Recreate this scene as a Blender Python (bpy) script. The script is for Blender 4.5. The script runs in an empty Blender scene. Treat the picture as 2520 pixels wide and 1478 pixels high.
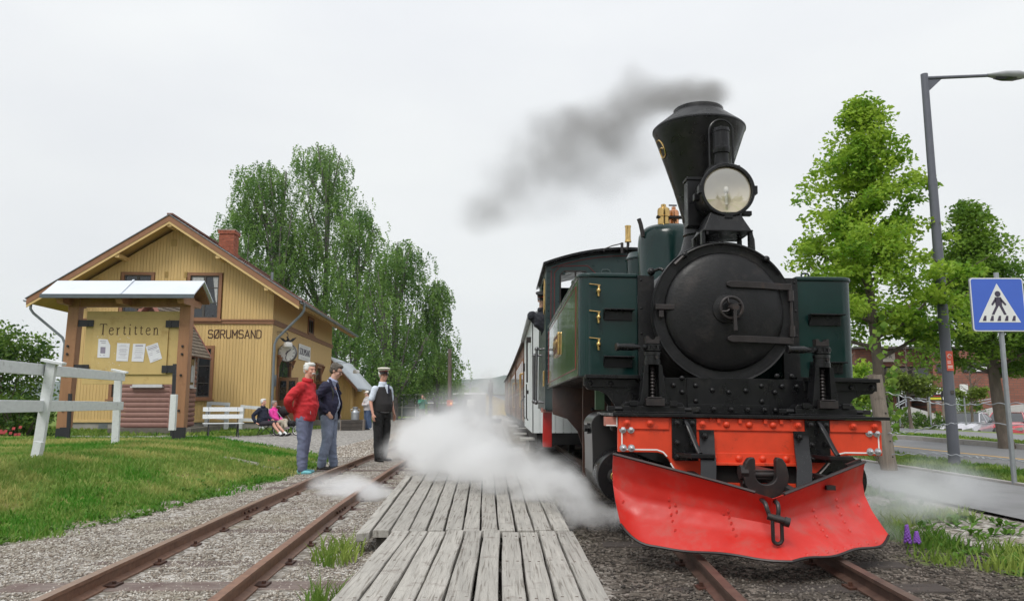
import bpy, math, random
import numpy as np
from mathutils import Vector, Matrix, Euler
random.seed(7)
rng = np.random.default_rng(11)
SC = bpy.context.scene
PI = math.pi
def R(d): return math.radians(d)

# ---------------------------------------------------------------- camera
FPX = 1868.0                      # focal length for a 2520 px wide picture
PITCH = math.atan(259 / FPX); YAW = math.atan(21 / FPX); CZ = 1.05
cd = bpy.data.cameras.new('camera'); cam = bpy.data.objects.new('camera', cd); SC.collection.objects.link(cam)
cam.location = (0, 0, CZ); cam.rotation_euler = (R(90) + PITCH, 0, -YAW)
cd.sensor_width = 36; cd.lens = 36 * FPX / 2520; cd.clip_start = .05; cd.clip_end = 6000
SC.camera = cam
# ---------------------------------------------------------------- world, sun, exposure
SUN_EL, SUN_AZ = 52, 205          # sun behind the camera, a little to the left
w = bpy.data.worlds.new('World'); SC.world = w; w.use_nodes = True
nt = w.node_tree; nt.nodes.clear()
out = nt.nodes.new('ShaderNodeOutputWorld'); mixs = nt.nodes.new('ShaderNodeMixShader')
b1 = nt.nodes.new('ShaderNodeBackground'); b2 = nt.nodes.new('ShaderNodeBackground')
sk = nt.nodes.new('ShaderNodeTexSky'); sk.sky_type = 'NISHITA'; sk.sun_disc = False
sk.sun_elevation = R(SUN_EL); sk.sun_rotation = R(SUN_AZ)
b1.inputs[1].default_value = .10
nt.links.new(sk.outputs[0], b1.inputs[0])
tc = nt.nodes.new('ShaderNodeTexCoord'); mp = nt.nodes.new('ShaderNodeMapping'); mp.inputs['Scale'].default_value = (1, 1, 2.6)
no = nt.nodes.new('ShaderNodeTexNoise'); no.inputs['Scale'].default_value = 1.7; no.inputs['Detail'].default_value = 4
cr = nt.nodes.new('ShaderNodeValToRGB')
cr.color_ramp.elements[0].position = .30; cr.color_ramp.elements[0].color = (.585, .60, .63, 1)
cr.color_ramp.elements[1].position = .72; cr.color_ramp.elements[1].color = (.675, .69, .693, 1)
nt.links.new(tc.outputs['Generated'], mp.inputs[0]); nt.links.new(mp.outputs[0], no.inputs['Vector'])
nt.links.new(no.outputs[0], cr.inputs[0]); nt.links.new(cr.outputs[0], b2.inputs[0])
sz = nt.nodes.new('ShaderNodeSeparateXYZ'); nt.links.new(tc.outputs['Generated'], sz.inputs[0])     # an overcast sky is brighter towards the zenith
gr = nt.nodes.new('ShaderNodeMapRange'); gr.inputs[3].default_value = 1.0; gr.inputs[4].default_value = 1.6
sq = nt.nodes.new('ShaderNodeMath'); sq.operation = 'POWER'; sq.inputs[1].default_value = 2; sq.use_clamp = True; nt.links.new(sz.outputs[2], sq.inputs[0]); nt.links.new(sq.outputs[0], gr.inputs[0]); nt.links.new(gr.outputs[0], b2.inputs[1])
mixs.inputs[0].default_value = .95
nt.links.new(b1.outputs[0], mixs.inputs[1]); nt.links.new(b2.outputs[0], mixs.inputs[2]); nt.links.new(mixs.outputs[0], out.inputs[0])
sd = bpy.data.lights.new('sun', 'SUN'); sun = bpy.data.objects.new('sun', sd); SC.collection.objects.link(sun)
sd.energy = 1.5; sd.angle = R(22); sd.color = (1, .97, .92)
az = R(SUN_AZ); d = Vector((math.sin(az) * math.cos(R(SUN_EL)), math.cos(az) * math.cos(R(SUN_EL)), math.sin(R(SUN_EL))))
sun.rotation_euler = d.to_track_quat('Z', 'Y').to_euler()
vs = SC.view_settings; vs.view_transform = 'Standard'; vs.look = 'None'; vs.gamma = 1; vs.use_curve_mapping = False; vs.exposure = 0.38
cy = SC.cycles
cy.use_denoising = True; cy.max_bounces = 8; cy.diffuse_bounces = 4; cy.glossy_bounces = 3; cy.transmission_bounces = 4
cy.transparent_max_bounces = 12; cy.volume_bounces = 7; cy.volume_step_rate = 1.0; cy.volume_max_steps = 96; cy.caustics_reflective = False; cy.caustics_refractive = False

# ---------------------------------------------------------------- helpers
def W(px, py, Y):
    """point of the world at depth Y seen at (px, py) of a 2520 px wide picture"""
    u = (px - 1260) / FPX; v = (739 - py) / FPX
    f = math.cos(PITCH) - v * math.sin(PITCH); z = math.sin(PITCH) + v * math.cos(PITCH)
    x = u * math.cos(YAW) + f * math.sin(YAW); y = -u * math.sin(YAW) + f * math.cos(YAW)
    t = Y / y
    return Vector((x * t, Y, CZ + z * t))
def G(px, py, z=0.0):
    a = W(px, py, 1.0); t = (z - CZ) / (a.z - CZ)
    return Vector((a.x * t, t, z))

def nd(t, k, **kw):
    n = t.nodes.new('ShaderNode' + k)
    for a, b in kw.items():
        if a in n.inputs: n.inputs[a].default_value = b
        else: setattr(n, a, b)
    return n
MATS = {}
def mat(name, col, rough=.6, var=.15, scale=5, bump=0, bscale=60, metal=0, coat=0, stretch=(1, 1, 1), dirt=None, dscale=3, damt=.5,
        trans=0, spec=.5, alpha=None, emit=None, rvar=0, attr=None, pertobj=0):
    if name in MATS: return MATS[name]
    m = bpy.data.materials.new(name); m.use_nodes = True; t = m.node_tree; L = t.links.new
    bs = t.nodes['Principled BSDF']; bs.inputs['Roughness'].default_value = rough; bs.inputs['Metallic'].default_value = metal
    bs.inputs['Coat Weight'].default_value = coat; bs.inputs['Coat Roughness'].default_value = .08
    bs.inputs['Specular IOR Level'].default_value = spec
    c = nd(t, 'TexCoord'); mpn = nd(t, 'Mapping'); mpn.inputs['Scale'].default_value = stretch
    L(c.outputs['Object'], mpn.inputs[0])
    n1 = nd(t, 'TexNoise', Scale=scale, Detail=5.0, Roughness=.6); L(mpn.outputs[0], n1.inputs['Vector'])
    r = nd(t, 'MapRange'); r.inputs[1].default_value = .28; r.inputs[2].default_value = .72
    L(n1.outputs[0], r.inputs[0])
    mx = nd(t, 'Mix', data_type='RGBA')
    mx.inputs[6].default_value = [max(0, x * (1 - var)) for x in col[:3]] + [1]
    mx.inputs[7].default_value = [min(1, x * (1 + var)) for x in col[:3]] + [1]
    L(r.outputs[0], mx.inputs[0]); cur = mx.outputs[2]
    if pertobj:
        oi = nd(t, 'ObjectInfo'); hs = nd(t, 'HueSaturation'); rr = nd(t, 'MapRange')
        rr.inputs[3].default_value = 1 - pertobj; rr.inputs[4].default_value = 1 + pertobj
        L(oi.outputs['Random'], rr.inputs[0]); L(rr.outputs[0], hs.inputs['Value']); L(cur, hs.inputs['Color']); cur = hs.outputs[0]
    if dirt:
        n2 = nd(t, 'TexNoise', Scale=dscale, Detail=8.0, Roughness=.7); L(c.outputs['Object'], n2.inputs['Vector'])
        r2 = nd(t, 'MapRange'); r2.inputs[1].default_value = .62 - .25 * damt; r2.inputs[2].default_value = .78 - .1 * damt
        L(n2.outputs[0], r2.inputs[0])
        m2 = nd(t, 'Mix', data_type='RGBA'); m2.inputs[7].default_value = list(dirt) + [1]
        L(r2.outputs[0], m2.inputs[0]); L(cur, m2.inputs[6]); cur = m2.outputs[2]
    L(cur, bs.inputs['Base Color'])
    if rvar:
        n3 = nd(t, 'TexNoise', Scale=scale * 2.3, Detail=6.0); L(mpn.outputs[0], n3.inputs['Vector'])
        r3 = nd(t, 'MapRange'); r3.inputs[1].default_value = .3; r3.inputs[2].default_value = .7
        r3.inputs[3].default_value = max(.02, rough - rvar); r3.inputs[4].default_value = min(1, rough + rvar)
        L(n3.outputs[0], r3.inputs[0]); L(r3.outputs[0], bs.inputs['Roughness'])
    if bump:
        n4 = nd(t, 'TexNoise', Scale=bscale, Detail=4.0); L(mpn.outputs[0], n4.inputs['Vector'])
        b = nd(t, 'Bump', Strength=min(1, bump), Distance=.02 * max(bump, .2)); L(n4.outputs[0], b.inputs['Height']); L(b.outputs[0], bs.inputs['Normal']); L(b.outputs[0], bs.inputs['Coat Normal'])
    if trans: bs.inputs['Transmission Weight'].default_value = trans
    if emit: bs.inputs['Emission Color'].default_value = list(emit[0]) + [1]; bs.inputs['Emission Strength'].default_value = emit[1]
    MATS[name] = m; return m

class MB:
    """collects boxes, tubes, lathes ... in world (or local) coordinates; build() links them as ONE mesh object"""
    def __init__(s): s.v = []; s.f = []
    def add(s, vs, fs):
        o = len(s.v); s.v += [tuple(p) for p in vs]; s.f += [tuple(i + o for i in f) for f in fs]; return s
    def box(s, x0, x1, y0, y1, z0, z1, M=None):
        vs = [Vector((x, y, z)) for x in (x0, x1) for y in (y0, y1) for z in (z0, z1)]
        if M: vs = [M @ p for p in vs]
        return s.add(vs, [(0, 1, 3, 2), (4, 6, 7, 5), (0, 4, 5, 1), (2, 3, 7, 6), (0, 2, 6, 4), (1, 5, 7, 3)])
    def bar(s, p0, p1, wd, th, up=(0, 0, 1)):
        p0 = Vector(p0); p1 = Vector(p1); d = (p1 - p0).normalized(); u = Vector(up)
        if abs(d.dot(u)) > .98: u = Vector((0, 1, 0))
        a = d.cross(u).normalized(); b = a.cross(d).normalized()
        vs = [p + a * sx * wd / 2 + b * sz * th / 2 for p in (p0, p1) for sx, sz in ((-1, -1), (1, -1), (1, 1), (-1, 1))]
        return s.add(vs, [(3, 2, 1, 0), (4, 5, 6, 7), (0, 1, 5, 4), (1, 2, 6, 5), (2, 3, 7, 6), (3, 0, 4, 7)])
    def tube(s, pts, r, seg=10, caps=True, flat=1.0, up=None):
        pts = [Vector(p) for p in pts]; n = len(pts); rs = r if isinstance(r, (list, tuple)) else [r] * n
        d0 = (pts[1] - pts[0]).normalized()
        u = Vector(up) if up else (Vector((0, 0, 1)) if abs(d0.z) < .9 else Vector((0, 1, 0)))
        vs = []
        a = d0.cross(u).normalized()
        for i, p in enumerate(pts):
            d = (pts[min(i + 1, n - 1)] - pts[max(i - 1, 0)])
            if d.length < 1e-9: d = d0
            d.normalize(); a = (a - d * a.dot(d))
            if a.length < 1e-6: a = d.orthogonal()
            a.normalize(); b = a.cross(d)
            ra, rb = rs[i] if isinstance(rs[i], (list, tuple)) else (rs[i], rs[i] * flat)
            for k in range(seg):
                t = 2 * PI * k / seg; vs.append(p + a * ra * math.cos(t) + b * rb * math.sin(t))
        fs = [(i * seg + k, i * seg + (k + 1) % seg, (i + 1) * seg + (k + 1) % seg, (i + 1) * seg + k) for i in range(n - 1) for k in range(seg)]
        if caps: fs += [tuple(range(seg))[::-1], tuple((n - 1) * seg + k for k in range(seg))]
        return s.add(vs, fs)
    def cyl(s, p0, p1, r0, r1=None, seg=16): return s.tube([p0, p1], [r0, r0 if r1 is None else r1], seg)
    def lathe(s, prof, c, axis='z', seg=32, a0=0, a1=2 * PI, cap=True):
        c = Vector(c); full = abs(a1 - a0 - 2 * PI) < 1e-6; n = seg if full else seg + 1; vs = []
        for r, h in prof:
            for k in range(n):
                t = a0 + (a1 - a0) * k / seg; q = (r * math.cos(t), r * math.sin(t))
                vs.append(c + Vector((q[0], q[1], h) if axis == 'z' else ((q[0], h, q[1]) if axis == 'y' else (h, q[0], q[1]))))
        m = len(prof)
        fs = [(i * n + k, i * n + (k + 1) % n, (i + 1) * n + (k + 1) % n, (i + 1) * n + k) for i in range(m - 1) for k in range(seg if full else seg)]
        if cap and full: fs += [tuple(range(n)), tuple((m - 1) * n + k for k in range(n))]
        return s.add(vs, fs)
    def prism(s, poly, a0, a1, axis='y'):
        """polygon (list of 2-D points) pushed along an axis: y -> points are (x,z); x -> (y,z); z -> (x,y)"""
        f = {'y': lambda p, a: (p[0], a, p[1]), 'x': lambda p, a: (a, p[0], p[1]), 'z': lambda p, a: (p[0], p[1], a)}[axis]
        n = len(poly); vs = [f(p, a0) for p in poly] + [f(p, a1) for p in poly]
        return s.add(vs, [tuple(range(n)), tuple(range(2 * n - 1, n - 1, -1))] + [(i, i + n, (i + 1) % n + n, (i + 1) % n) for i in range(n)])
    def ball(s, c, r, seg=12, rings=8, M=None):
        r = r if isinstance(r, (list, tuple)) else (r, r, r); c = Vector(c); vs = []
        for i in range(1, rings):
            ph = PI * i / rings
            for k in range(seg):
                t = 2 * PI * k / seg; p = Vector((r[0] * math.sin(ph) * math.cos(t), r[1] * math.sin(ph) * math.sin(t), r[2] * math.cos(ph)))
                vs.append(c + (M @ p if M else p))
        a = Vector((0, 0, r[2]))
        vs += [c + (M @ a if M else a), c - (M @ a if M else a)]; T = len(vs) - 2
        fs = [(i * seg + k, (i + 1) * seg + k, (i + 1) * seg + (k + 1) % seg, i * seg + (k + 1) % seg) for i in range(rings - 2) for k in range(seg)]
        fs += [(T, k, (k + 1) % seg) for k in range(seg)] + [(T + 1, (rings - 2) * seg + (k + 1) % seg, (rings - 2) * seg + k) for k in range(seg)]
        return s.add(vs, fs)
    def quad(s, *p): return s.add(p, [tuple(range(len(p)))])
    def xf(s, M): s.v = [tuple(M @ Vector(p)) for p in s.v]; return s
    def join(s, o): return s.add(o.v, o.f)
    def mesh(s, name, smooth=35):
        me = bpy.data.meshes.new(name); me.from_pydata(s.v, [], s.f); me.validate()
        import bmesh as _b
        bm = _b.new(); bm.from_mesh(me); _b.ops.recalc_face_normals(bm, faces=bm.faces); bm.to_mesh(me); bm.free()
        if smooth: me.shade_smooth(); me.set_sharp_from_angle(angle=R(smooth))
        return me
    def build(s, name, m, parent=None, smooth=35, bevel=0, recalc=True):
        me = s.mesh(name, smooth); me.materials.append(m)
        return link(name, me, parent, bevel)
COL = SC.collection
def link(name, me, parent=None, bevel=0, loc=None, rot=None):
    o = bpy.data.objects.new(name, me); COL.objects.link(o)
    if parent: o.parent = parent
    if loc is not None: o.location = loc
    if rot is not None: o.rotation_euler = rot
    if bevel:
        b = o.modifiers.new('bevel', 'BEVEL'); b.width = bevel; b.segments = 2; b.limit_method = 'ANGLE'; b.angle_limit = R(40)
    return o
def tag(o, label=None, cat=None, group=None, kind=None):
    if label: o['label'] = label
    if cat: o['category'] = cat
    if group: o['group'] = group
    if kind: o['kind'] = kind
    return o
def thing(name, label, cat, loc=(0, 0, 0), rz=0, group=None, rot=None):
    o = bpy.data.objects.new(name, None); COL.objects.link(o); o.empty_display_size = .2
    o.location = loc; o.rotation_euler = rot if rot else (0, 0, rz)
    return tag(o, label, cat, group)
def copy_tree(o, parent=None):
    c = o.copy(); COL.objects.link(c)
    if parent: c.parent = parent
    for ch in list(o.children): copy_tree(ch, c)
    return c
def structure(name, mb, m, label=None, **kw):
    o = mb.build(name, m, **kw); o['kind'] = 'structure'
    if label: o['label'] = label
    return o
def npmesh(name, V, F, m, parent=None, k=4, smooth=False, col=None):
    """big mesh from numpy arrays: V (n,3), F (m,k)"""
    me = bpy.data.meshes.new(name); me.vertices.add(len(V)); me.vertices.foreach_set('co', np.asarray(V, np.float32).ravel())
    me.loops.add(F.size); me.loops.foreach_set('vertex_index', F.astype(np.int32).ravel())
    me.polygons.add(len(F)); me.polygons.foreach_set('loop_start', np.arange(0, F.size, k, dtype=np.int32))
    if smooth: me.polygons.foreach_set('use_smooth', np.ones(len(F), bool))
    me.update(calc_edges=True); me.validate()
    if col is not None:
        a = me.color_attributes.new('tint', 'FLOAT_COLOR', 'POINT'); a.data.foreach_set('color', np.asarray(col, np.float32).ravel())
    me.materials.append(m)
    return link(name, me, parent)
def organic(name, mb, m, parent, voxel=.012, sm=4, fac=.5, wr=0):
    """closed overlapping volumes fused into one continuous surface"""
    me = bpy.data.meshes.new(name); me.from_pydata(mb.v, [], mb.f); me.update()
    import bmesh as _b
    bm = _b.new(); bm.from_mesh(me); _b.ops.recalc_face_normals(bm, faces=bm.faces); bm.to_mesh(me); bm.free()
    o = bpy.data.objects.new(name, me); COL.objects.link(o)
    r = o.modifiers.new('r', 'REMESH'); r.mode = 'VOXEL'; r.voxel_size = voxel
    s = o.modifiers.new('s', 'SMOOTH'); s.factor = fac; s.iterations = sm
    bpy.context.view_layer.update()
    dg = bpy.context.evaluated_depsgraph_get(); nm = bpy.data.meshes.new_from_object(o.evaluated_get(dg))
    o.modifiers.clear(); o.data = nm; bpy.data.meshes.remove(me); nm.name = name
    if wr:
        from mathutils import noise
        sd_ = random.uniform(0, 50)
        nv = len(nm.vertices); co = np.empty(nv * 3, np.float32); no_ = np.empty(nv * 3, np.float32); nm.vertices.foreach_get('co', co); nm.vertex_normals.foreach_get('vector', no_)
        co = co.reshape(-1, 3); no_ = no_.reshape(-1, 3); kk = np.empty(nv)
        for i_, p in enumerate(co.tolist()):
            q = Vector((p[0] * 9 + sd_, p[1] * 9, p[2] * 13 + p[0] * 7)); kk[i_] = (1 - abs(noise.noise(q)) * 3.2) * .7 + noise.noise(q * 2.3) * .6
        co += no_ * (kk[:, None] * wr).astype(np.float32); nm.vertices.foreach_set('co', co.ravel()); nm.update()
    nm.materials.clear(); nm.materials.append(m); nm.shade_smooth(); o.parent = parent
    return o
def smooth_path(pts, n=6):
    """Catmull-Rom through points"""
    P = [Vector(p) for p in pts]; P = [2 * P[0] - P[1]] + P + [2 * P[-1] - P[-2]]; o = []
    for i in range(1, len(P) - 2):
        a, b, c, d_ = P[i - 1:i + 3]
        for k in range(n):
            t = k / n
            o.append(.5 * ((2 * b) + (c - a) * t + (2 * a - 5 * b + 4 * c - d_) * t * t + (3 * b - a - 3 * c + d_) * t ** 3))
    o.append(P[-2]); return o
def text_mesh(body, size, m, parent=None, name='lettering', loc=(0, 0, 0), rot=(R(90), 0, 0), width=None, depth=.004, sx=1, bold=0):
    cu = bpy.data.curves.new('t', 'FONT'); cu.body = body; cu.size = size; cu.extrude = depth; cu.align_x = 'CENTER'; cu.align_y = 'CENTER'; cu.offset = bold
    t = bpy.data.objects.new('t', cu); COL.objects.link(t); bpy.context.view_layer.update()
    me = bpy.data.meshes.new_from_object(t.evaluated_get(bpy.context.evaluated_depsgraph_get())); bpy.data.objects.remove(t)
    xs = [v.co.x for v in me.vertices]; w0 = max(xs) - min(xs); k = (width / w0) if width else sx
    for v in me.vertices: v.co.x *= k
    me.materials.clear(); me.materials.append(m); me.name = name
    return link(name, me, parent, loc=loc, rot=rot)
# ---------------------------------------------------------------- materials
M_black = mat('black_enamel', (.008, .008, .009), .32, .3, 4, bump=.10, bscale=14, spec=.32, rvar=.12, dirt=(.03, .028, .026), dscale=5, damt=.3)
M_smoke = mat('smokebox_paint', (.010, .010, .011), .45, .35, 5, bump=.3, bscale=45, spec=.3, rvar=.1, dirt=(.035, .03, .028), dscale=4, damt=.35)
M_iron = mat('dark_iron', (.035, .03, .03), .45, .3, 9, bump=.15, bscale=40, metal=.4, dirt=(.07, .045, .035), dscale=8, damt=.3)
M_green = mat('tank_green', (.004, .024, .022), .20, .25, 3, bump=.09, bscale=9, spec=.45, rvar=.08)
M_greenside = mat('tank_green_side', (.008, .036, .028), .10, .3, 2.5, bump=.45, bscale=3.2, coat=1, stretch=(1, 3.2, .55), rvar=.05)
_t = M_greenside.node_tree; _b = _t.nodes['Principled BSDF']
_tc = nd(_t, 'TexCoord'); _mp = nd(_t, 'Mapping'); _mp.inputs['Scale'].default_value = (1, 3.4, .35); _nn = nd(_t, 'TexNoise', Scale=1.9, Detail=3.0); _bu = nd(_t, 'Bump', Strength=.35, Distance=.0105)
_t.links.new(_tc.outputs['Object'], _mp.inputs[0]); _t.links.new(_mp.outputs[0], _nn.inputs['Vector']); _t.links.new(_nn.outputs[0], _bu.inputs['Height']); _t.links.new(_bu.outputs[0], _b.inputs['Coat Normal']); _t.links.new(_bu.outputs[0], _b.inputs['Normal'])
M_cab = mat('cab_green', (.012, .032, .032), .35, .3, 5, bump=.1, bscale=20, rvar=.1, dirt=(.04, .05, .05), dscale=3, damt=.3)
M_orange = mat('beam_orange_red', (.68, .055, .016), .48, .14, 5, bump=.10, bscale=40, dirt=(.22, .03, .015), dscale=9, damt=.22)
M_red = mat('plough_red', (.56, .022, .014), .50, .14, 3, bump=.30, bscale=6, rvar=.18, dirt=(.40, .075, .06), dscale=6, damt=.6)
M_redpost = mat('step_red', (.5, .02, .015), .5)
M_white = mat('white_paint', (.72, .73, .72), .5, .06, 4, bump=.05)
M_lining = mat('white_lining', (.80, .80, .78), .5, .04)
M_redline = mat('red_lining', (.25, .02, .02), .5, .04)
M_brass = mat('brass', (.62, .42, .16), .22, .2, 12, metal=1, dirt=(.30, .20, .08), dscale=20, damt=.3)
M_copper = mat('copper', (.62, .30, .16), .25, .2, 12, metal=1)
M_steel = mat('bright_steel', (.17, .17, .175), .32, .15, 14, metal=.9, bump=.05, bscale=25)
M_bolt = mat('bright_bolt', (.55, .56, .58), .35, .2, 30, metal=.7)
M_galv = mat('galvanised_steel', (.36, .38, .40), .4, .12, 9, metal=.6)
M_rust = mat('rusty_frame', (.055, .022, .014), .55, .4, 7, bump=.2, dirt=(.10, .04, .02), dscale=6, damt=.5)
M_dark = mat('sooty_black', (.012, .011, .011), .7, .3, 6, bump=.2)
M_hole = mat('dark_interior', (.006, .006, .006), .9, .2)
M_railm = mat('rusty_rail', (.20, .105, .065), .55, .22, 14, bump=.15, bscale=60, dirt=(.12, .055, .035), dscale=12, damt=.5)
M_railtop = mat('worn_rail_head', (.26, .17, .12), .42, .2, 20, metal=.3)
M_sleeper = mat('old_sleeper', (.17, .135, .12), .9, .35, 3, bump=.6, bscale=30, stretch=(1, 12, 6), dirt=(.10, .055, .05), dscale=4, damt=.6, pertobj=.2)
M_plank = mat('weathered_plank', (.40, .38, .345), .85, .20, 2.2, bump=.7, bscale=16, stretch=(14, .8, 6), dirt=(.17, .135, .115), dscale=6, damt=.24, pertobj=.10)
_t = M_plank.node_tree; _b = _t.nodes['Principled BSDF']; _src = _b.inputs['Base Color'].links[0].from_socket
_tc = nd(_t, 'TexCoord'); _mp = nd(_t, 'Mapping'); _mp.inputs['Scale'].default_value = (34, 1.1, 8); _nn = nd(_t, 'TexNoise', Scale=2.4, Detail=6.0, Distortion=.6); _cr = nd(_t, 'ValToRGB'); _mx = nd(_t, 'Mix', data_type='RGBA', blend_type='MULTIPLY'); _mx.inputs[0].default_value = 1
_cr.color_ramp.elements[0].position = .30; _cr.color_ramp.elements[0].color = (.42, .39, .36, 1); _cr.color_ramp.elements[1].position = .47; _cr.color_ramp.elements[1].color = (1, 1, 1, 1)
_t.links.new(_tc.outputs['Object'], _mp.inputs[0]); _t.links.new(_mp.outputs[0], _nn.inputs['Vector']); _t.links.new(_nn.outputs[0], _cr.inputs[0]); _t.links.new(_src, _mx.inputs[6]); _t.links.new(_cr.outputs[0], _mx.inputs[7]); _t.links.new(_mx.outputs[2], _b.inputs['Base Color'])
M_sootrail = mat('sooty_rail', (.10, .06, .045), .5, .3, 14, bump=.15, dirt=(.05, .03, .025), dscale=9, damt=.6); M_sootsl = mat('sooty_sleeper', (.06, .048, .042), .9, .35, 3, bump=.6, bscale=30, stretch=(1, 12, 6))
M_plankside = mat('plank_edge', (.10, .09, .08), .9, .2)
M_ochre = mat('ochre_boards', (.60, .415, .17), .62, .07, 1.5, bump=.06, bscale=30, stretch=(4, 4, .5), pertobj=.05)
M_ochreside = mat('ochre_side_boards', (.57, .39, .16), .62, .07, 1.5, stretch=(4, 4, .5), pertobj=.05)
M_ochrelight = mat('pale_ochre_trim', (.62, .44, .19), .6, .08, 5)
M_brown = mat('brown_trim', (.26, .125, .062), .6, .12, 5)
M_postbrown = mat('brown_post', (.32, .16, .08), .6, .14, 3, bump=.15, bscale=14, stretch=(5, 5, .6), dirt=(.17, .075, .035), dscale=3, damt=.3)
M_soffit = mat('soffit', (.48, .33, .11), .7, .1, 5)
M_conc = mat('concrete', (.30, .285, .26), .85, .18, 3, bump=.25, bscale=30)
M_tile = mat('roof_tile', (.17, .075, .055), .7, .3, 8, bump=.2, pertobj=.15)
M_huttile = mat('grey_brown_tile', (.19, .155, .12), .8, .25, 9, bump=.3, pertobj=.22)
M_brick = mat('chimney_brick', (.33, .105, .06), .85, .25, 9, bump=.3, pertobj=.18)
M_mortar = mat('mortar', (.30, .25, .21), .9, .1)
M_pink = mat('pink_logs', (.26, .14, .115), .65, .1, 5, bump=.1, pertobj=.05)
M_pinktrim = mat('pink_trim', (.33, .14, .11), .65, .1, 5)
M_greytrim = mat('pale_grey_trim', (.50, .50, .50), .6, .08)
M_glass = mat('window_glass', (.02, .024, .028), .06, .3, 1.5, spec=.8)
M_curtain = mat('lace_curtain', (.45, .46, .46), .8, .25, 20)
M_frame = mat('window_sash', (.065, .058, .052), .6, .1)
M_zinc = mat('zinc_roof', (.62, .66, .72), .5, .05, 2, metal=.1)
M_zincedge = mat('zinc_edge', (.10, .12, .14), .5)
M_gutter = mat('grey_gutter', (.20, .23, .25), .45, .1, metal=.3)
M_board = mat('noticeboard_yellow', (.55, .40, .165), .6, .10, 2.2, bump=.05, dirt=(.36, .22, .06), dscale=3, damt=.3)
M_blackpl = mat('black_plate', (.02, .02, .026), .5)
M_paper = mat('paper', (.72, .72, .78), .7, .02)
M_ink = mat('ink', (.06, .05, .08), .8)
M_sign_ink = mat('brown_lettering', (.055, .022, .012), .7)
M_whitewood = mat('weathered_white_paint', (.66, .68, .69), .7, .08, 4, bump=.3, bscale=24, stretch=(6, 1, 6), dirt=(.26, .25, .24), dscale=6, damt=.10)
M_lamp = mat('white_glass_shade', (.80, .80, .78), .25, .02)
M_trunk = mat('bark', (.13, .105, .085), .9, .35, 7, bump=.9, bscale=22, stretch=(1, 1, .4))
M_birchbark = mat('birch_bark', (.16, .15, .14), .9, .6, 5, bump=.5, bscale=14, stretch=(1, 1, .5))
M_oldpost = mat('grey_fence_post', (.24, .20, .165), .9, .25, 4, bump=.6, bscale=26, stretch=(8, 8, .5), dirt=(.10, .08, .065), dscale=5, damt=.2)
M_pole = mat('grey_lamp_paint', (.105, .11, .135), .4, .08, 4)
M_blue = mat('traffic_blue', (.055, .13, .55), .4, .03)
M_asph = mat('asphalt', (.20, .20, .205), .9, .12, 3, bump=.3, bscale=90, dirt=(.15, .15, .15), dscale=.6, damt=.5)
M_road = mat('road_asphalt', (.17, .17, .175), .9, .10, 3, bump=.2, bscale=70, dirt=(.13, .13, .13), dscale=.4, damt=.5)
M_kerb = mat('granite_kerb', (.34, .32, .30), .85, .15, 6, bump=.2, pertobj=.1)
M_yellow = mat('road_yellow', (.55, .33, .08), .8)
def leafmat(name, c0, c1, sc=.8, tl=.35, rough=.55):
    m = bpy.data.materials.new(name); m.use_nodes = True; t = m.node_tree; L = t.links.new; bs = t.nodes['Principled BSDF']
    g = nd(t, 'NewGeometry'); n = nd(t, 'TexNoise', Scale=sc, Detail=3.0); L(g.outputs['Position'], n.inputs['Vector'])
    r = nd(t, 'MapRange'); r.inputs[1].default_value = .32; r.inputs[2].default_value = .68
    at = nd(t, 'Attribute', attribute_name='tint'); ad = nd(t, 'Math', operation='ADD'); sb = nd(t, 'Math', operation='SUBTRACT'); sb.inputs[1].default_value = .5
    L(n.outputs[0], r.inputs[0]); L(at.outputs['Fac'], sb.inputs[0]); L(sb.outputs[0], ad.inputs[0]); L(r.outputs[0], ad.inputs[1]); ad.use_clamp = True
    mx = nd(t, 'Mix', data_type='RGBA'); mx.inputs[6].default_value = list(c0) + [1]; mx.inputs[7].default_value = list(c1) + [1]
    L(ad.outputs[0], mx.inputs[0]); L(mx.outputs[2], bs.inputs['Base Color']); bs.inputs['Roughness'].default_value = rough
    bs.inputs['Specular IOR Level'].default_value = .3
    if tl:
        tr = nd(t, 'BsdfTranslucent'); ms = nd(t, 'MixShader'); ms.inputs[0].default_value = tl
        L(mx.outputs[2], tr.inputs[0]); L(bs.outputs[0], ms.inputs[1]); L(tr.outputs[0], ms.inputs[2]); L(ms.outputs[0], t.nodes['Material Output'].inputs[0])
    return m
M_lime = leafmat('lime_leaves', (.14, .30, .020), (.44, .60, .07), 1.8, tl=.5)
M_lime2 = leafmat('lime_leaves_dark', (.075, .17, .018), (.25, .40, .05), 1.1, tl=.5)
M_birch = leafmat('birch_leaves', (.085, .185, .045), (.25, .40, .10), .5, tl=.5)
M_bush = leafmat('bush_leaves', (.04, .10, .016), (.17, .28, .04), 1.4, tl=.4)
M_young = leafmat('young_tree_leaves', (.10, .16, .02), (.26, .34, .06), 1.5)
M_grass = leafmat('grass_blades', (.085, .19, .022), (.32, .40, .09), .9, .4, .7)
M_weed = leafmat('weed_leaves', (.08, .19, .02), (.25, .38, .06), 3)
M_flower = mat('purple_flower', (.22, .08, .42), .7)
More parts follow.
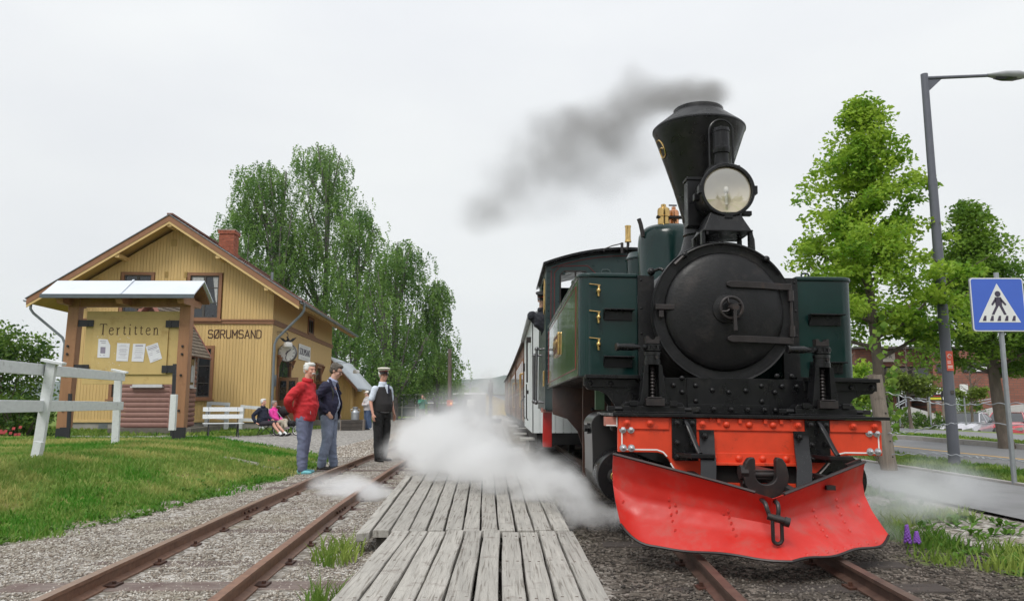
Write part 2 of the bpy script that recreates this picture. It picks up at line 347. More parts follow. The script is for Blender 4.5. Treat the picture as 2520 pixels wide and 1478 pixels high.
# ---------------------------------------------------------------- terrain
def sst(x): x = np.clip(x, 0, 1); return x * x * (3 - 2 * x)
def bnd(Y): return np.interp(Y, [0, 4, 6.2, 7.5, 9, 12.2, 15, 17.5], [-4.6, -4.1, -3.75, -3.3, -3.3, -3.1, -3.25, -4.2])
def vnoise(X, Y, s, seed=0):
    """cheap smooth value noise"""
    x = X / s + 37.7 + seed * 5.1; y = Y / s + 91.3 + seed * 3.7
    xi = np.floor(x); yi = np.floor(y); fx = sst(x - xi); fy = sst(y - yi)
    def h(a, b): q = np.sin(a * 127.1 + b * 311.7 + seed * 17.3) * 43758.5453; return q - np.floor(q)
    return (h(xi, yi) * (1 - fx) + h(xi + 1, yi) * fx) * (1 - fy) + (h(xi, yi + 1) * (1 - fx) + h(xi + 1, yi + 1) * fx) * fy
def terr(X, Y):
    X = np.asarray(X, float); Y = np.asarray(Y, float)
    m = sst((bnd(Y) - .1 - X) / 2.6) * (np.interp(Y, [0, 10, 18], [.42, .41, .30]) + .05 * (vnoise(X, Y, 2.2, 1) - .5)) * (1 - sst((Y - 17.0) / 4.5))
    z = m + .035 * (vnoise(X, Y, .9, 2) - .5) * (X < -3.2) * (Y < 20)
    z += -.02 * sst((X - 1) / 3) - .745 * sst((X - 20.6) / .8) * sst((Y - 27) / 2) * (1 - sst((Y - 43) / 1.2))
    return z
def zones(X, Y):
    n = .8 * vnoise(X, Y, .5, 4) + .5 * vnoise(X, Y, .17, 5) - .65
    g = sst((bnd(Y) - X + n * .55) / .35) * (1 - sst((Y - 17.5 + n) / .6)) * (X < 0)
    g = np.maximum(g, sst((-8.4 - X + n) / .8) * sst((Y - 27.0 + n * 2) / .8) * (X < 0))
    g = np.maximum(g, sst((-23 - X) / 1) * sst((Y - 22) / 2))
    g = np.maximum(g, .8 * sst((X - 3.05 + n * .9) / .4) * sst((4.75 - X + n * .3) / .25) * sst((vnoise(X, Y, .5, 8) - .40) / .2))
    g = np.maximum(g, sst((X - 6.85 + n * .2) / .15) * sst((8.42 - X) / .1))
    g = np.maximum(g, sst((X - 12.95) / .1) * (1 - sst((X - 15.4) / .3)))
    g = np.maximum(g, sst((X - 18.6) / .2) * (1 - sst((X - 21.6) / .3)))
    g = np.maximum(g, sst((Y - 75) / 10) * (np.abs(X) > 12)); g = np.maximum(g, sst((Y - 110) / 20))
    pit = sst((.38 - np.abs(Y - 13.2 + .35 * (X + 5))) / .2) * (X > -4.7) * (X < -3.6)   # bare strip by the drain pipe
    g = g * (1 - .9 * pit * sst((vnoise(X, Y, .35, 15) - .35) / .2))
    yard = sst((Y - 17.2 + n * 1.0) / .8) * (X < -2.6) * 1.0
    dark = sst((X - .45 + n * .3) / .3) * (1 - sst((X - 3.3) / .5)) * (Y < 60)
    return g, yard, dark
def axis(lo, hi, st, far0, far1, n):
    mid = np.arange(lo, hi, st); k = np.arange(1, n + 1) / n
    up = hi + (far1 - hi) * k ** 3.2; dn = lo - (lo - far0) * k ** 3.2
    return np.concatenate([dn[::-1], mid, up])
gx = axis(-15, 11, .11, -2200, 2200, 44); gy = axis(1.5, 21, .11, -60, 2600, 60)
XX, YY = np.meshgrid(gx, gy, indexing='ij'); ZZ = terr(XX, YY)
ZZ = ZZ + .006 * (rng.random(ZZ.shape) - .5) * (np.abs(YY) < 22)
ni, nj = XX.shape; idx = np.arange(ni * nj).reshape(ni, nj)
F = np.stack([idx[:-1, :-1], idx[1:, :-1], idx[1:, 1:], idx[:-1, 1:]], -1).reshape(-1, 4)
g_, y_, d_ = zones(XX, YY)
colr = np.stack([g_, y_, d_, np.ones_like(g_)], -1).reshape(-1, 4)
m = bpy.data.materials.new('ground_mix'); m.use_nodes = True; t = m.node_tree; L = t.links.new; bs = t.nodes['Principled BSDF']; bs.inputs['Roughness'].default_value = .95
bs.inputs['Specular IOR Level'].default_value = .15
geo = nd(t, 'NewGeometry'); P_ = geo.outputs['Position']
def ramp(src, stops):
    r = nd(t, 'ValToRGB'); e = r.color_ramp.elements
    while len(e) < len(stops): e.new(.5)
    for el, (p, c) in zip(e, stops): el.position = p; el.color = list(c) + [1]
    L(src, r.inputs[0]); return r.outputs[0]
vo = nd(t, 'TexVoronoi', Scale=30.0); L(P_, vo.inputs['Vector'])
sep = nd(t, 'SeparateColor'); L(vo.outputs['Color'], sep.inputs[0])
stones = ramp(sep.outputs[0], [(0, (.13, .115, .10)), (.35, (.24, .215, .185)), (.7, (.36, .335, .30)), (1, (.52, .50, .47))])
big = nd(t, 'TexNoise', Scale=.9, Detail=5.0); L(P_, big.inputs['Vector'])
moss = nd(t, 'Mix', data_type='RGBA'); moss.inputs[7].default_value = (.20, .165, .075, 1)
mr = nd(t, 'MapRange'); mr.inputs[1].default_value = .5; mr.inputs[2].default_value = .75; mr.inputs[4].default_value = .6
L(big.outputs[0], mr.inputs[0]); L(mr.outputs[0], moss.inputs[0]); L(stones, moss.inputs[6])
vo2 = nd(t, 'TexVoronoi', Scale=22.0); L(P_, vo2.inputs['Vector']); s2 = nd(t, 'SeparateColor'); L(vo2.outputs['Color'], s2.inputs[0])
yardc = ramp(s2.outputs[0], [(0, (.15, .145, .145)), (.5, (.28, .265, .24)), (1, (.46, .44, .41))])
darkc = ramp(sep.outputs[0], [(0, (.045, .038, .032)), (.6, (.10, .085, .07)), (1, (.20, .17, .145))])
gn = nd(t, 'TexNoise', Scale=2.0, Detail=8.0, Roughness=.7); L(P_, gn.inputs['Vector'])
grassc = ramp(gn.outputs[0], [(.32, (.07, .14, .022)), (.5, (.14, .22, .04)), (.62, (.22, .22, .07)), (.72, (.30, .24, .12))])
at = nd(t, 'Attribute', attribute_name='tint'); sa = nd(t, 'SeparateColor'); L(at.outputs['Color'], sa.inputs[0])
def mixc(f, a, b):
    x = nd(t, 'Mix', data_type='RGBA'); L(f, x.inputs[0]); L(a, x.inputs[6]); L(b, x.inputs[7]); return x.outputs[2]
c = mixc(sa.outputs[1], moss.outputs[2], yardc); c = mixc(sa.outputs[2], c, darkc); c = mixc(sa.outputs[0], c, grassc)
L(c, bs.inputs['Base Color'])
bu = nd(t, 'Bump', Strength=.9, Distance=.02); L(vo.outputs['Distance'], bu.inputs['Height']); L(bu.outputs[0], bs.inputs['Normal'])
ground = npmesh('ground', np.stack([XX, YY, ZZ], -1).reshape(-1, 3), F, m, smooth=True, col=colr)
tag(ground, 'ground of gravel, ballast and lawn', kind='structure')

# wooded hills on the horizon
def hills():
    n = 260; V = []; F = []
    mm = mat('far_forest', (.055, .085, .075), .9, .35, .012, bump=0)
    for i in range(n + 1):
        a = -1.3 + 2.6 * i / n; x = 1500 * math.tan(a * .85); y = 1500
        hz = 52 + 14 * math.sin(a * 3.1 + .6) + 9 * math.sin(a * 8.3) + 2.2 * math.sin(a * 47) + random.uniform(-1.2, 1.2)
        V += [(x * .9, y - 500, -2), (x * .97, y - 200, hz * .55 + random.uniform(-2, 2)), (x, y, hz), (x, y + 300, -2)]
    for i in range(n):
        for k in range(3): F.append((i * 4 + k, i * 4 + 4 + k, i * 4 + 5 + k, i * 4 + 1 + k))
    mb = MB(); mb.add(V, F); return structure('hills', mb, mm, 'low wooded hills on the horizon')
hills()

# road, footpath, parking strip (sheets a few mm above the ground)
def strip(name, x0, x1, y0, y1, z, m_, label, n=40):
    mb = MB(); ys = [y0 + (y1 - y0) * (i / n) ** 1.5 for i in range(n + 1)]
    mb.add([(x, y, z) for y in ys for x in (x0, x1)], [(2 * i, 2 * i + 1, 2 * i + 3, 2 * i + 2) for i in range(n)])
    return structure(name, mb, m_, label, smooth=0)
strip('footpath', 4.8, 6.8, 2, 160, .012, M_asph, 'asphalt footpath beside the railway')
strip('road', 8.5, 12.62, 2, 220, .006, M_road, 'asphalt road beyond the footpath')
ln = strip('road_line', 10.18, 10.30, 2, 200, .010, M_yellow, 'yellow centre line of the road')
strip('parking_lane', 15.4, 18.7, 18, 80, .022, M_asph, 'asphalt parking lane')
strip('plaza', 15, 60, 43.8, 52, .03, mat('pale_paving', (.36, .35, .34), .85, .1, 2, bump=.1), 'pale paved forecourt of the brick building')
strip('car_park', 21.5, 44, 29.2, 42.6, -.74, M_asph, 'sunken asphalt car park')
kerb = thing('kerb', 'granite kerb along the far side of the road, in front of the parked cars', 'kerb', (12.7, 18, 0))
mbk = MB(); mbk.box(-.09, .09, 0, .985, -.05, .13); mek = mbk.mesh('kerb_stone', 0); mek.materials.append(M_kerb)
for i in range(44): link('kerb_stone', mek, kerb, loc=(random.uniform(-.004, .004), -10 + i, random.uniform(-.006, .006)))
kerb2 = thing('kerb', 'low pale kerb between the footpath and the grass strip of the lamp post', 'kerb', (6.83, 8, 0))
mbk = MB(); mbk.box(-.05, .05, 0, .985, -.05, .045); mek2 = mbk.mesh('kerb_stone', 0); mek2.materials.append(M_kerb)
for i in range(28): link('kerb_stone', mek2, kerb2, loc=(random.uniform(-.004, .004), -5 + i, random.uniform(-.004, .004)))

# ---------------------------------------------------------------- railway tracks
def cxl(Y): return float(np.interp(Y, [0, 2, 4.6, 7.5, 11.2, 14.5, 17, 20, 26, 45, 90], [-1.62, -1.77, -1.91, -2.04, -2.145, -2.2, -2.17, -2.08, -1.95, -1.9, -2.3]))
def cxr(Y): return float(np.interp(Y, [0, 4, 4.9, 8, 14, 22, 40, 90], [1.50, 1.62, 1.68, 1.845, 1.80, 1.76, 1.5, .2]))
RP = [(-.055, 0), (.055, 0), (.055, .010), (.010, .024), (.010, .068), (.027, .078), (.027, .098), (-.027, .098), (-.027, .078), (-.010, .068), (-.010, .024), (-.055, .010)]
def track(label, cx, y0, y1, joint, sl0, sl1, zt, mr=None, ms=None):
    mr = mr or M_railm; ms = ms or M_sleeper
    root = thing('railway_track', label, 'track', (cx(y0), y0, 0))
    o = Vector((cx(y0), y0, 0))
    ys = list(np.arange(y0, min(y1, 24), .4)) + list(np.arange(24, y1, 2.5))
    P = smooth_path([(cx(y), y, 0) for y in ys], 2)
    for s in (-1, 1):
        V = []; F = []; n = len(RP)
        for p in P:
            for a, b in RP: V.append((p.x + s * .437 + a - o.x, p.y - o.y, b))
        for i in range(len(P) - 1):
            for k in range(n): F.append((i * n + k, i * n + (k + 1) % n, (i + 1) * n + (k + 1) % n, (i + 1) * n + k))
        mb = MB(); mb.add(V, F); r = mb.build('rail', mr, root, smooth=25)
        # worn top
        me = r.data; me.materials.append(M_railtop)
        for p in me.polygons:
            if p.normal.z > .95 and p.center.z > .09: p.material_index = 1
        if joint:
            for yj in joint:
                for side in (-1, 1):
                    mb = MB(); x = cx(yj) + s * .437 - o.x + side * .016
                    mb.box(x - .006, x + .006, yj - .24 - o.y, yj + .24 - o.y, .026, .066)
                    j = mb.build('fishplate', M_railm, r, bevel=.002)
                    mb = MB()
                    for k in (-.18, -.06, .06, .18): mb.cyl((x, yj + k - o.y, .046), (x + side * .022, yj + k - o.y, .046), .012, seg=6)
                    mb.build('bolts', M_rust, r, smooth=0)
    y = sl0; k = 0
    while y < sl1:
        mb = MB(); hl = random.uniform(.88, 1.0); zt_ = zt + random.uniform(-.006, .010)
        mb.box(-hl, hl, -.10, .10, -.12, zt_); mb.xf(Matrix.Translation((cx(y) - o.x, y - o.y, 0)) @ Matrix.Rotation(random.uniform(-.03, .03), 4, 'Z'))
        sl = mb.build('sleeper', ms, root, smooth=0, bevel=.008 if y < 12 else 0)
        if y < 14:
            for s in (-1, 1):
                mb = MB(); x = cx(y) + s * .437 - o.x
                mb.box(x - .10, x + .10, y - .055 - o.y, y + .055 - o.y, zt_ - .002, .012 + max(0, zt_))
                mb.cyl((x - .07, y - o.y, .01), (x - .07, y - o.y, .034), .013, seg=6); mb.cyl((x + .07, y - o.y, .01), (x + .07, y - o.y, .034), .013, seg=6)
                mb.build('rail_chair', M_rust, sl, smooth=0)
        y += random.uniform(.62, .70); k += 1
    return root
track('rusty narrow gauge track beside the lawn, its rails passing under the conductor', cxl, 1.6, 88, [7.62, 13.2], 2.1, 30, .003)
track('narrow gauge track under the steam locomotive and its train', cxr, 2.6, 88, None, 3.2, 26, .002, M_sootrail, M_sootsl)

# ---------------------------------------------------------------- timber platforms between the tracks
def platform(label, segs, loc, pw=.127, zt=.16, nails=True):
    root = thing('timber_platform', label, 'platform', loc); o = Vector(loc)
    for (y0, y1, xl0, xl1, xr0, xr1, n) in segs:
        nail = MB()
        for k in range(n):
            a0 = xl0 + (xr0 - xl0) * k / n; a1 = xl0 + (xr0 - xl0) * (k + 1) / n
            b0 = xl1 + (xr1 - xl1) * k / n; b1 = xl1 + (xr1 - xl1) * (k + 1) / n
            g = .0055 + random.uniform(0, .004); yy0 = y0 + random.uniform(-.012, .012); yy1 = y1 + random.uniform(-.02, .02)
            dz = random.uniform(-.006, .005); dz1 = dz + random.uniform(-.004, .004)
            m_ = 10; V = []
            wob = [random.uniform(-.0035, .0035) for _ in range(2 * m_ + 2)]
            for i in range(m_ + 1):
                t_ = i / m_; y = yy0 + (yy1 - yy0) * t_; xa = a0 + (b0 - a0) * t_ + g + wob[i]; xb = a1 + (b1 - a1) * t_ - g + wob[m_ + 1 + i]
                z = zt + dz + (dz1 - dz) * t_; e = .004
                for x, zz in ((xa, z - .05), (xa, z - e), (xa + e, z), (xb - e, z), (xb, z - e), (xb, z - .05)): V.append((x - o.x, y - o.y, zz - o.z))
            F = [(i * 6 + j, i * 6 + j + 1, i * 6 + j + 7, i * 6 + j + 6) for i in range(m_) for j in range(5)] + [(0, 1, 2, 3, 4, 5), tuple(m_ * 6 + j for j in range(6))]
            mb = MB(); mb.add(V, F); mb.build('plank', M_plank, root, smooth=0)
            if nails and k % 1 == 0:
                yn = yy0 + .10
                while yn < min(yy1, 15):
                    for fx in (.25, .75):
                        t_ = (yn - yy0) / (yy1 - yy0); x = (a0 + (a1 - a0) * fx) * (1 - t_) + (b0 + (b1 - b0) * fx) * t_ + random.uniform(-.008, .008)
                        nail.box(x - .007 - o.x, x + .007 - o.x, yn - .0035 - o.y, yn + .0035 - o.y, zt + dz - .004 - o.z, zt + dz + .0015 - o.z)
                    yn += .86
        if nail.v: tag(nail.build('nails', mat('rusted_nail', (.14, .11, .09), .8), root, smooth=0), kind='stuff')
        mb = MB()
        y = y0 + .12
        while y < y1:
            t_ = (y - y0) / (y1 - y0); mb.box(xl0 + (xl1 - xl0) * t_ + .03 - o.x, xr0 + (xr1 - xr0) * t_ - .03 - o.x, y - .05 - o.y, y + .05 - o.y, 0.0 - o.z, zt - .057 - o.z); y += .86
        mb.box(xl0 + .06 - o.x, xl0 + .12 - o.x, y0 + .04 - o.y, y1 - o.y, -.02 - o.z, zt - .062 - o.z)
        mb.box(min(xr0, xr1) - .12 - o.x, min(xr0, xr1) - .06 - o.x, y0 + .04 - o.y, y1 - o.y, -.02 - o.z, zt - .062 - o.z)
        mb.build('joists', M_plankside, root, smooth=0)
    return root
platform('grey weathered timber platform of long planks between the two tracks, nearest part', [(1.9, 5.64, -.80, -.80, .51, .51, 10), (5.67, 10.9, -.95, -1.20, .49, .47, 11), (10.93, 16.6, -1.20, -1.22, .47, .44, 12)], (-.2, 1.9, 0))
# extra skewed planks on the left edge, ends split
w0 = thing('edge_plank', 'split grey plank lying askew along the left edge of the timber platform', 'plank', (-1.0, 5.6, .13))
mb = MB(); mb.add([(-.05, 0, .02), (.035, .06, .02), (-.20, 4.6, .02), (-.28, 4.6, .02), (-.05, 0, -.04), (.035, .06, -.04), (-.20, 4.6, -.04), (-.28, 4.6, -.04)], [(0, 1, 2, 3), (4, 7, 6, 5), (0, 4, 5, 1), (1, 5, 6, 2), (2, 6, 7, 3), (3, 7, 4, 0)])
mb.build('board', M_plank, w0, bevel=.006)
platform('far timber platform beyond the steam, alongside the wagons', [(18.0, 41, -.98, -1.16, .25, -.03, 10)], (-.3, 18, 0), nails=False)
cr_ = thing('crossing_boards', 'pale timber crossing boards laid over the track just behind the conductor', 'crossing', (-2.0, 17.2, 0))
for k in range(8):
    mb = MB(); mb.box(-.36, 1.75, k * .2, k * .2 + .185, .02, .115); mb.build('plank', M_plank, cr_, bevel=.005)
# gravel stones and grass blades
def stones(n, x0, x1, y0, y1, smin, smax, m_, name, label, keep):
    Y = y0 * (y1 / y0) ** rng.random(n); X = x0 + (x1 - x0) * rng.random(n); k = keep(X, Y) > rng.random(n); X = X[k]; Y = Y[k]; n = len(X)
    s = (smin + (smax - smin) * rng.random(n) ** 2)[:, None, None]
    base = np.array([(1, 0, 0), (-1, 0, 0), (0, 1, 0), (0, -1, 0), (0, 0, 1), (0, 0, -1)], float)
    V = base[None] * s * (.6 + .7 * rng.random((n, 6, 1))); a = rng.random(n) * 6.28
    c_, s_ = np.cos(a), np.sin(a); x = V[..., 0] * c_[:, None] - V[..., 1] * s_[:, None]; y = V[..., 0] * s_[:, None] + V[..., 1] * c_[:, None]
    V = np.stack([x + X[:, None], y + Y[:, None], V[..., 2] * .7 + terr(X, Y)[:, None] + s[:, :, 0] * .25], -1)
    f = np.array([(0, 2, 4), (2, 1, 4), (1, 3, 4), (3, 0, 4), (2, 0, 5), (1, 2, 5), (3, 1, 5), (0, 3, 5)])
    F = (f[None] + 6 * np.arange(n)[:, None, None]).reshape(-1, 3)
    tc_ = np.repeat(rng.random(n), 6); col = np.stack([tc_, tc_, tc_, np.ones_like(tc_)], -1)
    return tag(npmesh(name, V.reshape(-1, 3), F, m_, k=3, col=col), label, 'gravel', kind='stuff')
def stonemat(name, stops):
    m = bpy.data.materials.new(name); m.use_nodes = True; t_ = m.node_tree; b = t_.nodes['Principled BSDF']; b.inputs['Roughness'].default_value = .9
    a = nd(t_, 'Attribute', attribute_name='tint'); r = nd(t_, 'ValToRGB'); e = r.color_ramp.elements
    while len(e) < len(stops): e.new(.5)
    for el, (p, c) in zip(e, stops): el.position = p; el.color = list(c) + [1]
    t_.links.new(a.outputs['Fac'], r.inputs[0]); t_.links.new(r.outputs[0], b.inputs['Base Color']); return m
M_st1 = stonemat('ballast_stones', [(0, (.13, .10, .08)), (.3, (.25, .21, .17)), (.7, (.38, .34, .29)), (1, (.60, .57, .52))])
M_st2 = stonemat('sooty_stones', [(0, (.03, .026, .022)), (.6, (.085, .07, .058)), (1, (.20, .175, .15))])
offr = lambda X, Y: np.minimum(1, np.abs(np.abs(X - np.interp(Y, [2, 14], [-1.77, -2.2])) - .437) / .09) > .8
stones(76000, -4.2, -.7, 3.2, 18, .005, .0125, M_st1, 'track_gravel', 'small grey brown gravel stones round the left track', lambda X, Y: (1 - zones(X, Y)[0]) * offr(X, Y))
stones(15000, -4.2, -2.6, 16, 32, .012, .03, M_st1, 'yard_gravel', 'pale crushed stone of the station yard', lambda X, Y: (1 - zones(X, Y)[0]))
stones(17000, .5, 3.6, 3.4, 10, .006, .018, M_st2, 'sooty_gravel', 'dark sooty gravel beside the locomotive track', lambda X, Y: (1 - .7 * zones(X, Y)[0]))
def blades(n, x0, x1, y0, y1, h0, h1, keep, label, name='grass', m_=None, wd=.0045, pw=1.0):
    u = rng.random(n); Y = y0 * (y1 / y0) ** (u ** pw); X = x0 + (x1 - x0) * rng.random(n); k = keep(X, Y) > rng.random(n); X = X[k]; Y = Y[k]; n = len(X)
    cl = vnoise(X, Y, .35, 9) * .7 + vnoise(X, Y, 1.4, 10) * .5
    h = (h0 + (h1 - h0) * rng.random(n)) * (.55 + .8 * cl) ; a = rng.random(n) * 6.28; wv = wd * (.7 + .6 * rng.random(n)) * (1 + Y / 14)
    ln_ = (.25 + .6 * rng.random(n)) * h; b = rng.random(n) * 6.28
    z = terr(X, Y) - .004
    p0 = np.stack([X - np.cos(a) * wv, Y - np.sin(a) * wv, z], -1); p1 = np.stack([X + np.cos(a) * wv, Y + np.sin(a) * wv, z], -1)
    mx_ = X + np.cos(b) * ln_ * .35; my = Y + np.sin(b) * ln_ * .35
    p2 = np.stack([mx_ + np.cos(a) * wv * .8, my + np.sin(a) * wv * .8, z + h * .6], -1); p3 = np.stack([mx_ - np.cos(a) * wv * .8, my - np.sin(a) * wv * .8, z + h * .6], -1)
    p4 = np.stack([X + np.cos(b) * ln_, Y + np.sin(b) * ln_, z + h], -1)
    V = np.stack([p0, p1, p2, p3, p4], 1).reshape(-1, 3); f = np.array([(0, 1, 2), (0, 2, 3), (3, 2, 4)])
    F = (f[None] + 5 * np.arange(n)[:, None, None]).reshape(-1, 3)
    dry = vnoise(X, Y, .8, 12) + .35 * vnoise(X, Y, .25, 13)
    tcol = .0 + .35 * rng.random(n) - .3 * np.clip(vnoise(X, Y, .6, 14) - .5, 0, 1) + 1.25 * np.clip(dry - .56, 0, 1); tcol = np.repeat(tcol, 5)
    col = np.stack([tcol, tcol, tcol, np.ones_like(tcol)], -1)
    return tag(npmesh(name, V, F, m_ or M_grass, k=3, col=col), label, 'grass', kind='stuff')
M_lawn = leafmat('lawn_blades', (.075, .245, .020), (.46, .44, .15), .55, .4, .7)
blades(230000, -13, -3.0, 4.2, 19, .03, .085, lambda X, Y: zones(X, Y)[0] * (.45 + .55 * vnoise(X, Y, .5, 6)), 'green lawn with yellow dry patches on the bank left of the tracks', m_=M_lawn)
blades(26000, -24, -8.0, 26, 36, .05, .16, lambda X, Y: zones(X, Y)[0], 'rough grass along the foot of the yellow station', m_=M_grass, wd=.008)
blades(36000, 2.9, 5.0, 3.6, 16, .03, .12, lambda X, Y: zones(X, Y)[0], 'tufts of weeds and grass between the right track and the footpath', m_=M_grass)
blades(40000, 6.8, 8.5, 7, 30, .04, .13, lambda X, Y: zones(X, Y)[0], 'grass strip between footpath and road', m_=M_grass, wd=.006)
blades(16000, 12.9, 15.4, 16, 40, .04, .12, lambda X, Y: zones(X, Y)[0], 'mown verge beyond the road', m_=M_grass, wd=.01)
blades(600, -1.35, -1.0, 4.9, 6.2, .05, .17, lambda X, Y: (np.hypot(X + 1.12, (Y - 5.5) * .6) < .2) * 1.0, 'tuft of long grass at the left edge of the platform', m_=M_grass, wd=.004)
blades(500, -1.05, -.85, 3.7, 4.6, .05, .14, lambda X, Y: (np.hypot(X + .95, (Y - 4.2) * .6) < .1) * 1.0, 'small tuft of grass against the nearest platform planks', m_=M_grass, wd=.003)
# broad-leaved weeds at the lawn edge
def weeds(spots, name, label, m_):
    V = []; F = []
    for (x, y, r, n) in spots:
        z = float(terr(x, y))
        for k in range(n):
            a = random.uniform(0, 6.28); l = random.uniform(.5, 1) * r; e = random.uniform(.2, 1.1); wv = l * .22
            dx, dy, dz = math.cos(a) * math.cos(e), math.sin(a) * math.cos(e), math.sin(e); sx, sy = -math.sin(a) * wv, math.cos(a) * wv
            x0 = x + random.uniform(-.5, .5) * r; y0 = y + random.uniform(-.5, .5) * r; i = len(V)
            V += [(x0, y0, z), (x0 + dx * l * .5 + sx, y0 + dy * l * .5 + sy, z + dz * l * .6), (x0 + dx * l, y0 + dy * l, z + dz * l * .8), (x0 + dx * l * .5 - sx, y0 + dy * l * .5 - sy, z + dz * l * .6)]; F.append((i, i + 1, i + 2, i + 3))
    mb = MB(); mb.add(V, F); return tag(mb.build(name, m_, smooth=0), label, 'weeds', kind='stuff')
sp = []
for i in range(420):
    y = random.uniform(5.3, 16) ; x = float(bnd(y)) - abs(random.gauss(0, .35)) - .05; sp.append((x, y, random.uniform(.04, .10), random.randint(5, 11)))
weeds(sp, 'broad_leaf_weeds', 'bright green broad-leaved weeds along the edge of the lawn', M_weed)
sp = [(random.uniform(3.2, 4.7), random.uniform(4, 10), random.uniform(.05, .16), random.randint(6, 14)) for _ in range(170)]
weeds(sp, 'broad_leaf_weeds', 'leafy weeds in the gravel right of the red plough', M_weed)
# ---------------------------------------------------------------- yellow station building (local frame: x left(-)..0, y back, z up; origin = right front corner)
SA = Vector((-10.05, 33, 0)); STH = R(2.39)
st = thing('station_building', 'yellow two-storey wooden station with brown trim and steep gable, lettering on its front', 'building', SA, STH)
SZ = 9.10; SL = .648; XR = -4.3                       # ridge height, slope, ridge x
def rz(x): return SZ - SL * abs(x - XR)
def win(parent, x0, x1, z0, z1, y, cols=2, rows=1, fr=.13, axis='y', curtain=False, sill=True, rowz=None):
    """window in a wall: axis y = facing -y at depth y; axis x = facing +x at x=y"""
    def B(mb, a0, a1, d0, d1, c0, c1):
        if axis == 'y': mb.box(a0, a1, y + d0, y + d1, c0, c1)
        else: mb.box(y - d1, y - d0, a0, a1, c0, c1)
    f = MB(); B(f, x0, x0 + fr, -.05, .06, z0, z1); B(f, x1 - fr, x1, -.05, .06, z0, z1); B(f, x0 + fr, x1 - fr, -.05, .06, z1 - fr, z1); B(f, x0 + fr, x1 - fr, -.05, .06, z0, z0 + fr * .7)
    w_ = f.build('window', M_brown, parent, smooth=0)
    if sill: f = MB(); B(f, x0 - .08, x1 + .08, -.12, -.052, z0 - .07, z0 + .0); f.build('sill', M_brown, w_, smooth=0)
    a0, a1, c0, c1 = x0 + fr, x1 - fr, z0 + fr * .7, z1 - fr
    s = MB(); t_ = .055
    B(s, a0, a0 + t_, .0, .05, c0, c1); B(s, a1 - t_, a1, .0, .05, c0, c1); B(s, a0 + t_, a1 - t_, .0, .05, c1 - t_, c1); B(s, a0 + t_, a1 - t_, .0, .05, c0, c0 + t_)
    for k in range(1, cols): xm = a0 + (a1 - a0) * k / cols; B(s, xm - .05, xm + .05, -.004, .046, c0 + t_, c1 - t_)
    rw = rowz or [c0 + (c1 - c0) * k / rows for k in range(1, rows)]
    for zr in rw: B(s, a0 + t_, a1 - t_, .004, .04, zr - .016, zr + .016)
    s.build('sash', M_frame, w_, smooth=0)
    for k in range(cols):
        g = MB(); B(g, a0 + (a1 - a0) * k / cols + .03, a0 + (a1 - a0) * (k + 1) / cols - .03, .03, .038, c0 + .03, c1 - .03); g.build('pane', M_glass, w_, smooth=0)
    if curtain:
        g = MB()
        for k in range(cols):
            xa = a0 + (a1 - a0) * k / cols + .06; xb = a0 + (a1 - a0) * (k + 1) / cols - .06
            if k == 0: pts = [(xa, c0 + .5), (xa, c1 - .05), (xb, c1 - .05), (xb, c1 - .5), (xa + .18, c1 - .95)]
            else: pts = [(xb, c0 + .5), (xb, c1 - .05), (xb - .22, c1 - .05), (xb - .10, c1 - .9)]
            g.prism(pts, y + .024, y + .028)
        g.build('curtain', M_curtain, w_, smooth=0)
    return w_
fw = [(-6.55, -5.15, 4.74, 6.81, True), (-3.74, -2.25, 4.74, 6.81, True), (-6.75, -5.2, 1.33, 3.6, False), (-3.8, -2.42, 1.33, 3.62, False)]
# wall core
mb = MB(); mb.prism([(-8.56, .36), (-.04, .36), (-.04, rz(-.04) - .33), (XR, rz(XR) - .33), (-8.56, rz(-8.56) - .33)], .09, 14.2); mb.build('wall_core', M_soffit, st, smooth=0)
mb = MB(); mb.box(-8.55, -.05, .03, 14.2, -.4, .355); f = mb.build('foundation', M_conc, st, smooth=0)
mb = MB()
for x in (-6.9, -1.55):
    for k in range(6): mb.box(x - .18, x + .18, .012, .03, .06 + k * .045, .088 + k * .045)
tag(mb.build('vent_slats', M_gutter, f, smooth=0), kind='stuff')
# front boards, one part each
bw = .1335
n = int(8.6 / bw + .5)
for k in range(n):
    x0 = -8.6 + k * bw; x1 = x0 + bw - .009; xm = (x0 + x1) / 2; e = random.uniform(0, .003)
    for (z0, z1, sl) in ((.38, 4.56, False), (4.76, None, True)):
        spans = [(z0, z1)] if z1 else [(z0, None)]
        for (a, b, c, d_, _) in fw:
            if x1 > a + .04 and x0 < b - .04:
                ns = []
                for (s0, s1) in spans:
                    top = s1 if s1 is not None else 99
                    if d_ <= s0 or c >= top: ns.append((s0, s1)); continue
                    if c > s0 + .02: ns.append((s0, c))
                    if d_ < top: ns.append((d_, s1))
                spans = ns
        for (s0, s1) in spans:
            t0 = s1 if s1 is not None else rz(x0) - .32; t1 = s1 if s1 is not None else rz(x1) - .32
            if min(t0, t1) - s0 < .03: continue
            mb = MB(); mb.prism([(x0, s0), (x1, s0), (x1, t1), (x0, t0)], -e, .055); mb.build('board', M_ochre, st, smooth=0)
for (a, b, c, d_, cu) in fw: win(st, a, b, c, d_, 0, 2, 1, curtain=cu and a > -5, rowz=[c + (d_ - c) * q for q in ((.36, .68) if cu else (.3, .62))])
mb = MB(); mb.box(-8.66, .05, -.055, .03, 4.57, 4.75); mb.box(-8.66, .075, -.085, -.058, 4.70, 4.77); mb.build('band_trim', M_brown, st, smooth=0)
mb = MB(); mb.box(-8.62, .01, -.03, .02, .36, .47); mb.build('base_trim', M_ochrelight, st, smooth=0)
mb = MB()
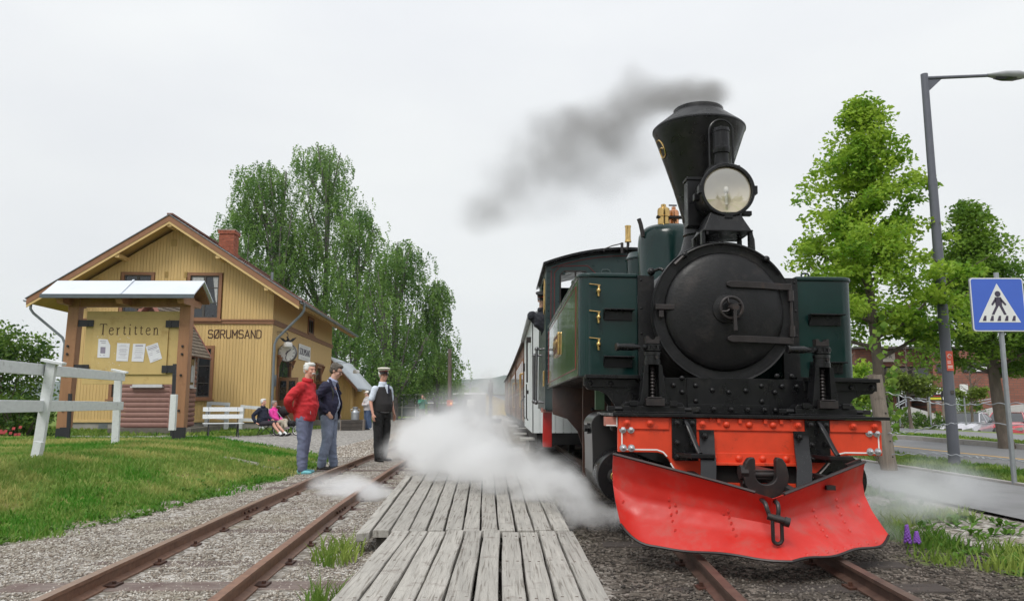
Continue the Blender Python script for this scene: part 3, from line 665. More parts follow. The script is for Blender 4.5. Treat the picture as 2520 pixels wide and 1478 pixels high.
for (x, z, w_, h_) in ((-4.55, 7.98, .26, .32), (-3.62, 7.98, .26, .32)):
    for k in range(7): mb.box(x, x + w_, -.028, -.006, z + k * h_ / 7, z + k * h_ / 7 + .028)
for (x, z, w_, h_) in ((-4.72, 6.6, .14, .26), (-3.9, 6.6, .14, .26)):
    for k in range(6): mb.box(x, x + w_, -.028, -.006, z + k * h_ / 6, z + k * h_ / 6 + .024)
tag(mb.build('gable_vents', M_soffit, st, smooth=0), kind='stuff')
SANS = {'S': [[(.55, .88), (.45, 1), (.12, 1), (0, .88), (0, .62), (.1, .52), (.48, .48), (.58, .38), (.58, .12), (.46, 0), (.12, 0), (0, .12)]], 'Ø': [[(.12, 0), (0, .14), (0, .86), (.12, 1), (.46, 1), (.58, .86), (.58, .14), (.46, 0), (.12, 0)], [(.0, -.06), (.58, 1.06)]],
        'R': [[(0, 0), (0, 1), (.42, 1), (.55, .88), (.55, .62), (.42, .5), (0, .5)], [(.25, .5), (.56, 0)]], 'U': [[(0, 1), (0, .14), (.12, 0), (.42, 0), (.55, .14), (.55, 1)]], 'M': [[(0, 0), (0, 1), (.32, .35), (.64, 1), (.64, 0)]], 'A': [[(0, 0), (.3, 1), (.6, 0)], [(.1, .3), (.5, .3)]],
        'N': [[(0, 0), (0, 1), (.54, 0), (.54, 1)]], 'D': [[(0, 0), (0, 1), (.38, 1), (.55, .84), (.55, .16), (.38, 0), (0, 0)]]}
def sans(word, x0, wd_, z0, h, y, th=.13):
    adv = [max(p[0] for s_ in SANS[c] for p in s_) for c in word]; tot = sum(adv) + .22 * (len(word) - 1); k = wd_ / tot; mb = MB(); x = x0
    for i, (c, a) in enumerate(zip(word, adv)):
        for s_ in SANS[c]:
            for j, (p, q) in enumerate(zip(s_[:-1], s_[1:])):
                A = Vector((x + p[0] * k, y, z0 + p[1] * h)); B_ = Vector((x + q[0] * k, y, z0 + q[1] * h)); d_ = (B_ - A).normalized() * th * h * .45
                mb.bar(A - d_, B_ + d_, .006 + .001 * (j % 3), th * h, up=Vector((-(B_ - A).z, 0, (B_ - A).x)).normalized())
        x += (a + .22) * k
    return mb
sans('SØRUMSAND', -2.72, 2.24, 3.955, .34, -.006).build('lettering', M_sign_ink, st, smooth=0)
# side wall (faces the tracks)
sw = [(7.0, 8.5, 4.82, 5.75)]
doors = [(1.0, 3.5, .3, 3.2), (9.1, 10.9, .3, 3.3)]
mb = MB(); nb = int(14.2 / .10)
for k in range(nb):
    y0 = k * .1; y1 = y0 + .092
    for (z0, z1) in ((.38, 4.56), (4.76, rz(0) - .3)):
        spans = [(z0, z1)]
        for (a, b, c, d_) in sw + doors:
            if y1 > a + .03 and y0 < b - .03:
                ns = []
                for (s0, s1) in spans:
                    if d_ <= s0 or c >= s1: ns.append((s0, s1)); continue
                    if c > s0: ns.append((s0, c))
                    if d_ < s1: ns.append((d_, s1))
                spans = ns
        for s0, s1 in spans: mb.box(-.06, random.uniform(0, .003), y0, y1, s0, s1)
tag(mb.build('side_boards', M_ochreside, st, smooth=0), kind='stuff')
mb = MB(); mb.box(-.03, .055, 0.055, 14.2, 4.57, 4.75); mb.box(.056, .085, .0, 14.2, 4.70, 4.77); mb.build('band_trim', M_brown, st, smooth=0)
win(st, 7.0, 8.5, 4.82, 5.75, 0, 2, 1, axis='x', curtain=False)
for i, (a, b, c, d_) in enumerate(doors):
    f = MB(); f.box(-.05, .08, a, a + .14, c, d_); f.box(-.05, .08, b - .14, b, c, d_); f.box(-.05, .08, a + .14, b - .14, d_ - .14, d_); f.box(-.05, .16, a - .1, b + .1, d_ + .002, d_ + .10)
    dr = f.build('door_frame', M_brown, st, smooth=0)
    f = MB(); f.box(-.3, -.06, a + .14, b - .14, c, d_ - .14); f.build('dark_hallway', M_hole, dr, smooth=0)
    f = MB(); f.box(-.02, .02, a + .16, b - .16, d_ - .85, d_ - .80); f.box(-.015, .0, a + .16, b - .16, d_ - .80, d_ - .14); f.build('transom', M_glass, dr, smooth=0)
    f = MB(); f.prism([(.08, d_ + .0), (.26, d_ + .0), (.08, d_ - .5)], a - .06, a - .01, 'y'); f.prism([(.08, d_ + .0), (.26, d_ + .0), (.08, d_ - .5)], b + .01, b + .06, 'y'); f.build('hood_bracket', M_brown, dr, smooth=0)
    # open leaf, standing out from the wall
    f = MB(); M_ = Matrix.Translation((.05, a + .1, 0)) @ Matrix.Rotation(R(-12), 4, 'Z')
    f.box(0, .95, -.03, .03, c, d_ - .9, M_); lf = f.build('door_leaf', mat('door_wood', (.16, .085, .045), .5, .2, 6), st, smooth=0)
    f = MB(); f.box(.12, .42, -.034, .034, c + 1.0, d_ - 1.05, M_); f.box(.53, .83, -.034, .034, c + 1.0, d_ - 1.05, M_); f.build('pane', M_glass, lf, smooth=0)
mb = MB(); mb.box(-.1, .5, 1.0, 3.5, -.1, .29); mb.box(-.1, .5, 9.1, 10.9, -.1, .29); mb.build('steps', M_conc, st, smooth=0)
# roof: sheets of tiles, verge boards, soffit, purlins
EX = 1.32; FY0 = -.95; FY1 = 15.1
for s in (-1, 1):
    xe = XR + s * (4.3 + EX)
    mb = MB(); mb.prism([(XR, SZ - .06), (xe, rz(xe) - .06), (xe, rz(xe) - .16), (XR, SZ - .16)], FY0 + .03, FY1); mb.build('soffit', M_soffit, st, smooth=0)
    # verge board
    mb = MB(); mb.prism([(XR, SZ + .03), (xe, rz(xe) + .03), (xe, rz(xe) - .23), (XR, SZ - .23)], FY0 - .03, FY0 + .02); mb.build('verge_board', M_brown, st, smooth=0)
    mb = MB(); mb.prism([(XR, SZ - .235), (xe, rz(xe) - .235), (xe, rz(xe) - .345), (XR, SZ - .345)], FY0 - .012, FY0 + .035); mb.build('verge_batten', M_ochrelight, st, smooth=0)
    mb = MB(); mb.prism([(XR, SZ + .075), (xe + s * .05, rz(xe + s * .05) + .075), (xe + s * .05, rz(xe + s * .05) + .04), (XR, SZ + .04)], FY0 - .07, FY0 + .3); mb.build('verge_flashing', M_gutter, st, smooth=0)
    # tiles: stepped courses with rolls
    L_ = math.hypot(xe - XR, rz(xe) - SZ); nc = 20; V = []; F = []; ny = 150
    ux = (xe - XR) / L_; uz = (rz(xe) - SZ) / L_; nx_, nz_ = -uz * s * s, ux
    nrm = Vector((-uz, 0, ux)) if s > 0 else Vector((uz, 0, -ux)); nrm = nrm if nrm.z > 0 else -nrm
    for c_ in range(nc):
        for e_ in (0, 1):
            d_ = L_ * (c_ + e_ * 1.06) / nc
            for j in range(ny + 1):
                y = FY0 + .2 + (FY1 - FY0 - .2) * j / ny; hgt = .02 + .035 * e_ + .03 * abs(math.sin(j * PI / 3))
                V.append((XR + ux * d_ + nrm.x * hgt, y, SZ + uz * d_ + nrm.z * hgt))
    for c_ in range(nc):
        b_ = c_ * 2 * (ny + 1)
        for j in range(ny): F.append((b_ + j, b_ + j + 1, b_ + ny + 1 + j + 1, b_ + ny + 1 + j))
    mb = MB(); mb.add(V, F); tag(mb.build('roof_tiles', M_tile, st, smooth=20), kind='stuff')
for x in (XR, XR - 2.1, XR + 2.1, XR - 4.2, XR + 4.2):
    z = rz(x) - .30; mb = MB(); mb.box(x - .09, x + .09, FY0 + .04, .0, z - .16, z - .0 if x != XR else z + .0); mb.build('purlin_end', M_ochrelight, st, smooth=0)
    pass
mb = MB(); mb.box(XR - .12, XR + .12, FY0, FY1, SZ + .05, SZ + .13); mb.build('ridge_cap', M_tile, st, smooth=0)
# rafters ends under the long eave
mb = MB()
for k in range(22): y = .3 + k * .68; mb.prism([(.0, rz(0) - .17), (1.25, rz(1.25) - .17), (1.25, rz(1.25) - .26), (.0, rz(0) - .34)], y, y + .09)
tag(mb.build('rafter_ends', M_ochrelight, st, smooth=0), kind='stuff')
# gutters + downpipes
for s, lab in ((1, 'right'), (-1, 'left')):
    xe = XR + s * (4.3 + EX) + s * .10; ze = rz(XR + s * (4.3 + EX)) - .02
    mb = MB(); pr = [(.085 * math.cos(a), .085 * math.sin(a)) for a in np.linspace(PI, 2 * PI, 9)]; pr += [(.078 * math.cos(a), .078 * math.sin(a)) for a in np.linspace(2 * PI, PI, 9)]
    mb.prism([(xe + p[0], ze + p[1]) for p in pr], FY0 + .05, FY1); mb.build('gutter', M_gutter, st, smooth=30)
    xw = .12 if s > 0 else -8.72; yb = -.02
    mb = MB(); mb.tube([(xe, FY0 + .5, ze - .06), (xe, FY0 + .5, ze - .32), (xe - s * .12, FY0 + .52, ze - .5), (xw + s * .1, yb - .02, ze - 1.5), (xw, yb, ze - 1.75), (xw, yb, .1)], .055, 10); mb.build('downpipe', M_gutter, st, smooth=40)
# chimney: each brick a part
ch = thing('chimney', 'red brick chimney on the right roof slope of the yellow station', 'chimney', SA + Matrix.Rotation(STH, 3, 'Z') @ Vector((-3.35, 4.0, 8.3)), STH)
ch2 = ch
mb = MB(); mb.box(-.36, .36, -.36, .36, -.9, 1.28); mb.build('core', M_mortar, ch, smooth=0)
rowh = .083; bl = .245
def course(z, hw, off):
    for face in range(2):
        x = -hw + (off * bl / 2)
        segs = [-hw] + [q for q in np.arange(-hw + (bl / 2 if off else bl), hw - .03, bl)] + [hw]
        for a, b in zip(segs[:-1], segs[1:]):
            mb = MB(); e = random.uniform(.012, .02)
            if face == 0: mb.box(a + .006, b - .006, -hw - e, -hw + .02, z + .006, z + rowh - .005)
            else: mb.box(hw - .02, hw + e, a + .006, b - .006, z + .006, z + rowh - .005)
            mb.build('brick', M_brick, ch, smooth=0)
for r_ in range(20):
    z = -.42 + r_ * rowh; hw = .36 if r_ not in (18, 19) else .41
    if r_ < 7: hw = .42
    course(z, hw, r_ % 2)
mb = MB(); mb.box(-.44, .44, -.44, .44, 1.242, 1.30); mb.box(-.415, .415, -.415, .415, -.9, .155); mb.build('cap', M_mortar, ch, smooth=0)
mb = MB(); mb.cyl((0, 0, 0), (0, 0, .55), .07); vp = mb.build('roof_vent', M_gutter, st); vp.location = (-1.7, 6.0, 7.35)
# platform name sign on the side wall
sg = thing('name_sign', 'white enamel station name sign on the side wall of the yellow station', 'sign', SA + Matrix.Rotation(STH, 3, 'Z') @ Vector((.02, 5.0, 3.36)), STH)
mb = MB(); mb.box(0, .03, 0, 2.75, 0, .78); mb.build('plate', M_white, sg, smooth=0, bevel=.008)
text_mesh('SORUMSAND', .5, M_ink, sg, loc=(.034, 1.375, .40), rot=(R(90), 0, R(90)), width=2.45)
mb = MB()
for z in (.68, .1):
    y = .45
    while y < 2.2: l = random.uniform(.06, .2); mb.box(.03, .034, y, y + l, z - .02, z + .02); y += l + .07
tag(mb.build('small_print', mat('pale_print', (.5, .5, .5), .8), sg, smooth=0), kind='stuff')
# platform clock on its wrought-iron bracket
ck_o = SA + Matrix.Rotation(STH, 3, 'Z') @ Vector((.42, 1.15, 3.40))
ck = thing('platform_clock', 'round white station clock on a wrought-iron bracket at the corner of the yellow station', 'clock', ck_o)
mb = MB(); mb.lathe([(.40, 0), (.42, .03), (.42, .2), (.38, .24)], (0, -.12, 0), 'y', 40); cs = mb.build('case', mat('clock_case', (.12, .11, .10), .4), ck)
mb = MB(); mb.lathe([(.001, 0), (.375, 0), (.375, .01)], (0, -.128, 0), 'y', 40, cap=False); fc = mb.build('dial', M_white, ck)
mb = MB()
for k in range(60):
    a = 2 * PI * k / 60; big_ = k % 5 == 0; r0 = .27 if k % 15 == 0 else (.285 if big_ else .335); w_ = .012 if big_ else .004
    M_ = Matrix.Rotation(-a, 4, 'Y'); mb.box(-w_, w_, -.134, -.129, r0, .36, M_)
mb.build('minute_marks', M_ink, fc, smooth=0)
for nm, ang, l, w_ in (('hour_hand', 48, .22, .02), ('minute_hand', 191, .33, .014)):
    mb = MB(); M_ = Matrix.Rotation(R(ang), 4, 'Y'); mb.box(-w_, w_, -.145 - .005 * (l > .3), -.138 - .005 * (l > .3), -.09, l, M_); mb.build(nm, M_ink, ck, smooth=0)
mb = MB()
for dx in (-.06,):
    mb.tube([(-.42, .1, -.5), (.2, .1, -.5)], .014, 6); mb.tube([(-.42, .1, -.56), (.2, .1, -.56)], .012, 6); mb.tube([(-.42, .1, -.43), (.15, .1, -.43)], .01, 6)
mb.tube(smooth_path([(.26, .1, -.66), (.22, .1, -.58), (.1, .1, -.56), (-.15, .1, -.66), (-.3, .1, -.85), (-.36, .1, -1.1)], 5), .016, 6)
mb.tube([(-.2, .1, -.42), (-.22, .1, -1.15)], .014, 6); mb.tube(smooth_path([(-.42, .1, -.6), (-.28, .1, -.75), (-.35, .1, -1.0), (-.42, .1, -1.05)], 5), .012, 6)
mb.cyl((0, .08, -.46), (0, .08, -.36), .05); mb.build('bracket', M_blackpl, ck)
def wall_lamp(name, label, loc, arm, eagle):
    r = thing(name, label, 'lamp', loc); mb = MB()
    mb.tube(smooth_path([(-arm, .0, .48), (-arm * .5, .0, .50), (-.12, .0, .48), (-.02, .0, .40), (0, .0, .26)], 6), .015, 8)
    mb.tube(smooth_path([(-arm, .0, .12), (-arm * .85, .0, .32), (-arm * .5, .0, .44), (-.3, 0, .47)], 6), .010, 6)
    mb.lathe([(.012, .05), (.012, 0)], (-arm * .8, 0, .42), 'y', 10); mb.build('arm', M_blackpl, r)
    if eagle:
        mb = MB()
        for s in (-1, 1):
            mb.prism([(s * .02, .14), (s * .12, .12), (s * .2, .2), (s * .38, .24), (s * .30, .15), (s * .22, .07), (s * .10, .03), (s * .02, .04)], -.012, .012)
        mb.ball((0, 0, .14), (.06, .05, .09), 10, 8); mb.ball((-.03, -.02, .25), .04, 8, 6); mb.build('winged_ornament', M_blackpl, r)
    mb = MB(); mb.lathe([(.06, .05), (.17, .02), (.195, -.03), (.20, -.16), (.185, -.185), (.001, -.185)], (0, 0, 0), 'z', 28); mb.build('shade', M_lamp, r)
    return r
wall_lamp('wall_lamp', 'white glass wall lamp with winged iron ornament above the station clock', ck_o + Vector((.09, -.36, .42)), .72, True)
wall_lamp('wall_lamp', 'white glass wall lamp at the far corner of the station above the pale annex roof', W(877, 911, 47.4), 1.5, False)
tg = thing('thermometer_plate', 'small grey plate beside the downpipe at the station corner', 'plate', SA + Matrix.Rotation(STH, 3, 'Z') @ Vector((.03, .45, 1.9))); mb = MB(); mb.box(0, .03, 0, .3, 0, .5); mb.build('plate', M_gutter, tg, smooth=0)

# ---------------------------------------------------------------- annex with pale metal roof
an = thing('station_annex', 'small yellow annex with pale metal roof behind the station', 'building', (-9.45, 47.8, 0), STH)
AW = 2.75
def az_(x): return 4.05 - 1.08 * abs(x + AW / 2)
mb = MB(); mb.prism([(-AW, .0), (0, .0), (0, az_(0) - .12), (-AW / 2, az_(-AW / 2) - .12), (-AW, az_(-AW) - .12)], .03, 8.0); mb.build('wall', M_ochre, an, smooth=0)
for k in range(21):
    x0 = -AW + k * .131; x1 = x0 + .122
    mb = MB(); mb.prism([(x0, .25), (x1, .25), (x1, az_(x1) - .1), (x0, az_(x0) - .1)], -.02, .03); mb.build('board', M_ochre, an, smooth=0)
for s in (-1, 1):
    xa = -AW / 2; xe = xa + s * (AW / 2 + .42)
    mb = MB(); mb.prism([(xa, az_(xa) + .05), (xe, az_(xe) + .05), (xe, az_(xe) - .02), (xa, az_(xa) - .02)], -.55, 8.3); mb.build('roof_sheet', M_zinc, an, smooth=0)
    mb = MB(); mb.prism([(xa, az_(xa) - .025), (xe, az_(xe) - .025), (xe, az_(xe) - .24), (xa, az_(xa) - .24)], -.5, -.45); mb.build('verge_board', M_brown, an, smooth=0)
    mb = MB(); mb.box(xe - .02, xe + .1, -.5, 8.2, az_(xe) - .17, az_(xe) - .03); mb.build('gutter', M_gutter, an, smooth=0)
for (y0, y1) in ((1.0, 2.1), (4.2, 5.3)):
    mb = MB(); mb.box(-.02, .03, y0, y1, .1, 2.1); d_ = mb.build('door', M_brown, an, smooth=0)
    mb = MB(); mb.box(.031, .06, y0 + .12, y1 - .12, .15, 2.0); mb.build('door_panel', M_ochrelight, d_, smooth=0)
mb = MB(); M_ = Matrix.Translation((.0, 1.0, 0)) @ Matrix.Rotation(R(-25), 4, 'Z'); mb.box(0, .8, -.03, .03, .1, 2.05, M_); mb.build('open_door', M_ochrelight, an, smooth=0)
# chalked lettering on the annex wall: pale faded strokes
mb = MB()
for r_, z in enumerate((1.75, 1.45, 1.1, .85)):
    for k in range(5):
        x = -1.6 + k * .14 + .2 * (r_ > 1); mb.box(x, x + .03, -.026, -.021, z, z + .13); mb.box(x + .03, x + .09, -.026, -.021, z + .1 * random.random(), z + .03 + .1 * random.random())
tag(mb.build('faded_lettering', M_white, an, smooth=0), kind='stuff')

# ---------------------------------------------------------------- pink log kiosk
HK = Vector((-14.05, 28.6, .02))
hk = thing('log_kiosk', 'small pink log kiosk with steep tiled roof in front of the yellow station', 'kiosk', HK)
HW = 1.72; HD = 1.9
mb = MB(); mb.box(-.35, HW + .95, -.45, HD + .6, -.2, .22); mb.build('base', mat('grey_base', (.13, .12, .10), .9, .2), hk, smooth=0)
nl = 15; lh = 2.75 / nl
for k in range(nl):
    z = .24 + k * lh
    for nm in range(2):
        mb = MB()
        if nm == 0: mb.tube([(-.14, 0, z + lh / 2), (HW + .14, 0, z + lh / 2)], [(.04, lh * .5), (.04, lh * .5)], 10, up=(0, 0, 1))
        else: mb.tube([(HW, -.14, z + lh / 2), (HW, HD + .14, z + lh / 2)], [(.07, lh * .5), (.07, lh * .5)], 10, up=(0, 0, 1))
        mb.build('log', M_pink, hk, smooth=40)
mb = MB(); mb.box(.02, HW - .02, .03, HD, .2, 3.0); mb.build('wall_core', M_pink, hk, smooth=0)
rk = 5.02; hs = 1.62; cxk = HW / 2
def hz(x): return rk - hs * abs(x - cxk)
for k in range(13):
    z = 3.0 + k * .14; hw_ = (rk - .12 - z) / hs
    if hw_ < .1: break
    mb = MB(); mb.box(cxk - hw_, cxk + hw_, .0, .05, z, z + .133); mb.build('gable_board', M_pink, hk, smooth=0)
HE = 1.28
for s in (-1, 1):
    xe = cxk + s * HE
    mb = MB(); mb.prism([(cxk, rk), (xe, hz(xe)), (xe, hz(xe) - .06), (cxk, rk - .1)], -.42, HD + .5); mb.build('roof_deck', M_pinktrim, hk, smooth=0)
    mb = MB(); mb.prism([(cxk, rk + .12), (xe + s * .04, hz(xe + s * .04) + .12), (xe + s * .04, hz(xe + s * .04) - .08), (cxk, rk - .12)], -.50, -.43); mb.build('bargeboard', M_pinktrim, hk, smooth=0)
    mb = MB(); mb.prism([(cxk, rk + .12), (xe + s * .04, hz(xe + s * .04) + .12), (xe + s * .04, hz(xe + s * .04) - .05), (cxk, rk - .09)], HD + .51, HD + .56); mb.build('bargeboard', M_pinktrim, hk, smooth=0)
L_ = math.hypot(HE, HE * hs); ux = HE / L_; uz = -HE * hs / L_; nrm = Vector((-uz, 0, ux))
mbt = MB(); mbt.add([(-.075, 0, 0), (.075, 0, 0), (.075, .19, .012), (.0, .225, .016), (-.075, .19, .012), (-.075, 0, -.02), (.075, 0, -.02), (.075, .19, -.01), (0, .225, -.006), (-.075, .19, -.01)], [(0, 1, 2, 3, 4), (2, 3, 8, 7), (3, 4, 9, 8), (1, 2, 7, 6), (0, 4, 9, 5)])
met = mbt.mesh('roof_tile', 0); met.materials.append(M_huttile)
nr = 15; ncol = 17
for i in range(nr):
    for j in range(ncol):
        d_ = (i + .1) * L_ / nr; y = -.38 + j * .158 + (.079 if i % 2 else 0)
        o = link('roof_tile', met, hk)
        o.matrix_local = Matrix.Translation((cxk + ux * d_ + nrm.x * .03, y + .07, rk + uz * d_ + nrm.z * .03)) @ Matrix(((0, ux, nrm.x, 0), (-1, 0, 0, 0), (0, uz, nrm.z, 0), (0, 0, 0, 1))) @ Matrix.Rotation(random.uniform(-.04, .04), 4, 'Z') @ Matrix.Rotation(.10, 4, 'X')
# ridge ornament
mb = MB(); mb.tube(smooth_path([(cxk, -.46, rk + .05), (cxk - .02, -.5, rk + .3), (cxk - .1, -.52, rk + .5), (cxk - .02, -.5, rk + .56)], 5), [.07] * 10 + [.05] * 6, 8); mb.build('ridge_ornament', M_pinktrim, hk)
def archwin(x0, w_, z0, h_, side, pan=True):
    def pt(a, z, d): return (a, -d, z) if side == 'f' else (HW + d, a, z)
    def arch(x0, w_, z0, h_, d0, d1):
        pl = [(x0, z0), (x0 + w_, z0)] + [(x0 + w_ / 2 + w_ / 2 * math.cos(t_), z0 + h_ - w_ * .62 + w_ * .62 * math.sin(t_)) for t_ in np.linspace(0, PI, 12)]
        n_ = len(pl); vs = [pt(a, b, d0) for a, b in pl] + [pt(a, b, d1) for a, b in pl]
        return MB().add(vs, [tuple(range(n_)), tuple(range(2 * n_ - 1, n_ - 1, -1))] + [(i, i + n_, (i + 1) % n_ + n_, (i + 1) % n_) for i in range(n_)])
    w__ = arch(x0, w_, z0, h_, .06, .12).build('window', M_greytrim, hk, smooth=0)
    arch(x0 + .09, w_ - .18, z0 + .09, h_ - .2, .06, .124).build('pane', M_glass, w__, smooth=0)
    arch(x0 + .13, w_ - .26, z0 + .2, (h_ - .2) * .55, .06, .128).build('curtain', M_curtain, w__, smooth=0)
    mb = MB(); vs = [pt(x0 - .04, z0, .0), pt(x0 + w_ + .04, z0 - .05, .2)]; a, b = vs; mb.box(min(a[0], b[0]), max(a[0], b[0]), min(a[1], b[1]), max(a[1], b[1]), z0 - .05, z0); mb.build('sill', M_greytrim, w__, smooth=0)
archwin(.28, 1.1, 1.75, 1.35, 'f'); archwin(.30, .62, 1.75, 1.4, 's')
archwin(1.18, .5, 1.75, 1.4, 's')
mb = MB(); mb.box(HW + .07, HW + .10, .28, .95, .95, 1.68); mb.build('panel', M_pinktrim, hk, smooth=0)
mb = MB(); mb.box(HW + .07, HW + .11, .26, .97, .55, .9); v_ = mb.build('vent_panel', mat('dark_vent', (.07, .075, .075), .7), hk, smooth=0)
mb = MB()
for z in (1.72, .93, .5): mb.box(HW + .07, HW + .14, .22, 1.0, z - .03, z + .02)
mb.build('trim', M_greytrim, hk, smooth=0)


# ---------------------------------------------------------------- notice board
def serif(s, xo, zo, h, y, mb):
    """one letter with serifs from strokes; h = cap height"""
    def ln(pts, w0):
        P = [(xo + a * h, y, zo + b * h) for a, b in pts]
        for a, b in zip(P[:-1], P[1:]): mb.bar(a, b, w0 * h, .006, up=(0, 1, 0)) if False else mb.bar(a, b, .006, w0 * h, up=Vector((b[2] - a[2], 0, -(b[0] - a[0]))).normalized())
    if s == 'T': ln([(.36, .02), (.36, .97)], .12); ln([(0, .97), (.74, .97)], .06); ln([(.015, .98), (-.01, .82)], .04); ln([(.725, .98), (.75, .82)], .04); ln([(.2, .02), (.52, .02)], .04); return .86
    if s in 'en':
        pass
    if s == 'e': ln([(.06, .36), (.5, .42), (.46, .56), (.32, .64), (.17, .60), (.06, .45), (.05, .27), (.13, .09), (.28, .01), (.43, .04), (.53, .13)], .075); return .68
    if s == 'r': ln([(.13, .02), (.13, .62)], .10); ln([(0, .58), (.13, .62)], .05); ln([(.0, .02), (.28, .02)], .04); ln([(.15, .46), (.26, .60), (.38, .62)], .08); return .60
    if s == 't': ln([(.13, .78), (.13, .12), (.2, .03), (.34, .08)], .085); ln([(0, .62), (.34, .62)], .045); return .50
    if s == 'i': ln([(.13, .02), (.13, .62)], .10); ln([(0, .58), (.13, .62)], .05); ln([(.0, .02), (.28, .02)], .04); ln([(.12, .86), (.16, .96)], .11); return .46
    if s == 'n': ln([(.13, .02), (.13, .62)], .10); ln([(0, .58), (.13, .62)], .05); ln([(.0, .02), (.26, .02)], .04); ln([(.15, .48), (.28, .62), (.42, .60), (.48, .48), (.48, .02)], .09); ln([(.36, .02), (.62, .02)], .04); return .74
nbY = 16.5; nbz = .4
nb_ = thing('notice_board', 'wooden notice board lettered Tertitten under a small zinc roof, between brown posts', 'notice board', (-8.1, nbY, nbz)); NB = Vector((-8.1, nbY, nbz))
def nbx(px, py, Y=nbY): p = W(px, py, Y); return p.x - NB.x, p.z - NB.z
for nm, (xa, _), lean in (('post', nbx(158, 1050), -.0), ('post', nbx(443, 1045), -.03)):
    xt = xa + .06 if xa < 0 else xa + .01
    mb = MB(); mb.add([(xa - .12, -.1, .18), (xa + .12, -.1, .18), (xa + .12, .1, .18), (xa - .12, .1, .18), (xt - .115, -.1, 2.98), (xt + .115, -.1, 2.98), (xt + .115, .1, 2.98), (xt - .115, .1, 2.98)], [(0, 1, 2, 3), (4, 7, 6, 5), (0, 4, 5, 1), (1, 5, 6, 2), (2, 6, 7, 3), (3, 7, 4, 0)])
    p = mb.build('post', M_postbrown, nb_, smooth=0, bevel=.006)
    mb = MB(); mb.box(xa - .02, xa + .14, -.13, -.02, -.25, .2); mb.box(xa - .12, xa + .0, -.1, .1, -.2, .17); mb.build('steel_foot', M_blackpl, nb_, smooth=0)
    mb = MB()
    for z in (.55, 1.3, 1.75, 1.92): mb.cyl((xa + .0, -.125, z), (xa + .0, -.09, z), .026, seg=8)
    mb.build('bolts', M_iron, p, smooth=0)
mb = MB(); mb.box(-1.32, 1.3, -.07, .07, 2.78, 2.97); mb.build('top_beam', M_postbrown, nb_, smooth=0, bevel=.005)
xl, zt_ = nbx(216, 766); xr, zb_ = nbx(435, 945)
mb = MB(); mb.box(xl, xr, -.02, .02, zb_, zt_); mb.build('back_panel', M_board, nb_, smooth=0, bevel=.004)
xl2, zt2 = nbx(238, 785); xr2, zb2 = nbx(407, 921)
mb = MB(); mb.box(xl2 - .03, xr2 + .03, -.055, -.022, zb2, zt2); mb.build('front_panel', M_board, nb_, smooth=0, bevel=.004)
for (px0, px1, py0, py1) in ((190, 234, 788, 804), (412, 452, 789, 806), (182, 222, 897, 911), (402, 440, 899, 917)):
    a, b = nbx(px0, py0); c_, d_ = nbx(px1, py1); mb = MB(); mb.box(a, c_, -.075, -.058, d_, b); s_ = mb.build('steel_strap', M_blackpl, nb_, smooth=0)
    mb = MB()
    for q in (.3, .75): mb.cyl((c_ - .12 if a < 0 else a + .12, -.075, b + (d_ - b) * q), (c_ - .12 if a < 0 else a + .12, -.088, b + (d_ - b) * q), .014, seg=6)
    mb.build('bolts', M_iron, s_, smooth=0)
# lettering
mb = MB(); x = 0
tm = MB(); adv = []
for c_ in 'Tertitten': adv.append(x); x += serif(c_, x * 1.0, 0, 1.0, 0, tm) + .13
a, b = nbx(248, 824); c2, _ = nbx(395, 824); hh = nbx(248, 797)[1] - b
tm.v = [(p[0] / (x - .16) * (c2 - a) + a, -.0575 + p[1] * .3, p[2] * hh + b) for p in tm.v]; tm.build('lettering', M_sign_ink, nb_, smooth=0)
def paper(poly, label, kind_):
    P = [nbx(*p) for p in poly]; cxp = sum(p[0] for p in P) / len(P); czp = sum(p[1] for p in P) / len(P)
    r = thing('poster', label, 'poster', NB + Vector((cxp, -.058, czp)))
    P = [(p[0] - cxp, p[1] - czp) for p in P]; mb = MB(); mb.prism(P, -.004, -.001); mb.build('sheet', M_paper, r, smooth=0)
    ex = Vector((P[1][0] - P[0][0], P[1][1] - P[0][1])); ey = Vector((P[-1][0] - P[0][0], P[-1][1] - P[0][1])); o0 = Vector(P[0]); mb = MB()
    def rect(u0, u1, v0, v1):
        q = [o0 + ex * u + ey * v for u, v in ((u0, v0), (u1, v0), (u1, v1), (u0, v1))]; mb.add([(p.x, -.0055, p.y) for p in q], [(0, 1, 2, 3)])
    if kind_ == 0:
        rect(.2, .85, .10, .13); rect(.35, .85, .20, .225); rect(.25, .42, .85, .875); rect(.62, .85, .85, .875); rect(.3, .85, .42, .76)
    if kind_ == 1:
        for v in (.12, .18, .32, .38, .44, .49, .58, .63, .69, .80): q = random.uniform(.1, .3); rect(q, 1 - q, v, v + .012)
    if kind_ == 3:
        rect(.12, .88, .08, .10); rect(.1, .9, .17, .205); rect(.1, .95, .25, .275); rect(.3, .8, .34, .35); rect(.08, .4, .47, .485); rect(.7, .95, .44, .47); rect(.08, .4, .57, .585); rect(.7, .95, .54, .57); rect(.25, .75, .9, .92)
    if kind_ == 2:
        rect(.2, .8, .08, .14)
        for v in (.25, .36, .46, .55, .66, .74, .80): q = random.uniform(.1, .35); rect(q, 1 - q, v, v + .014)
    mb.build('print', mat('grey_print', (.25, .22, .30), .8), r, smooth=0)
    return r
paper([(246, 834), (268, 835), (275, 850), (273, 880), (243, 880)], 'torn white poster with a small picture, leftmost on the notice board', 0)
paper([(292, 844), (323, 845), (318, 889), (289, 888)], 'white sheet with faint centred lines, second from the left on the notice board', 1)
paper([(331, 846), (362, 846), (356, 890), (327, 889)], 'white sheet with bold heading, third from the left on the notice board', 2)
paper([(362, 853), (391, 843), (402, 882), (373, 893)], 'tilted white sheet, rightmost on the notice board', 3)
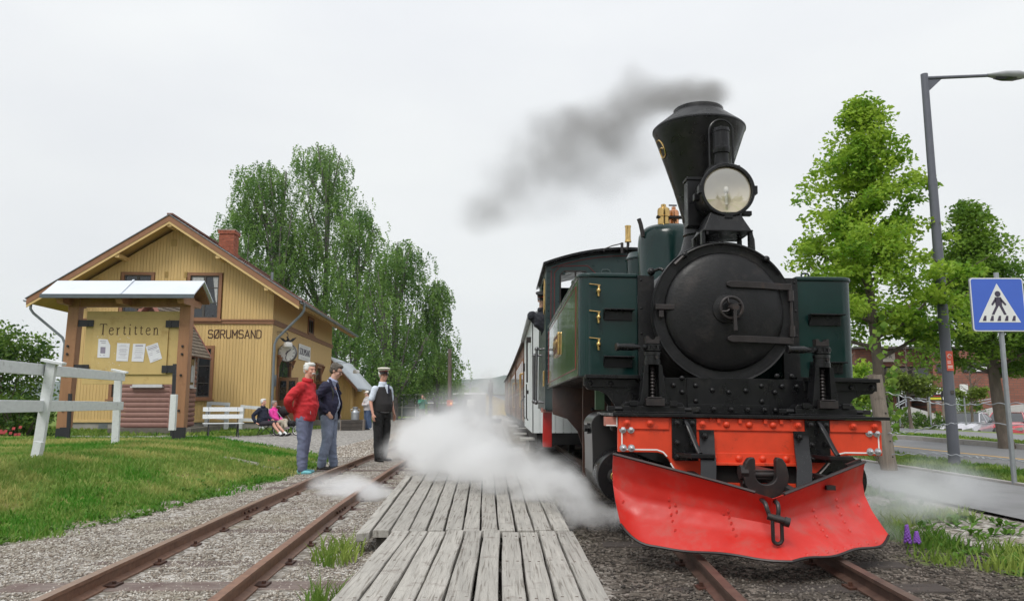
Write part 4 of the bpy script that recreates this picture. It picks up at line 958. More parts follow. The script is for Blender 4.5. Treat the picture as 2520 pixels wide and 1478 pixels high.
# staples and torn scraps
mb = MB()
for _ in range(46):
    px = random.gauss(266, 26); py = random.choice([random.uniform(826, 836), random.uniform(884, 912), random.uniform(836, 890)])
    if 241 < px < 278 and 832 < py < 882 or px < 236 or px > 330: continue
    if px > 288 and py > 842 and py < 892: continue
    a, b = nbx(px, py); s_ = random.uniform(.004, .016); mb.prism([(a, b), (a + s_, b + s_ * .3), (a + s_ * .7, b + s_), (a - s_ * .2, b + s_ * .6)], -.0595, -.0565)
tag(mb.build('paper_scraps', M_paper, nb_, smooth=0), kind='stuff')
# little roof
zr = 3.36; 
for s in (-1, 1):
    mb = MB(); y0, y1 = (-.55, 0) if s < 0 else (0, .55)
    za, zb3 = (2.98, zr) if s < 0 else (zr, 2.98)
    mb.prism([(y0, za), (y1, zb3), (y1, zb3 - .03), (y0, za - .03)], -1.66, 1.55, 'x'); mb.build('roof_sheet', M_zinc, nb_, smooth=0)
    mb = MB(); mb.prism([(y0 * .97, za - .035), (y1 * .97, zb3 - .035), (y1 * .97, zb3 - .075), (y0 * .97, za - .075)], -1.60, 1.48, 'x'); mb.build('roof_boarding', M_brown, nb_, smooth=0)
mb = MB(); mb.box(-1.67, 1.56, -.575, -.552, 2.90, 2.985); mb.build('front_edge', M_zincedge, nb_, smooth=0)
mb = MB(); mb.prism([(-.555, 2.992), (-.54, 3.005), (-.005, zr + .028), (-.005, zr + .008)], -.02, .02, 'x'); mb.build('standing_seam', M_zinc, nb_, smooth=0)
for x in (-1.3, -.05, 1.25):
    mb = MB(); mb.prism([(-.50, 2.90), (-.44, 2.90 + .045), (.44, 2.945), (.50, 2.90), (.44, 2.80), (-.44, 2.80)], x - .07, x + .07, 'x'); mb.build('rafter', M_postbrown, nb_, smooth=0)

# ---------------------------------------------------------------- white fence on the left
fn = thing('white_fence', 'weathered white post-and-rail fence at the left edge of the lawn', 'fence', (-6.1, 10, .38)); FO = Vector((-6.1, 10, .38))
pA = W(98, 1118, 10); pAt = W(128, 893, 10); pB = W(284, 1084, 13.8); pBt = W(292, 915, 13.8)
dirf = (Vector((pA.x, 10, 0)) - Vector((pB.x, 13.8, 0))); dl = dirf.length; dirf.normalize()
for k, (b_, t_) in enumerate(((pA, pAt), (pB, pBt))):
    mb = MB(); mb.bar(b_ - FO + Vector((-.04 if k == 0 else 0, 0, -.1)), t_ - FO, .115, .10, up=dirf); p = mb.build('post', M_whitewood, fn, smooth=0, bevel=.006)
    mb = MB(); c_ = t_ - FO + Vector((.02, 0, .015)); M_ = Matrix.Translation(c_) @ Matrix.Rotation(R(12), 4, 'Y') @ Matrix.Rotation(R(14), 4, 'Z'); mb.box(-.13, .13, -.09, .09, -.018, .018, M_); mb.build('post_cap', M_whitewood, p, smooth=0, bevel=.004)
p3 = pA + Vector((dirf.x, dirf.y, 0)) * dl; mb = MB(); mb.bar(p3 - FO + Vector((0, 0, -.1)), p3 - FO + Vector((.1, 0, 1.25)), .115, .10, up=dirf); mb.build('post', M_whitewood, fn, smooth=0, bevel=.006)
for (pa, pb_) in (((69, 906), (300, 927)), ((69, 998), (296, 998))):
    a = W(*pb_, 13.75); b0 = W(pa[0], pa[1] + 1, 9.55); dv = (b0 - a); dv.normalize()
    mb = MB(); mb.bar(a - FO + dv * -.12 + Vector((.03, -.06, 0)), a - FO + dv * 8.6 + Vector((.03, -.06, 0)), .05, .145); mb.build('rail', M_whitewood, fn, smooth=0, bevel=.005)
mb = MB(); a = W(88, 1123, 9.7) - FO; b0 = W(97, 1086, 9.7) - FO; mb.bar(a + Vector((0, 0, -.05)), b0, .10, .08, up=(0, 1, 0)); mb.build('brace', M_whitewood, fn, smooth=0)
s1 = thing('white_stub', 'peeling white post stub in front of the right leg of the notice board', 'post', W(424, 1052, 15.6)); a = W(424, 1052, 15.6)
mb = MB(); mb.bar((0, 0, -.05), W(429, 970, 15.6) - a, .12, .09, up=(0, 1, 0)); mb.build('stake', M_whitewood, s1, smooth=0, bevel=.005)
for (x0, x1, y0, y1, lab) in ((168, 173, 1068, 968, 'thin black steel post beside the left leg of the notice board'), (424, 430, 1060, 895, 'thin black steel post beside the right leg of the notice board')):
    a = W(x0, y0, 15.9); r = thing('steel_post', lab, 'post', a); mb = MB(); mb.bar((0, 0, -.1), W(x1, y1, 15.9) - a, .06, .05, up=(0, 1, 0)); mb.build('post', M_blackpl, r, smooth=0)
# second short white fence behind the benches
f2 = thing('white_fence', 'short white post-and-rail fence section right behind the empty bench', 'fence', W(520, 1057, 32.0)); o = W(520, 1057, 32.0)
for (px0, px1, y0) in ((506, 516, 988), (556, 560, 990), (590, 598, 996), (644, 648, 1000)):
    a = W(px0, 1056, 32.0) - o; b0 = W(px1, y0, 32.0) - o; mb = MB(); mb.bar(a, b0, .16, .12, up=(0, 1, 0)); mb.build('post', M_whitewood, f2, smooth=0)
for (a, b0) in (((517, 991), (566, 994)), ((513, 1024), (562, 1030)), ((597, 1000), (650, 1004)), ((597, 1032), (655, 1034))):
    mb = MB(); mb.bar(W(*a, 31.93) - o, W(*b0, 31.93) - o, .04, .13); mb.build('rail', M_whitewood, f2, smooth=0)
# ---------------------------------------------------------------- steam locomotive (local frame: x across, y back from the buffer beam, z up)
LX = 1.845
lo = thing('steam_locomotive', 'black and dark green narrow gauge steam locomotive with red plough, flared chimney and big headlamp', 'locomotive', (LX, 5.75, 0), rot=(0, R(.9), 0))
def bolt_mesh(name, r, h, hexa, m_, dome=False):
    mb = MB()
    if dome: mb.lathe([(r, 0), (r * .92, -h * .45), (r * .6, -h * .85), (r * .02, -h)], (0, 0, 0), 'y', 12)
    else:
        mb.lathe([(r * 1.35, 0), (r * 1.35, -h * .25), (r * 1.0, -h * .25)], (0, 0, 0), 'y', 14)
        mb.lathe([(r, -h * .25), (r, -h * .92), (r * .8, -h)], (0, 0, 0), 'y', 6)
        mb.lathe([(r * .5, -h), (r * .45, -h * 1.5), (r * .3, -h * 1.6)], (0, 0, 0), 'y', 8)
    me = mb.mesh(name, 40); me.materials.append(m_); return me
B_orange = bolt_mesh('bolt', .022, .02, True, M_orange); B_orangeR = bolt_mesh('rivet', .026, .022, False, M_orange, True)
B_bright = bolt_mesh('bolt', .020, .022, True, M_bolt); B_blk = bolt_mesh('bolt', .021, .028, True, M_black)
R_blk = bolt_mesh('rivet', .021, .018, False, M_black, True); R_sm = bolt_mesh('rivet', .011, .009, False, M_black, True)
def put(me, pts, parent, y, rot=None):
    for p in pts:
        link(me.name.split('.')[0], me, parent, loc=(p[0], y, p[1]), rot=rot)
# --- buffer beam
poly = [(-1.0, .955), (-1.0, .695), (-.70, .695), (-.655, .68), (-.62, .645), (-.585, .58), (-.52, .50), (-.52, .40), (.42, .40), (.42, .52), (.50, .58), (.56, .645), (.62, .685), (.69, .695), (.98, .695), (.98, .955)]
mb = MB(); mb.prism(poly, 0, .05); bb = mb.build('buffer_beam', M_orange, lo, smooth=0, bevel=.004)
for (a, b) in ((-1.0, -.62), (-.42, .375), (.585, .98)):
    mb = MB(); mb.box(a + .004, b, -.012, -.0005, .865, .952); s_ = mb.build('angle_iron', M_orange, bb, smooth=0, bevel=.003)
mb = MB(); mb.box(-.34, .37, -.014, -.0005, .620, .70); mb.box(-.33, .36, -.06, -.0145, .612, .632); mb.build('lower_angle', M_orange, bb, smooth=0, bevel=.003)
mb = MB(); mb.box(-.32, .36, -.0025, .003, .485, .615); mb.build('draw_recess', M_hole, bb, smooth=0)
mb = MB(); mb.box(-.345, -.32, -.02, .0, .475, .61); mb.box(-.345, .385, -.035, -.003, .460, .484); mb.box(.36, .385, -.02, -.0005, .485, .61); mb.build('recess_rim', M_orange, bb, smooth=0)
# white lining
mb = MB(); y = -.0015
def lining(pts, w_=.010):
    for a, b in zip(pts[:-1], pts[1:]): mb.bar((a[0], y, a[1]), (b[0], y, b[1]), .003, w_, up=Vector((b[1] - a[1], 0, -(b[0] - a[0]))).normalized())
lining([(-.972, .95), (-.972, .715)]); lining([(-.972, .715), (-.71, .715), (-.665, .70), (-.635, .668)]); lining([(-.61, .62), (-.555, .53), (-.535, .50)])
lining([(.955, .95), (.955, .715)]); lining([(.955, .715), (.70, .715), (.655, .705), (.60, .665), (.545, .60), (.50, .555), (.45, .53)])
mb.build('white_lining', M_lining, bb, smooth=0)
put(B_bright, [(-.965, .86), (-.905, .86), (-.963, .725), (-.902, .725), (.885, .86), (.943, .86), (.887, .725), (.945, .725)], bb, 0)
put(B_orange, [(-.937, .912), (-.765, .912), (-.372, .912), (.345, .912), (.76, .912), (.92, .912)], bb, -.012)
put(B_orangeR, [(-.19, .91), (-.02, .91), (.16, .91), (-.29, .662), (-.105, .662), (.075, .662), (.25, .662), (-.10, .43)], bb, -.012)
mb = MB()
for x in (-.25, -.09, .10, .22): mb.box(x - .012, x + .012, -.03, -.012, .92, .952)
for x in (-.31, .30): mb.ball((x, -.014, .946), .012, 8, 6)
tag(mb.build('small_clips', M_orange, bb, smooth=0), kind='stuff')
# running plate
mb = MB(); mb.box(-1.045, 1.03, -.045, .95, .958, .982); mb.build('running_plate', M_black, lo, smooth=0, bevel=.003)
mb = MB(); mb.box(-1.095, -1.003, .0, .1, .885, .952); ex = mb.build('plate_end', mat('faded_pink', (.42, .16, .12), .6), lo, smooth=0)
mb = MB(); mb.bar((-1.09, -.002, .89), (-1.01, -.002, .89), .003, .008); mb.bar((-1.01, -.002, .88), (-1.01, -.002, .95), .008, .003); mb.build('white_lining', M_lining, ex, smooth=0)
# --- foot brackets of the beam
for x0, dirn in ((-.60, 1), (.40, 1)):
    mb = MB(); mb.box(x0, x0 + .185, -.016, -.0005, .655, .952); mb.box(x0 + .01, x0 + .19, -.03, -.0165, .64, .70); pl = mb.build('step_bracket', M_black, lo, smooth=0, bevel=.004)
    mb = MB(); mb.tube(smooth_path([(x0 + .10, -.02, .94), (x0 + .11, -.07, .89), (x0 + .135, -.12, .80), (x0 + .155, -.16, .73), (x0 + .165, -.185, .70)], 5), [(.020, .014)] * 21, 10); mb.build('arm', M_black, pl)
    mb = MB(); mb.prism([(x0 + .02, -.02), (x0 + .04, -.06), (x0 + .10, -.20), (x0 + .27, -.20), (x0 + .27, -.17), (x0 + .21, -.13), (x0 + .19, -.02)], .668, .70, 'z'); mb.build('tread', M_black, pl, smooth=0, bevel=.005)
    put(B_blk, [(x0 + .035, .915), (x0 + .15, .915), (x0 + .035, .77), (x0 + .15, .77), (x0 + .035, .668), (x0 + .15, .668)], pl, -.02)
# --- plough hangers
for x0, dx in ((-.40, -.085), (.305, -.12)):
    mb = MB(); pts = [(x0 + .055, -.02, .86), (x0 + .055, -.03, .80), (x0 + .055 + dx * .2, -.10, .72), (x0 + .055 + dx * .5, -.22, .62), (x0 + .055 + dx, -.36, .50), (x0 + .05 + dx * 1.15, -.46, .42)]
    V = []; F = []
    for i, p in enumerate(smooth_path(pts, 4)):
        d_ = .0
        for sx, sy in ((-1, 0), (1, 0), (1, 1), (-1, 1)): V.append((p.x + sx * .055, p.y - .012 * (1 - sy), p.z + .008 * (1 - sy)))
    n = len(V) // 4
    for i in range(n - 1):
        for k in range(4): F.append((i * 4 + k, i * 4 + (k + 1) % 4, i * 4 + 4 + (k + 1) % 4, i * 4 + 4 + k))
    F += [(0, 1, 2, 3), tuple(4 * (n - 1) + k for k in range(4))]
    mb.add(V, F); hg = mb.build('plough_hanger', M_black, lo, smooth=50)
    put(B_blk, [(x0 + .035, .825)], hg, -.042)
# --- snow plough
tb = [0, .12, .3, .5, .7, .85, 1]
prof_y = [(0, 0), (.12, .05), (.3, .105), (.5, .11), (.7, .04), (.85, -.06), (1, -.17)]
def lerp(a, b, t_): return a + (b - a) * t_
def plough_pt(u, t_, off=0):
    """u -1..1 across, t 0 (top) ..1 (bottom)"""
    tipx = -.20; 
    if u < 0: a = -u; xt, yt, zt__ = lerp(tipx, -1.107, a), lerp(-1.0, -.50, a), lerp(.485, .705, a ** .92); xb, yb, zb__ = lerp(-.155, -1.085, a), lerp(-1.0, -.50, a), lerp(.145, .145, a)
    else: a = u; xt, yt, zt__ = lerp(tipx, .705, a), lerp(-1.0, -.30, a), lerp(.485, .665, a ** 1.05); xb, yb, zb__ = lerp(-.155, .725, a ** .97), lerp(-1.0, -.40, a), lerp(.145, .150, a)
    # rounded outer bottom corner
    if u < -.80 : zb__ += .13 * ((-u - .80) / .20) ** 2.2
    if u > .90: zb__ += .055 * ((u - .90) / .10) ** 2
    d_ = np.interp(t_, [p[0] for p in prof_y], [p[1] for p in prof_y]) * (1.0 - .15 * abs(u))
    x = lerp(xt, xb, t_ ** (1.0 if u < 0 else 1.7)); z = lerp(zt__, zb__, t_); y = lerp(yt, yb, t_) + d_
    ridge = .0
    return Vector((x, y + off + .012 * math.sin(u * 9 + 1) * t_ * t_, z + .007 * math.sin(u * 13) * (t_ > .97)))
NU, NT = 64, 22; V = []; F = []
for s_ in (0, .012):
    for i in range(NU + 1):
        for j in range(NT + 1): V.append(plough_pt(-1 + 2 * i / NU, j / NT, s_))
S1 = (NU + 1) * (NT + 1)
for i in range(NU):
    for j in range(NT):
        a = i * (NT + 1) + j; F.append((a, a + 1, a + NT + 2, a + NT + 1)); F.append((a + S1, a + S1 + NT + 1, a + S1 + NT + 2, a + S1 + 1))
for i in range(NU):
    for j in (0, NT): a = i * (NT + 1) + j; b = a + NT + 1; F.append((a, b, b + S1, a + S1))
for j in range(NT):
    for i in (0, NU): a = i * (NT + 1) + j; F.append((a, a + 1, a + 1 + S1, a + S1))
mb = MB(); mb.add(V, F); pg = mb.build('snow_plough', M_red, lo, smooth=40)
mb = MB(); mb.tube([plough_pt(-1 + 2 * i / 40, 0, .006) + Vector((0, 0, .004)) for i in range(19)], [(.016, .010)] * 19, 6); mb.tube([plough_pt(-1 + 2 * i / 40, 0, .006) + Vector((0, 0, .004)) for i in range(22, 41)], [(.016, .010)] * 19, 6); mb.build('top_edge', M_iron, pg)
mb = MB(); mb.tube([plough_pt(-1 + 2 * i / 60, 1, .004) for i in range(61)], .009, 6); mb.build('cutting_edge', M_iron, pg)
rm = MB(); rm.lathe([(.013, .0), (.012, -.003), (.002, -.006)], (0, 0, 0), 'y', 10); rme = rm.mesh('rivet', 40); rme.materials.append(M_red)
for (u, ts) in ((-.94, (.62,)), (-.62, (.42, .52, .62, .7, .8)), (-.58, (.48, .57)), (-.25, (.42, .52, .6, .68, .76)), (-.28, (.47,)), (.42, (.45, .55, .64, .73, .8)), (.68, (.4, .5, .6, .7, .8)), (.9, (.55,))):
    for t_ in ts: p = plough_pt(u, t_); link('rivet', rme, pg, loc=p, rot=(R(-15), 0, R(28 if u < 0 else -35)))
for k in range(9): p = plough_pt(.15 + k * .09, .955); link('rivet', rme, pg, loc=p, rot=(R(-40), 0, R(-35)))
# back framing of plough
mb = MB()
for u in (-.75, -.3, .3, .72): p = plough_pt(u, .15, .03); q = plough_pt(u, .75, .05); mb.bar(p, (p.x, -.02, .55), .05, .03); mb.bar(q, (q.x, .05, .35), .05, .03)
mb.build('plough_stays', M_dark, pg, smooth=0)
mb = MB(); p = plough_pt(.93, .0); mb.bar(p + Vector((-.09, .01, -.008)), p + Vector((.02, .03, .03)), .03, .02); mb.box(.30, .36, -.60, -.54, .50, .53); mb.build('edge_splice', M_iron, pg, smooth=0)
# --- coupling hook
hx, hy, hz_ = -.075, -.52, .578
def hpt(r1, r2, a): return (hx + r1 * math.cos(a), hz_ + r2 * math.sin(a))
out_ = [hpt(.152, .155, a) for a in np.linspace(R(178), R(362), 22)]; inn = [hpt(.075, .062, a) for a in np.linspace(R(362), R(178), 16)]
poly = [(hx - .150, hz_ + .05), (hx - .145, hz_ + .005)] + out_ + [(hx + .150, hz_ + .05), (hx + .125, hz_ + .115), (hx + .095, hz_ + .127), (hx + .076, hz_ + .105), (hx + .072, hz_ + .02)] + inn + [(hx - .07, hz_ + .02), (hx - .07, hz_ + .10), (hx - .09, hz_ + .125), (hx - .115, hz_ + .118), (hx - .138, hz_ + .085)]
# build as strip of quads between outer and inner outline to avoid concave n-gons
no_ = [(hx - .078, hz_ + .125), (hx - .115, hz_ + .118), (hx - .138, hz_ + .085), (hx - .150, hz_ + .04)] + [hpt(.155, .155, a) for a in np.linspace(R(180), R(360), 20)] + [(hx + .150, hz_ + .04), (hx + .138, hz_ + .085), (hx + .115, hz_ + .118), (hx + .083, hz_ + .127)]
ni_ = [(hx - .070, hz_ + .105), (hx - .070, hz_ + .08), (hx - .07, hz_ + .05), (hx - .07, hz_ + .02)] + [hpt(.070, .055, a) for a in np.linspace(R(180), R(360), 20)] + [(hx + .07, hz_ + .02), (hx + .07, hz_ + .05), (hx + .07, hz_ + .08), (hx + .070, hz_ + .105)]
V = []; F = []
for (o_, i_) in zip(no_, ni_):
    V += [(o_[0], hy, o_[1]), (i_[0], hy, i_[1]), (i_[0], hy + .06, i_[1]), (o_[0], hy + .06, o_[1])]
for i in range(len(no_) - 1):
    for k in range(4): F.append((i * 4 + k, i * 4 + (k + 1) % 4, i * 4 + 4 + (k + 1) % 4, i * 4 + 4 + k))
F += [(0, 1, 2, 3), tuple(4 * (len(no_) - 1) + k for k in range(4))]
mb = MB(); mb.add(V, F); hk_ = mb.build('coupling_hook', M_iron, lo, smooth=0, bevel=.007)
mb = MB(); mb.box(hx - .045, hx + .10, hy + .09, -.0, hz_ - .03, hz_ + .035); mb.cyl((hx - .08, hy + .10, hz_ + .0), (hx + .10, hy + .10, hz_ + .0), .022, seg=12); mb.build('drawbar', M_iron, hk_, bevel=.004)
mb = MB(); mb.cyl((hx - .17, hy + .04, hz_ + .02), (hx - .12, hy + .04, hz_ + .02), .05, seg=8); mb.cyl((hx - .155, hy + .05, hz_ - .05), (hx - .12, hy + .05, hz_ - .05), .035, seg=8); mb.build('side_nuts', M_iron, hk_)
# shackle: two bars, pin, link
cx0 = -.205; cy0 = -1.03
mb = MB(); mb.tube(smooth_path([(cx0 - .045, -.93, .47), (cx0 - .045, -1.0, .455), (cx0 - .04, -1.02, .42), (cx0 - .025, -1.02, .375)], 4), .014, 8); mb.tube(smooth_path([(cx0 + .030, -.93, .47), (cx0 + .030, -1.0, .455), (cx0 + .028, -1.02, .42), (cx0 + .022, -1.02, .375)], 4), .014, 8); sh = mb.build('shackle', M_iron, lo)
mb = MB(); mb.cyl((cx0 - .045, -1.03, .385), (cx0 + .075, -1.06, .355), .021, seg=12); mb.cyl((cx0 + .05, -1.055, .36), (cx0 + .078, -1.062, .352), .029, seg=14); mb.build('pin', M_iron, sh)
mb = MB(); pts = [(cx0 + .01 + .028 * math.cos(a), -1.04, .305 + (.05 if math.sin(a) > 0 else -.05) + .030 * math.sin(a)) for a in np.linspace(0, 2 * PI, 25)]; mb.tube(pts, .012, 8, caps=False); mb.build('link', M_iron, sh)
# --- front plate under the smokebox
L_ = [(-1.205, 1.272), (-1.205, 1.20), (-1.17, 1.165), (-1.08, 1.155), (-1.01, 1.12), (-.955, 1.05), (-.93, .984)]
poly = L_ + [(-x, z) for x, z in L_[::-1]]
mb = MB(); mb.prism(poly, .50, .53); fp = mb.build('front_plate', M_black, lo, smooth=0, bevel=.003)
mb = MB(); mb.box(-.36, .31, .488, .4995, .985, 1.275); mb.box(-.36, .31, .474, .4875, .985, 1.06); mb.build('centre_plate', M_black, fp, smooth=0, bevel=.002)
for s_ in (-1, 1):
    a, b = sorted((s_ * .60, s_ * 1.20)); mb = MB(); mb.box(a, b, .42, .50, 1.255, 1.285); mb.box(a, b, .48, .4995, 1.185, 1.254); mb.build('tank_shelf', M_black, fp, smooth=0, bevel=.003)
    put(R_blk, [(s_ * 1.155, 1.215), (s_ * .985, 1.215)], fp, .48)
put(R_blk, [(-.47, 1.21), (-.40, 1.155), (-.29, 1.21), (-.29, 1.085), (-.155, 1.175), (-.02, 1.16), (.12, 1.175), (.25, 1.215), (.25, 1.09), (.42, 1.215), (.36, 1.165), (.36, 1.02), (.54, 1.215), (-.56, 1.27), (-.40, 1.27), (.50, 1.30), (.38, 1.30)], fp, .486)
put(B_blk, [(-.15, 1.02), (-.01, 1.02), (.125, 1.02), (.262, 1.02), (-.28, 1.02)], fp, .474)
# plates between smokebox and tanks
for s_ in (-1, 1):
    a, b = sorted((s_ * .56, s_ * .70)); mb = MB(); mb.box(a, b, .80, .84, 1.27, 2.17); sp = mb.build('side_plate', M_smoke, lo, smooth=0)
    put(R_sm, [(s_ * .675, z) for z in (2.13, 1.88, 1.66)], sp, .80)
mb = MB(); mb.box(.60, 1.2, .62, .80, 1.27, 1.30); mb.build('shelf', M_black, lo, smooth=0)
# --- smokebox and boiler
BZ = 1.838; BX = -.015
mb = MB(); mb.lathe([(.50, .0), (.585, .0), (.605, .015), (.605, .05), (.575, .06), (.575, 1.55), (.54, 1.57), (.54, 5.4)], (BX, .62, BZ), 'y', 96); bo = mb.build('smokebox_and_boiler', M_smoke, lo, smooth=35)
mb = MB(); mb.lathe([(.585, -.002), (.585, -.03), (.60, -.035), (.605, -.0)], (BX, .62, BZ), 'y', 96, cap=False); mb.lathe([(.515, -.0), (.505, -.028), (.585, -.032)], (BX, .62, BZ), 'y', 96, cap=False); mb.build('door_ring', M_smoke, bo)
mb = MB(); mb.lathe([(.502, -.002), (.498, -.045), (.485, -.060), (.44, -.078), (.33, -.108), (.2, -.128), (.1, -.136), (.002, -.138)], (BX, .62, BZ), 'y', 96, cap=False); dr = mb.build('smokebox_door', M_smoke, lo, smooth=60)
# hinges
for z0, tl in ((2.055, 0), (1.60, 0)):
    mb = MB(); n = 16; V = []
    for i in range(n + 1):
        x = lerp(-.02, .555, i / n); r_ = math.hypot(x - BX, z0 - BZ); yd = .62 - np.interp(r_, [0, .1, .2, .33, .44, .485, .5, .6], [.138, .136, .128, .108, .078, .062, .055, .045]) - .012
        hh = .028 if i > 0 else .012
        for dy, dz in ((-.014, -hh), (-.014, hh), (.004, hh), (.004, -hh)): V.append((x, yd + dy, z0 + dz - .03 * (x) * .3))
    F = [(i * 4 + k, i * 4 + (k + 1) % 4, i * 4 + 4 + (k + 1) % 4, i * 4 + 4 + k) for i in range(n) for k in range(4)] + [(0, 1, 2, 3), tuple(4 * n + k for k in range(4))]
    mb.add(V, F); mb.build('hinge_strap', M_iron, dr, smooth=0, bevel=.004)
mb = MB(); mb.cyl((.545, .555, 1.60), (.545, .555, 2.06), .013, seg=10); mb.cyl((.545, .555, 1.63), (.545, .555, 1.72), .026, seg=10); mb.cyl((.545, .555, 1.93), (.545, .555, 2.02), .026, seg=10); mb.build('hinge_pin', M_iron, dr)
# dog clamp at left, latch
mb = MB(); mb.box(-.60, -.44, .535, .565, 1.84, 1.885); mb.box(-.57, -.53, .545, .58, 1.775, 1.84); mb.build('clamp', M_iron, dr, smooth=0, bevel=.005)
# hand wheel
wx, wz, wy = -.005, 1.845, .40
mb = MB(); mb.lathe([(.13, 0), (.12, -.02), (.06, -.035), (.05, -.06)], (wx - .012, .495, wz), 'y', 24); mb.cyl((wx, .5, wz), (wx, wy - .02, wz), .022, seg=12); hub = mb.build('wheel_boss', M_smoke, dr)
mb = MB(); mb.tube([(wx + .088 * math.cos(a), wy, wz + .088 * math.sin(a)) for a in np.linspace(0, 2 * PI, 33)], .0145, 10, caps=False); mb.build('handwheel_rim', M_iron, dr)
mb = MB()
for k in range(4):
    a = R(20) + k * PI / 2; mb.tube(smooth_path([(wx + .02 * math.cos(a), wy - .005, wz + .02 * math.sin(a)), (wx + .05 * math.cos(a + .25), wy - .01, wz + .05 * math.sin(a + .25)), (wx + .085 * math.cos(a), wy, wz + .085 * math.sin(a))], 4), [(.016, .008)] * 9, 8)
mb.lathe([(.032, 0), (.032, -.03), (.024, -.045), (.024, -.06)], (wx, wy + .015, wz), 'y', 8); mb.build('spokes', M_iron, dr)
mb = MB(); mb.tube([(wx + .015, wy - .045, wz + .01), (wx + .012, wy - .05, wz - .07), (wx + .012, wy - .055, wz - .19)], [.020, .014, .017], 10); mb.lathe([(.03, .01), (.03, -.02)], (wx + .015, wy - .045, wz), 'y', 12); mb.build('tightening_handle', M_iron, dr)
# handrail over the smokebox
mb = MB(); mb.tube([(BX + .578 * math.cos(a), .560, BZ + .578 * math.sin(a)) for a in np.linspace(R(34), R(125), 36)], .013, 8); hr = mb.build('handrail', M_black, lo)
for a in (R(125), R(51)):
    mb = MB(); c_ = (BX + .578 * math.cos(a), .560, BZ + .578 * math.sin(a)); mb.ball(c_, .030, 12, 8); mb.cyl(c_, (BX + .575 * math.cos(a), .62, BZ + .575 * math.sin(a)), .016, seg=8); mb.build('handrail_knob', M_black, hr)
mb = MB(); a = R(125); c_ = Vector((BX + .578 * math.cos(a), .550, BZ + .578 * math.sin(a))); mb.tube([c_ + Vector((.0, 0, .0)), c_ + Vector((-.085, -.0, -.085))], [.012, .017], 8); mb.build('loose_rod', M_iron, hr)
# --- side tanks
def tank(s_, name):
    x_in, x_out = .70, 1.215; r_ = .11; y0, y1 = .85, 5.45
    corner = [(x_out - r_ + r_ * math.sin(a), y0 + r_ - r_ * math.cos(a)) for a in np.linspace(0, PI / 2, 10)]
    def outline(e): return [(x_in, y0 - e)] + [(x + (e if i > 0 else 0) * math.sin(a), y - e * math.cos(a)) for i, ((x, y), a) in enumerate(zip(corner, np.linspace(0, PI / 2, 10)))] + [(x_out + e, y1), (x_in, y1)]
    pl = [(s_ * x, y) for x, y in outline(0)]
    mb = MB(); mb.prism(pl, 1.29, 2.165, 'z'); tk = mb.build('side_tank', M_green, lo, smooth=35)
    me = tk.data; me.materials.append(M_greenside)
    for p in me.polygons:
        if abs(p.normal.x) > .98 and p.center.x * s_ > 1: p.material_index = 1
    mb = MB(); mb.prism([(s_ * x, y) for x, y in outline(.014)], 2.155, 2.195, 'z'); mb.build('top_rim', M_green, tk, smooth=35, bevel=.012)
    mb = MB(); mb.prism([(s_ * x, y) for x, y in outline(.006)], 1.278, 1.293, 'z'); mb.build('bottom_rim', M_black, tk, smooth=35)
    mb = MB(); mb.lathe([(.30, 0), (.30, .02), (.29, .03), (.02, .04)], (s_ * .93, 1.45, 2.195), 'z', 32); mb.tube(smooth_path([(s_ * .93 - .03, 1.2, 2.23), (s_ * .93 - .03, 1.2, 2.28), (s_ * .93 + .03, 1.2, 2.28), (s_ * .93 + .03, 1.2, 2.23)], 4), .009, 6); mb.build('filler_lid', M_green, tk)
    mb = MB(); mb.tube([(s_ * (x_out + .001), y, z) for y, z in ((1.1, 1.36), (1.1, 2.11), (5.3, 2.11))], .0045, 4); mb.tube([(s_ * (x_out + .001), y, z) for y, z in ((1.1, 1.36), (5.3, 1.36), (5.3, 2.11))], .0045, 4); mb.build('red_lining', M_redline, tk)
    return tk
tl_ = tank(-1, 'l'); tr_ = tank(1, 'r')
for k in range(3):
    z = (2.035, 1.80, 1.565)[k]; x = -1.045; mb = MB()
    mb.cyl((x, .845, z), (x, .80, z), .012, seg=10); mb.ball((x, .80, z - .005), (.020, .020, .028), 12, 8); mb.cyl((x, .80, z - .02), (x, .80, z - .055), .013, .011, seg=10); mb.cyl((x, .80, z + .015), (x, .80, z + .04), .010, seg=8); ck_ = mb.build('tap', M_brass, tl_)
    mb = MB(); mb.tube([(x + .012, .80, z + .042), (x - .03, .795, z + .046), (x - .085, .79, z + .05)], [(.010, .006), (.007, .006), (.011, .007)], 8); mb.build('lever', M_brass, ck_)
def bracket(x0, x1, z, s_par, par):
    mb = MB(); mb.box(x0, x1, .76, .845, z, z + .012); mb.box(x0 + .005, x1 - .015, .834, .848, z - .085, z); 
    mb.prism([(.76, z), (.845, z), (.845, z - .075)], x0 + .0, x0 + .008, 'x'); mb.build('lamp_bracket', M_black, par, smooth=0, bevel=.003)
bracket(-1.0, -.735, 1.86, 0, tl_); bracket(-1.0, -.735, 1.45, 0, tl_); bracket(.80, 1.10, 1.845, 0, tr_); bracket(.80, 1.10, 1.43, 0, tr_)
# name plate on the left tank side
np_ = MB(); np_.box(-1.245, -1.216, 3.05, 3.75, 1.62, 1.88); pl = np_.build('name_plate', M_brass, tl_, smooth=0, bevel=.006)
mb = MB(); mb.box(-1.249, -1.2455, 3.08, 3.72, 1.65, 1.85); mb.build('plate_field', mat('plate_red', (.10, .03, .02), .4), pl, smooth=0)
text_mesh('HØLAND', .17, M_brass, pl, loc=(-1.250, 3.40, 1.75), rot=(R(90), 0, R(-90)), width=.56, depth=.006)
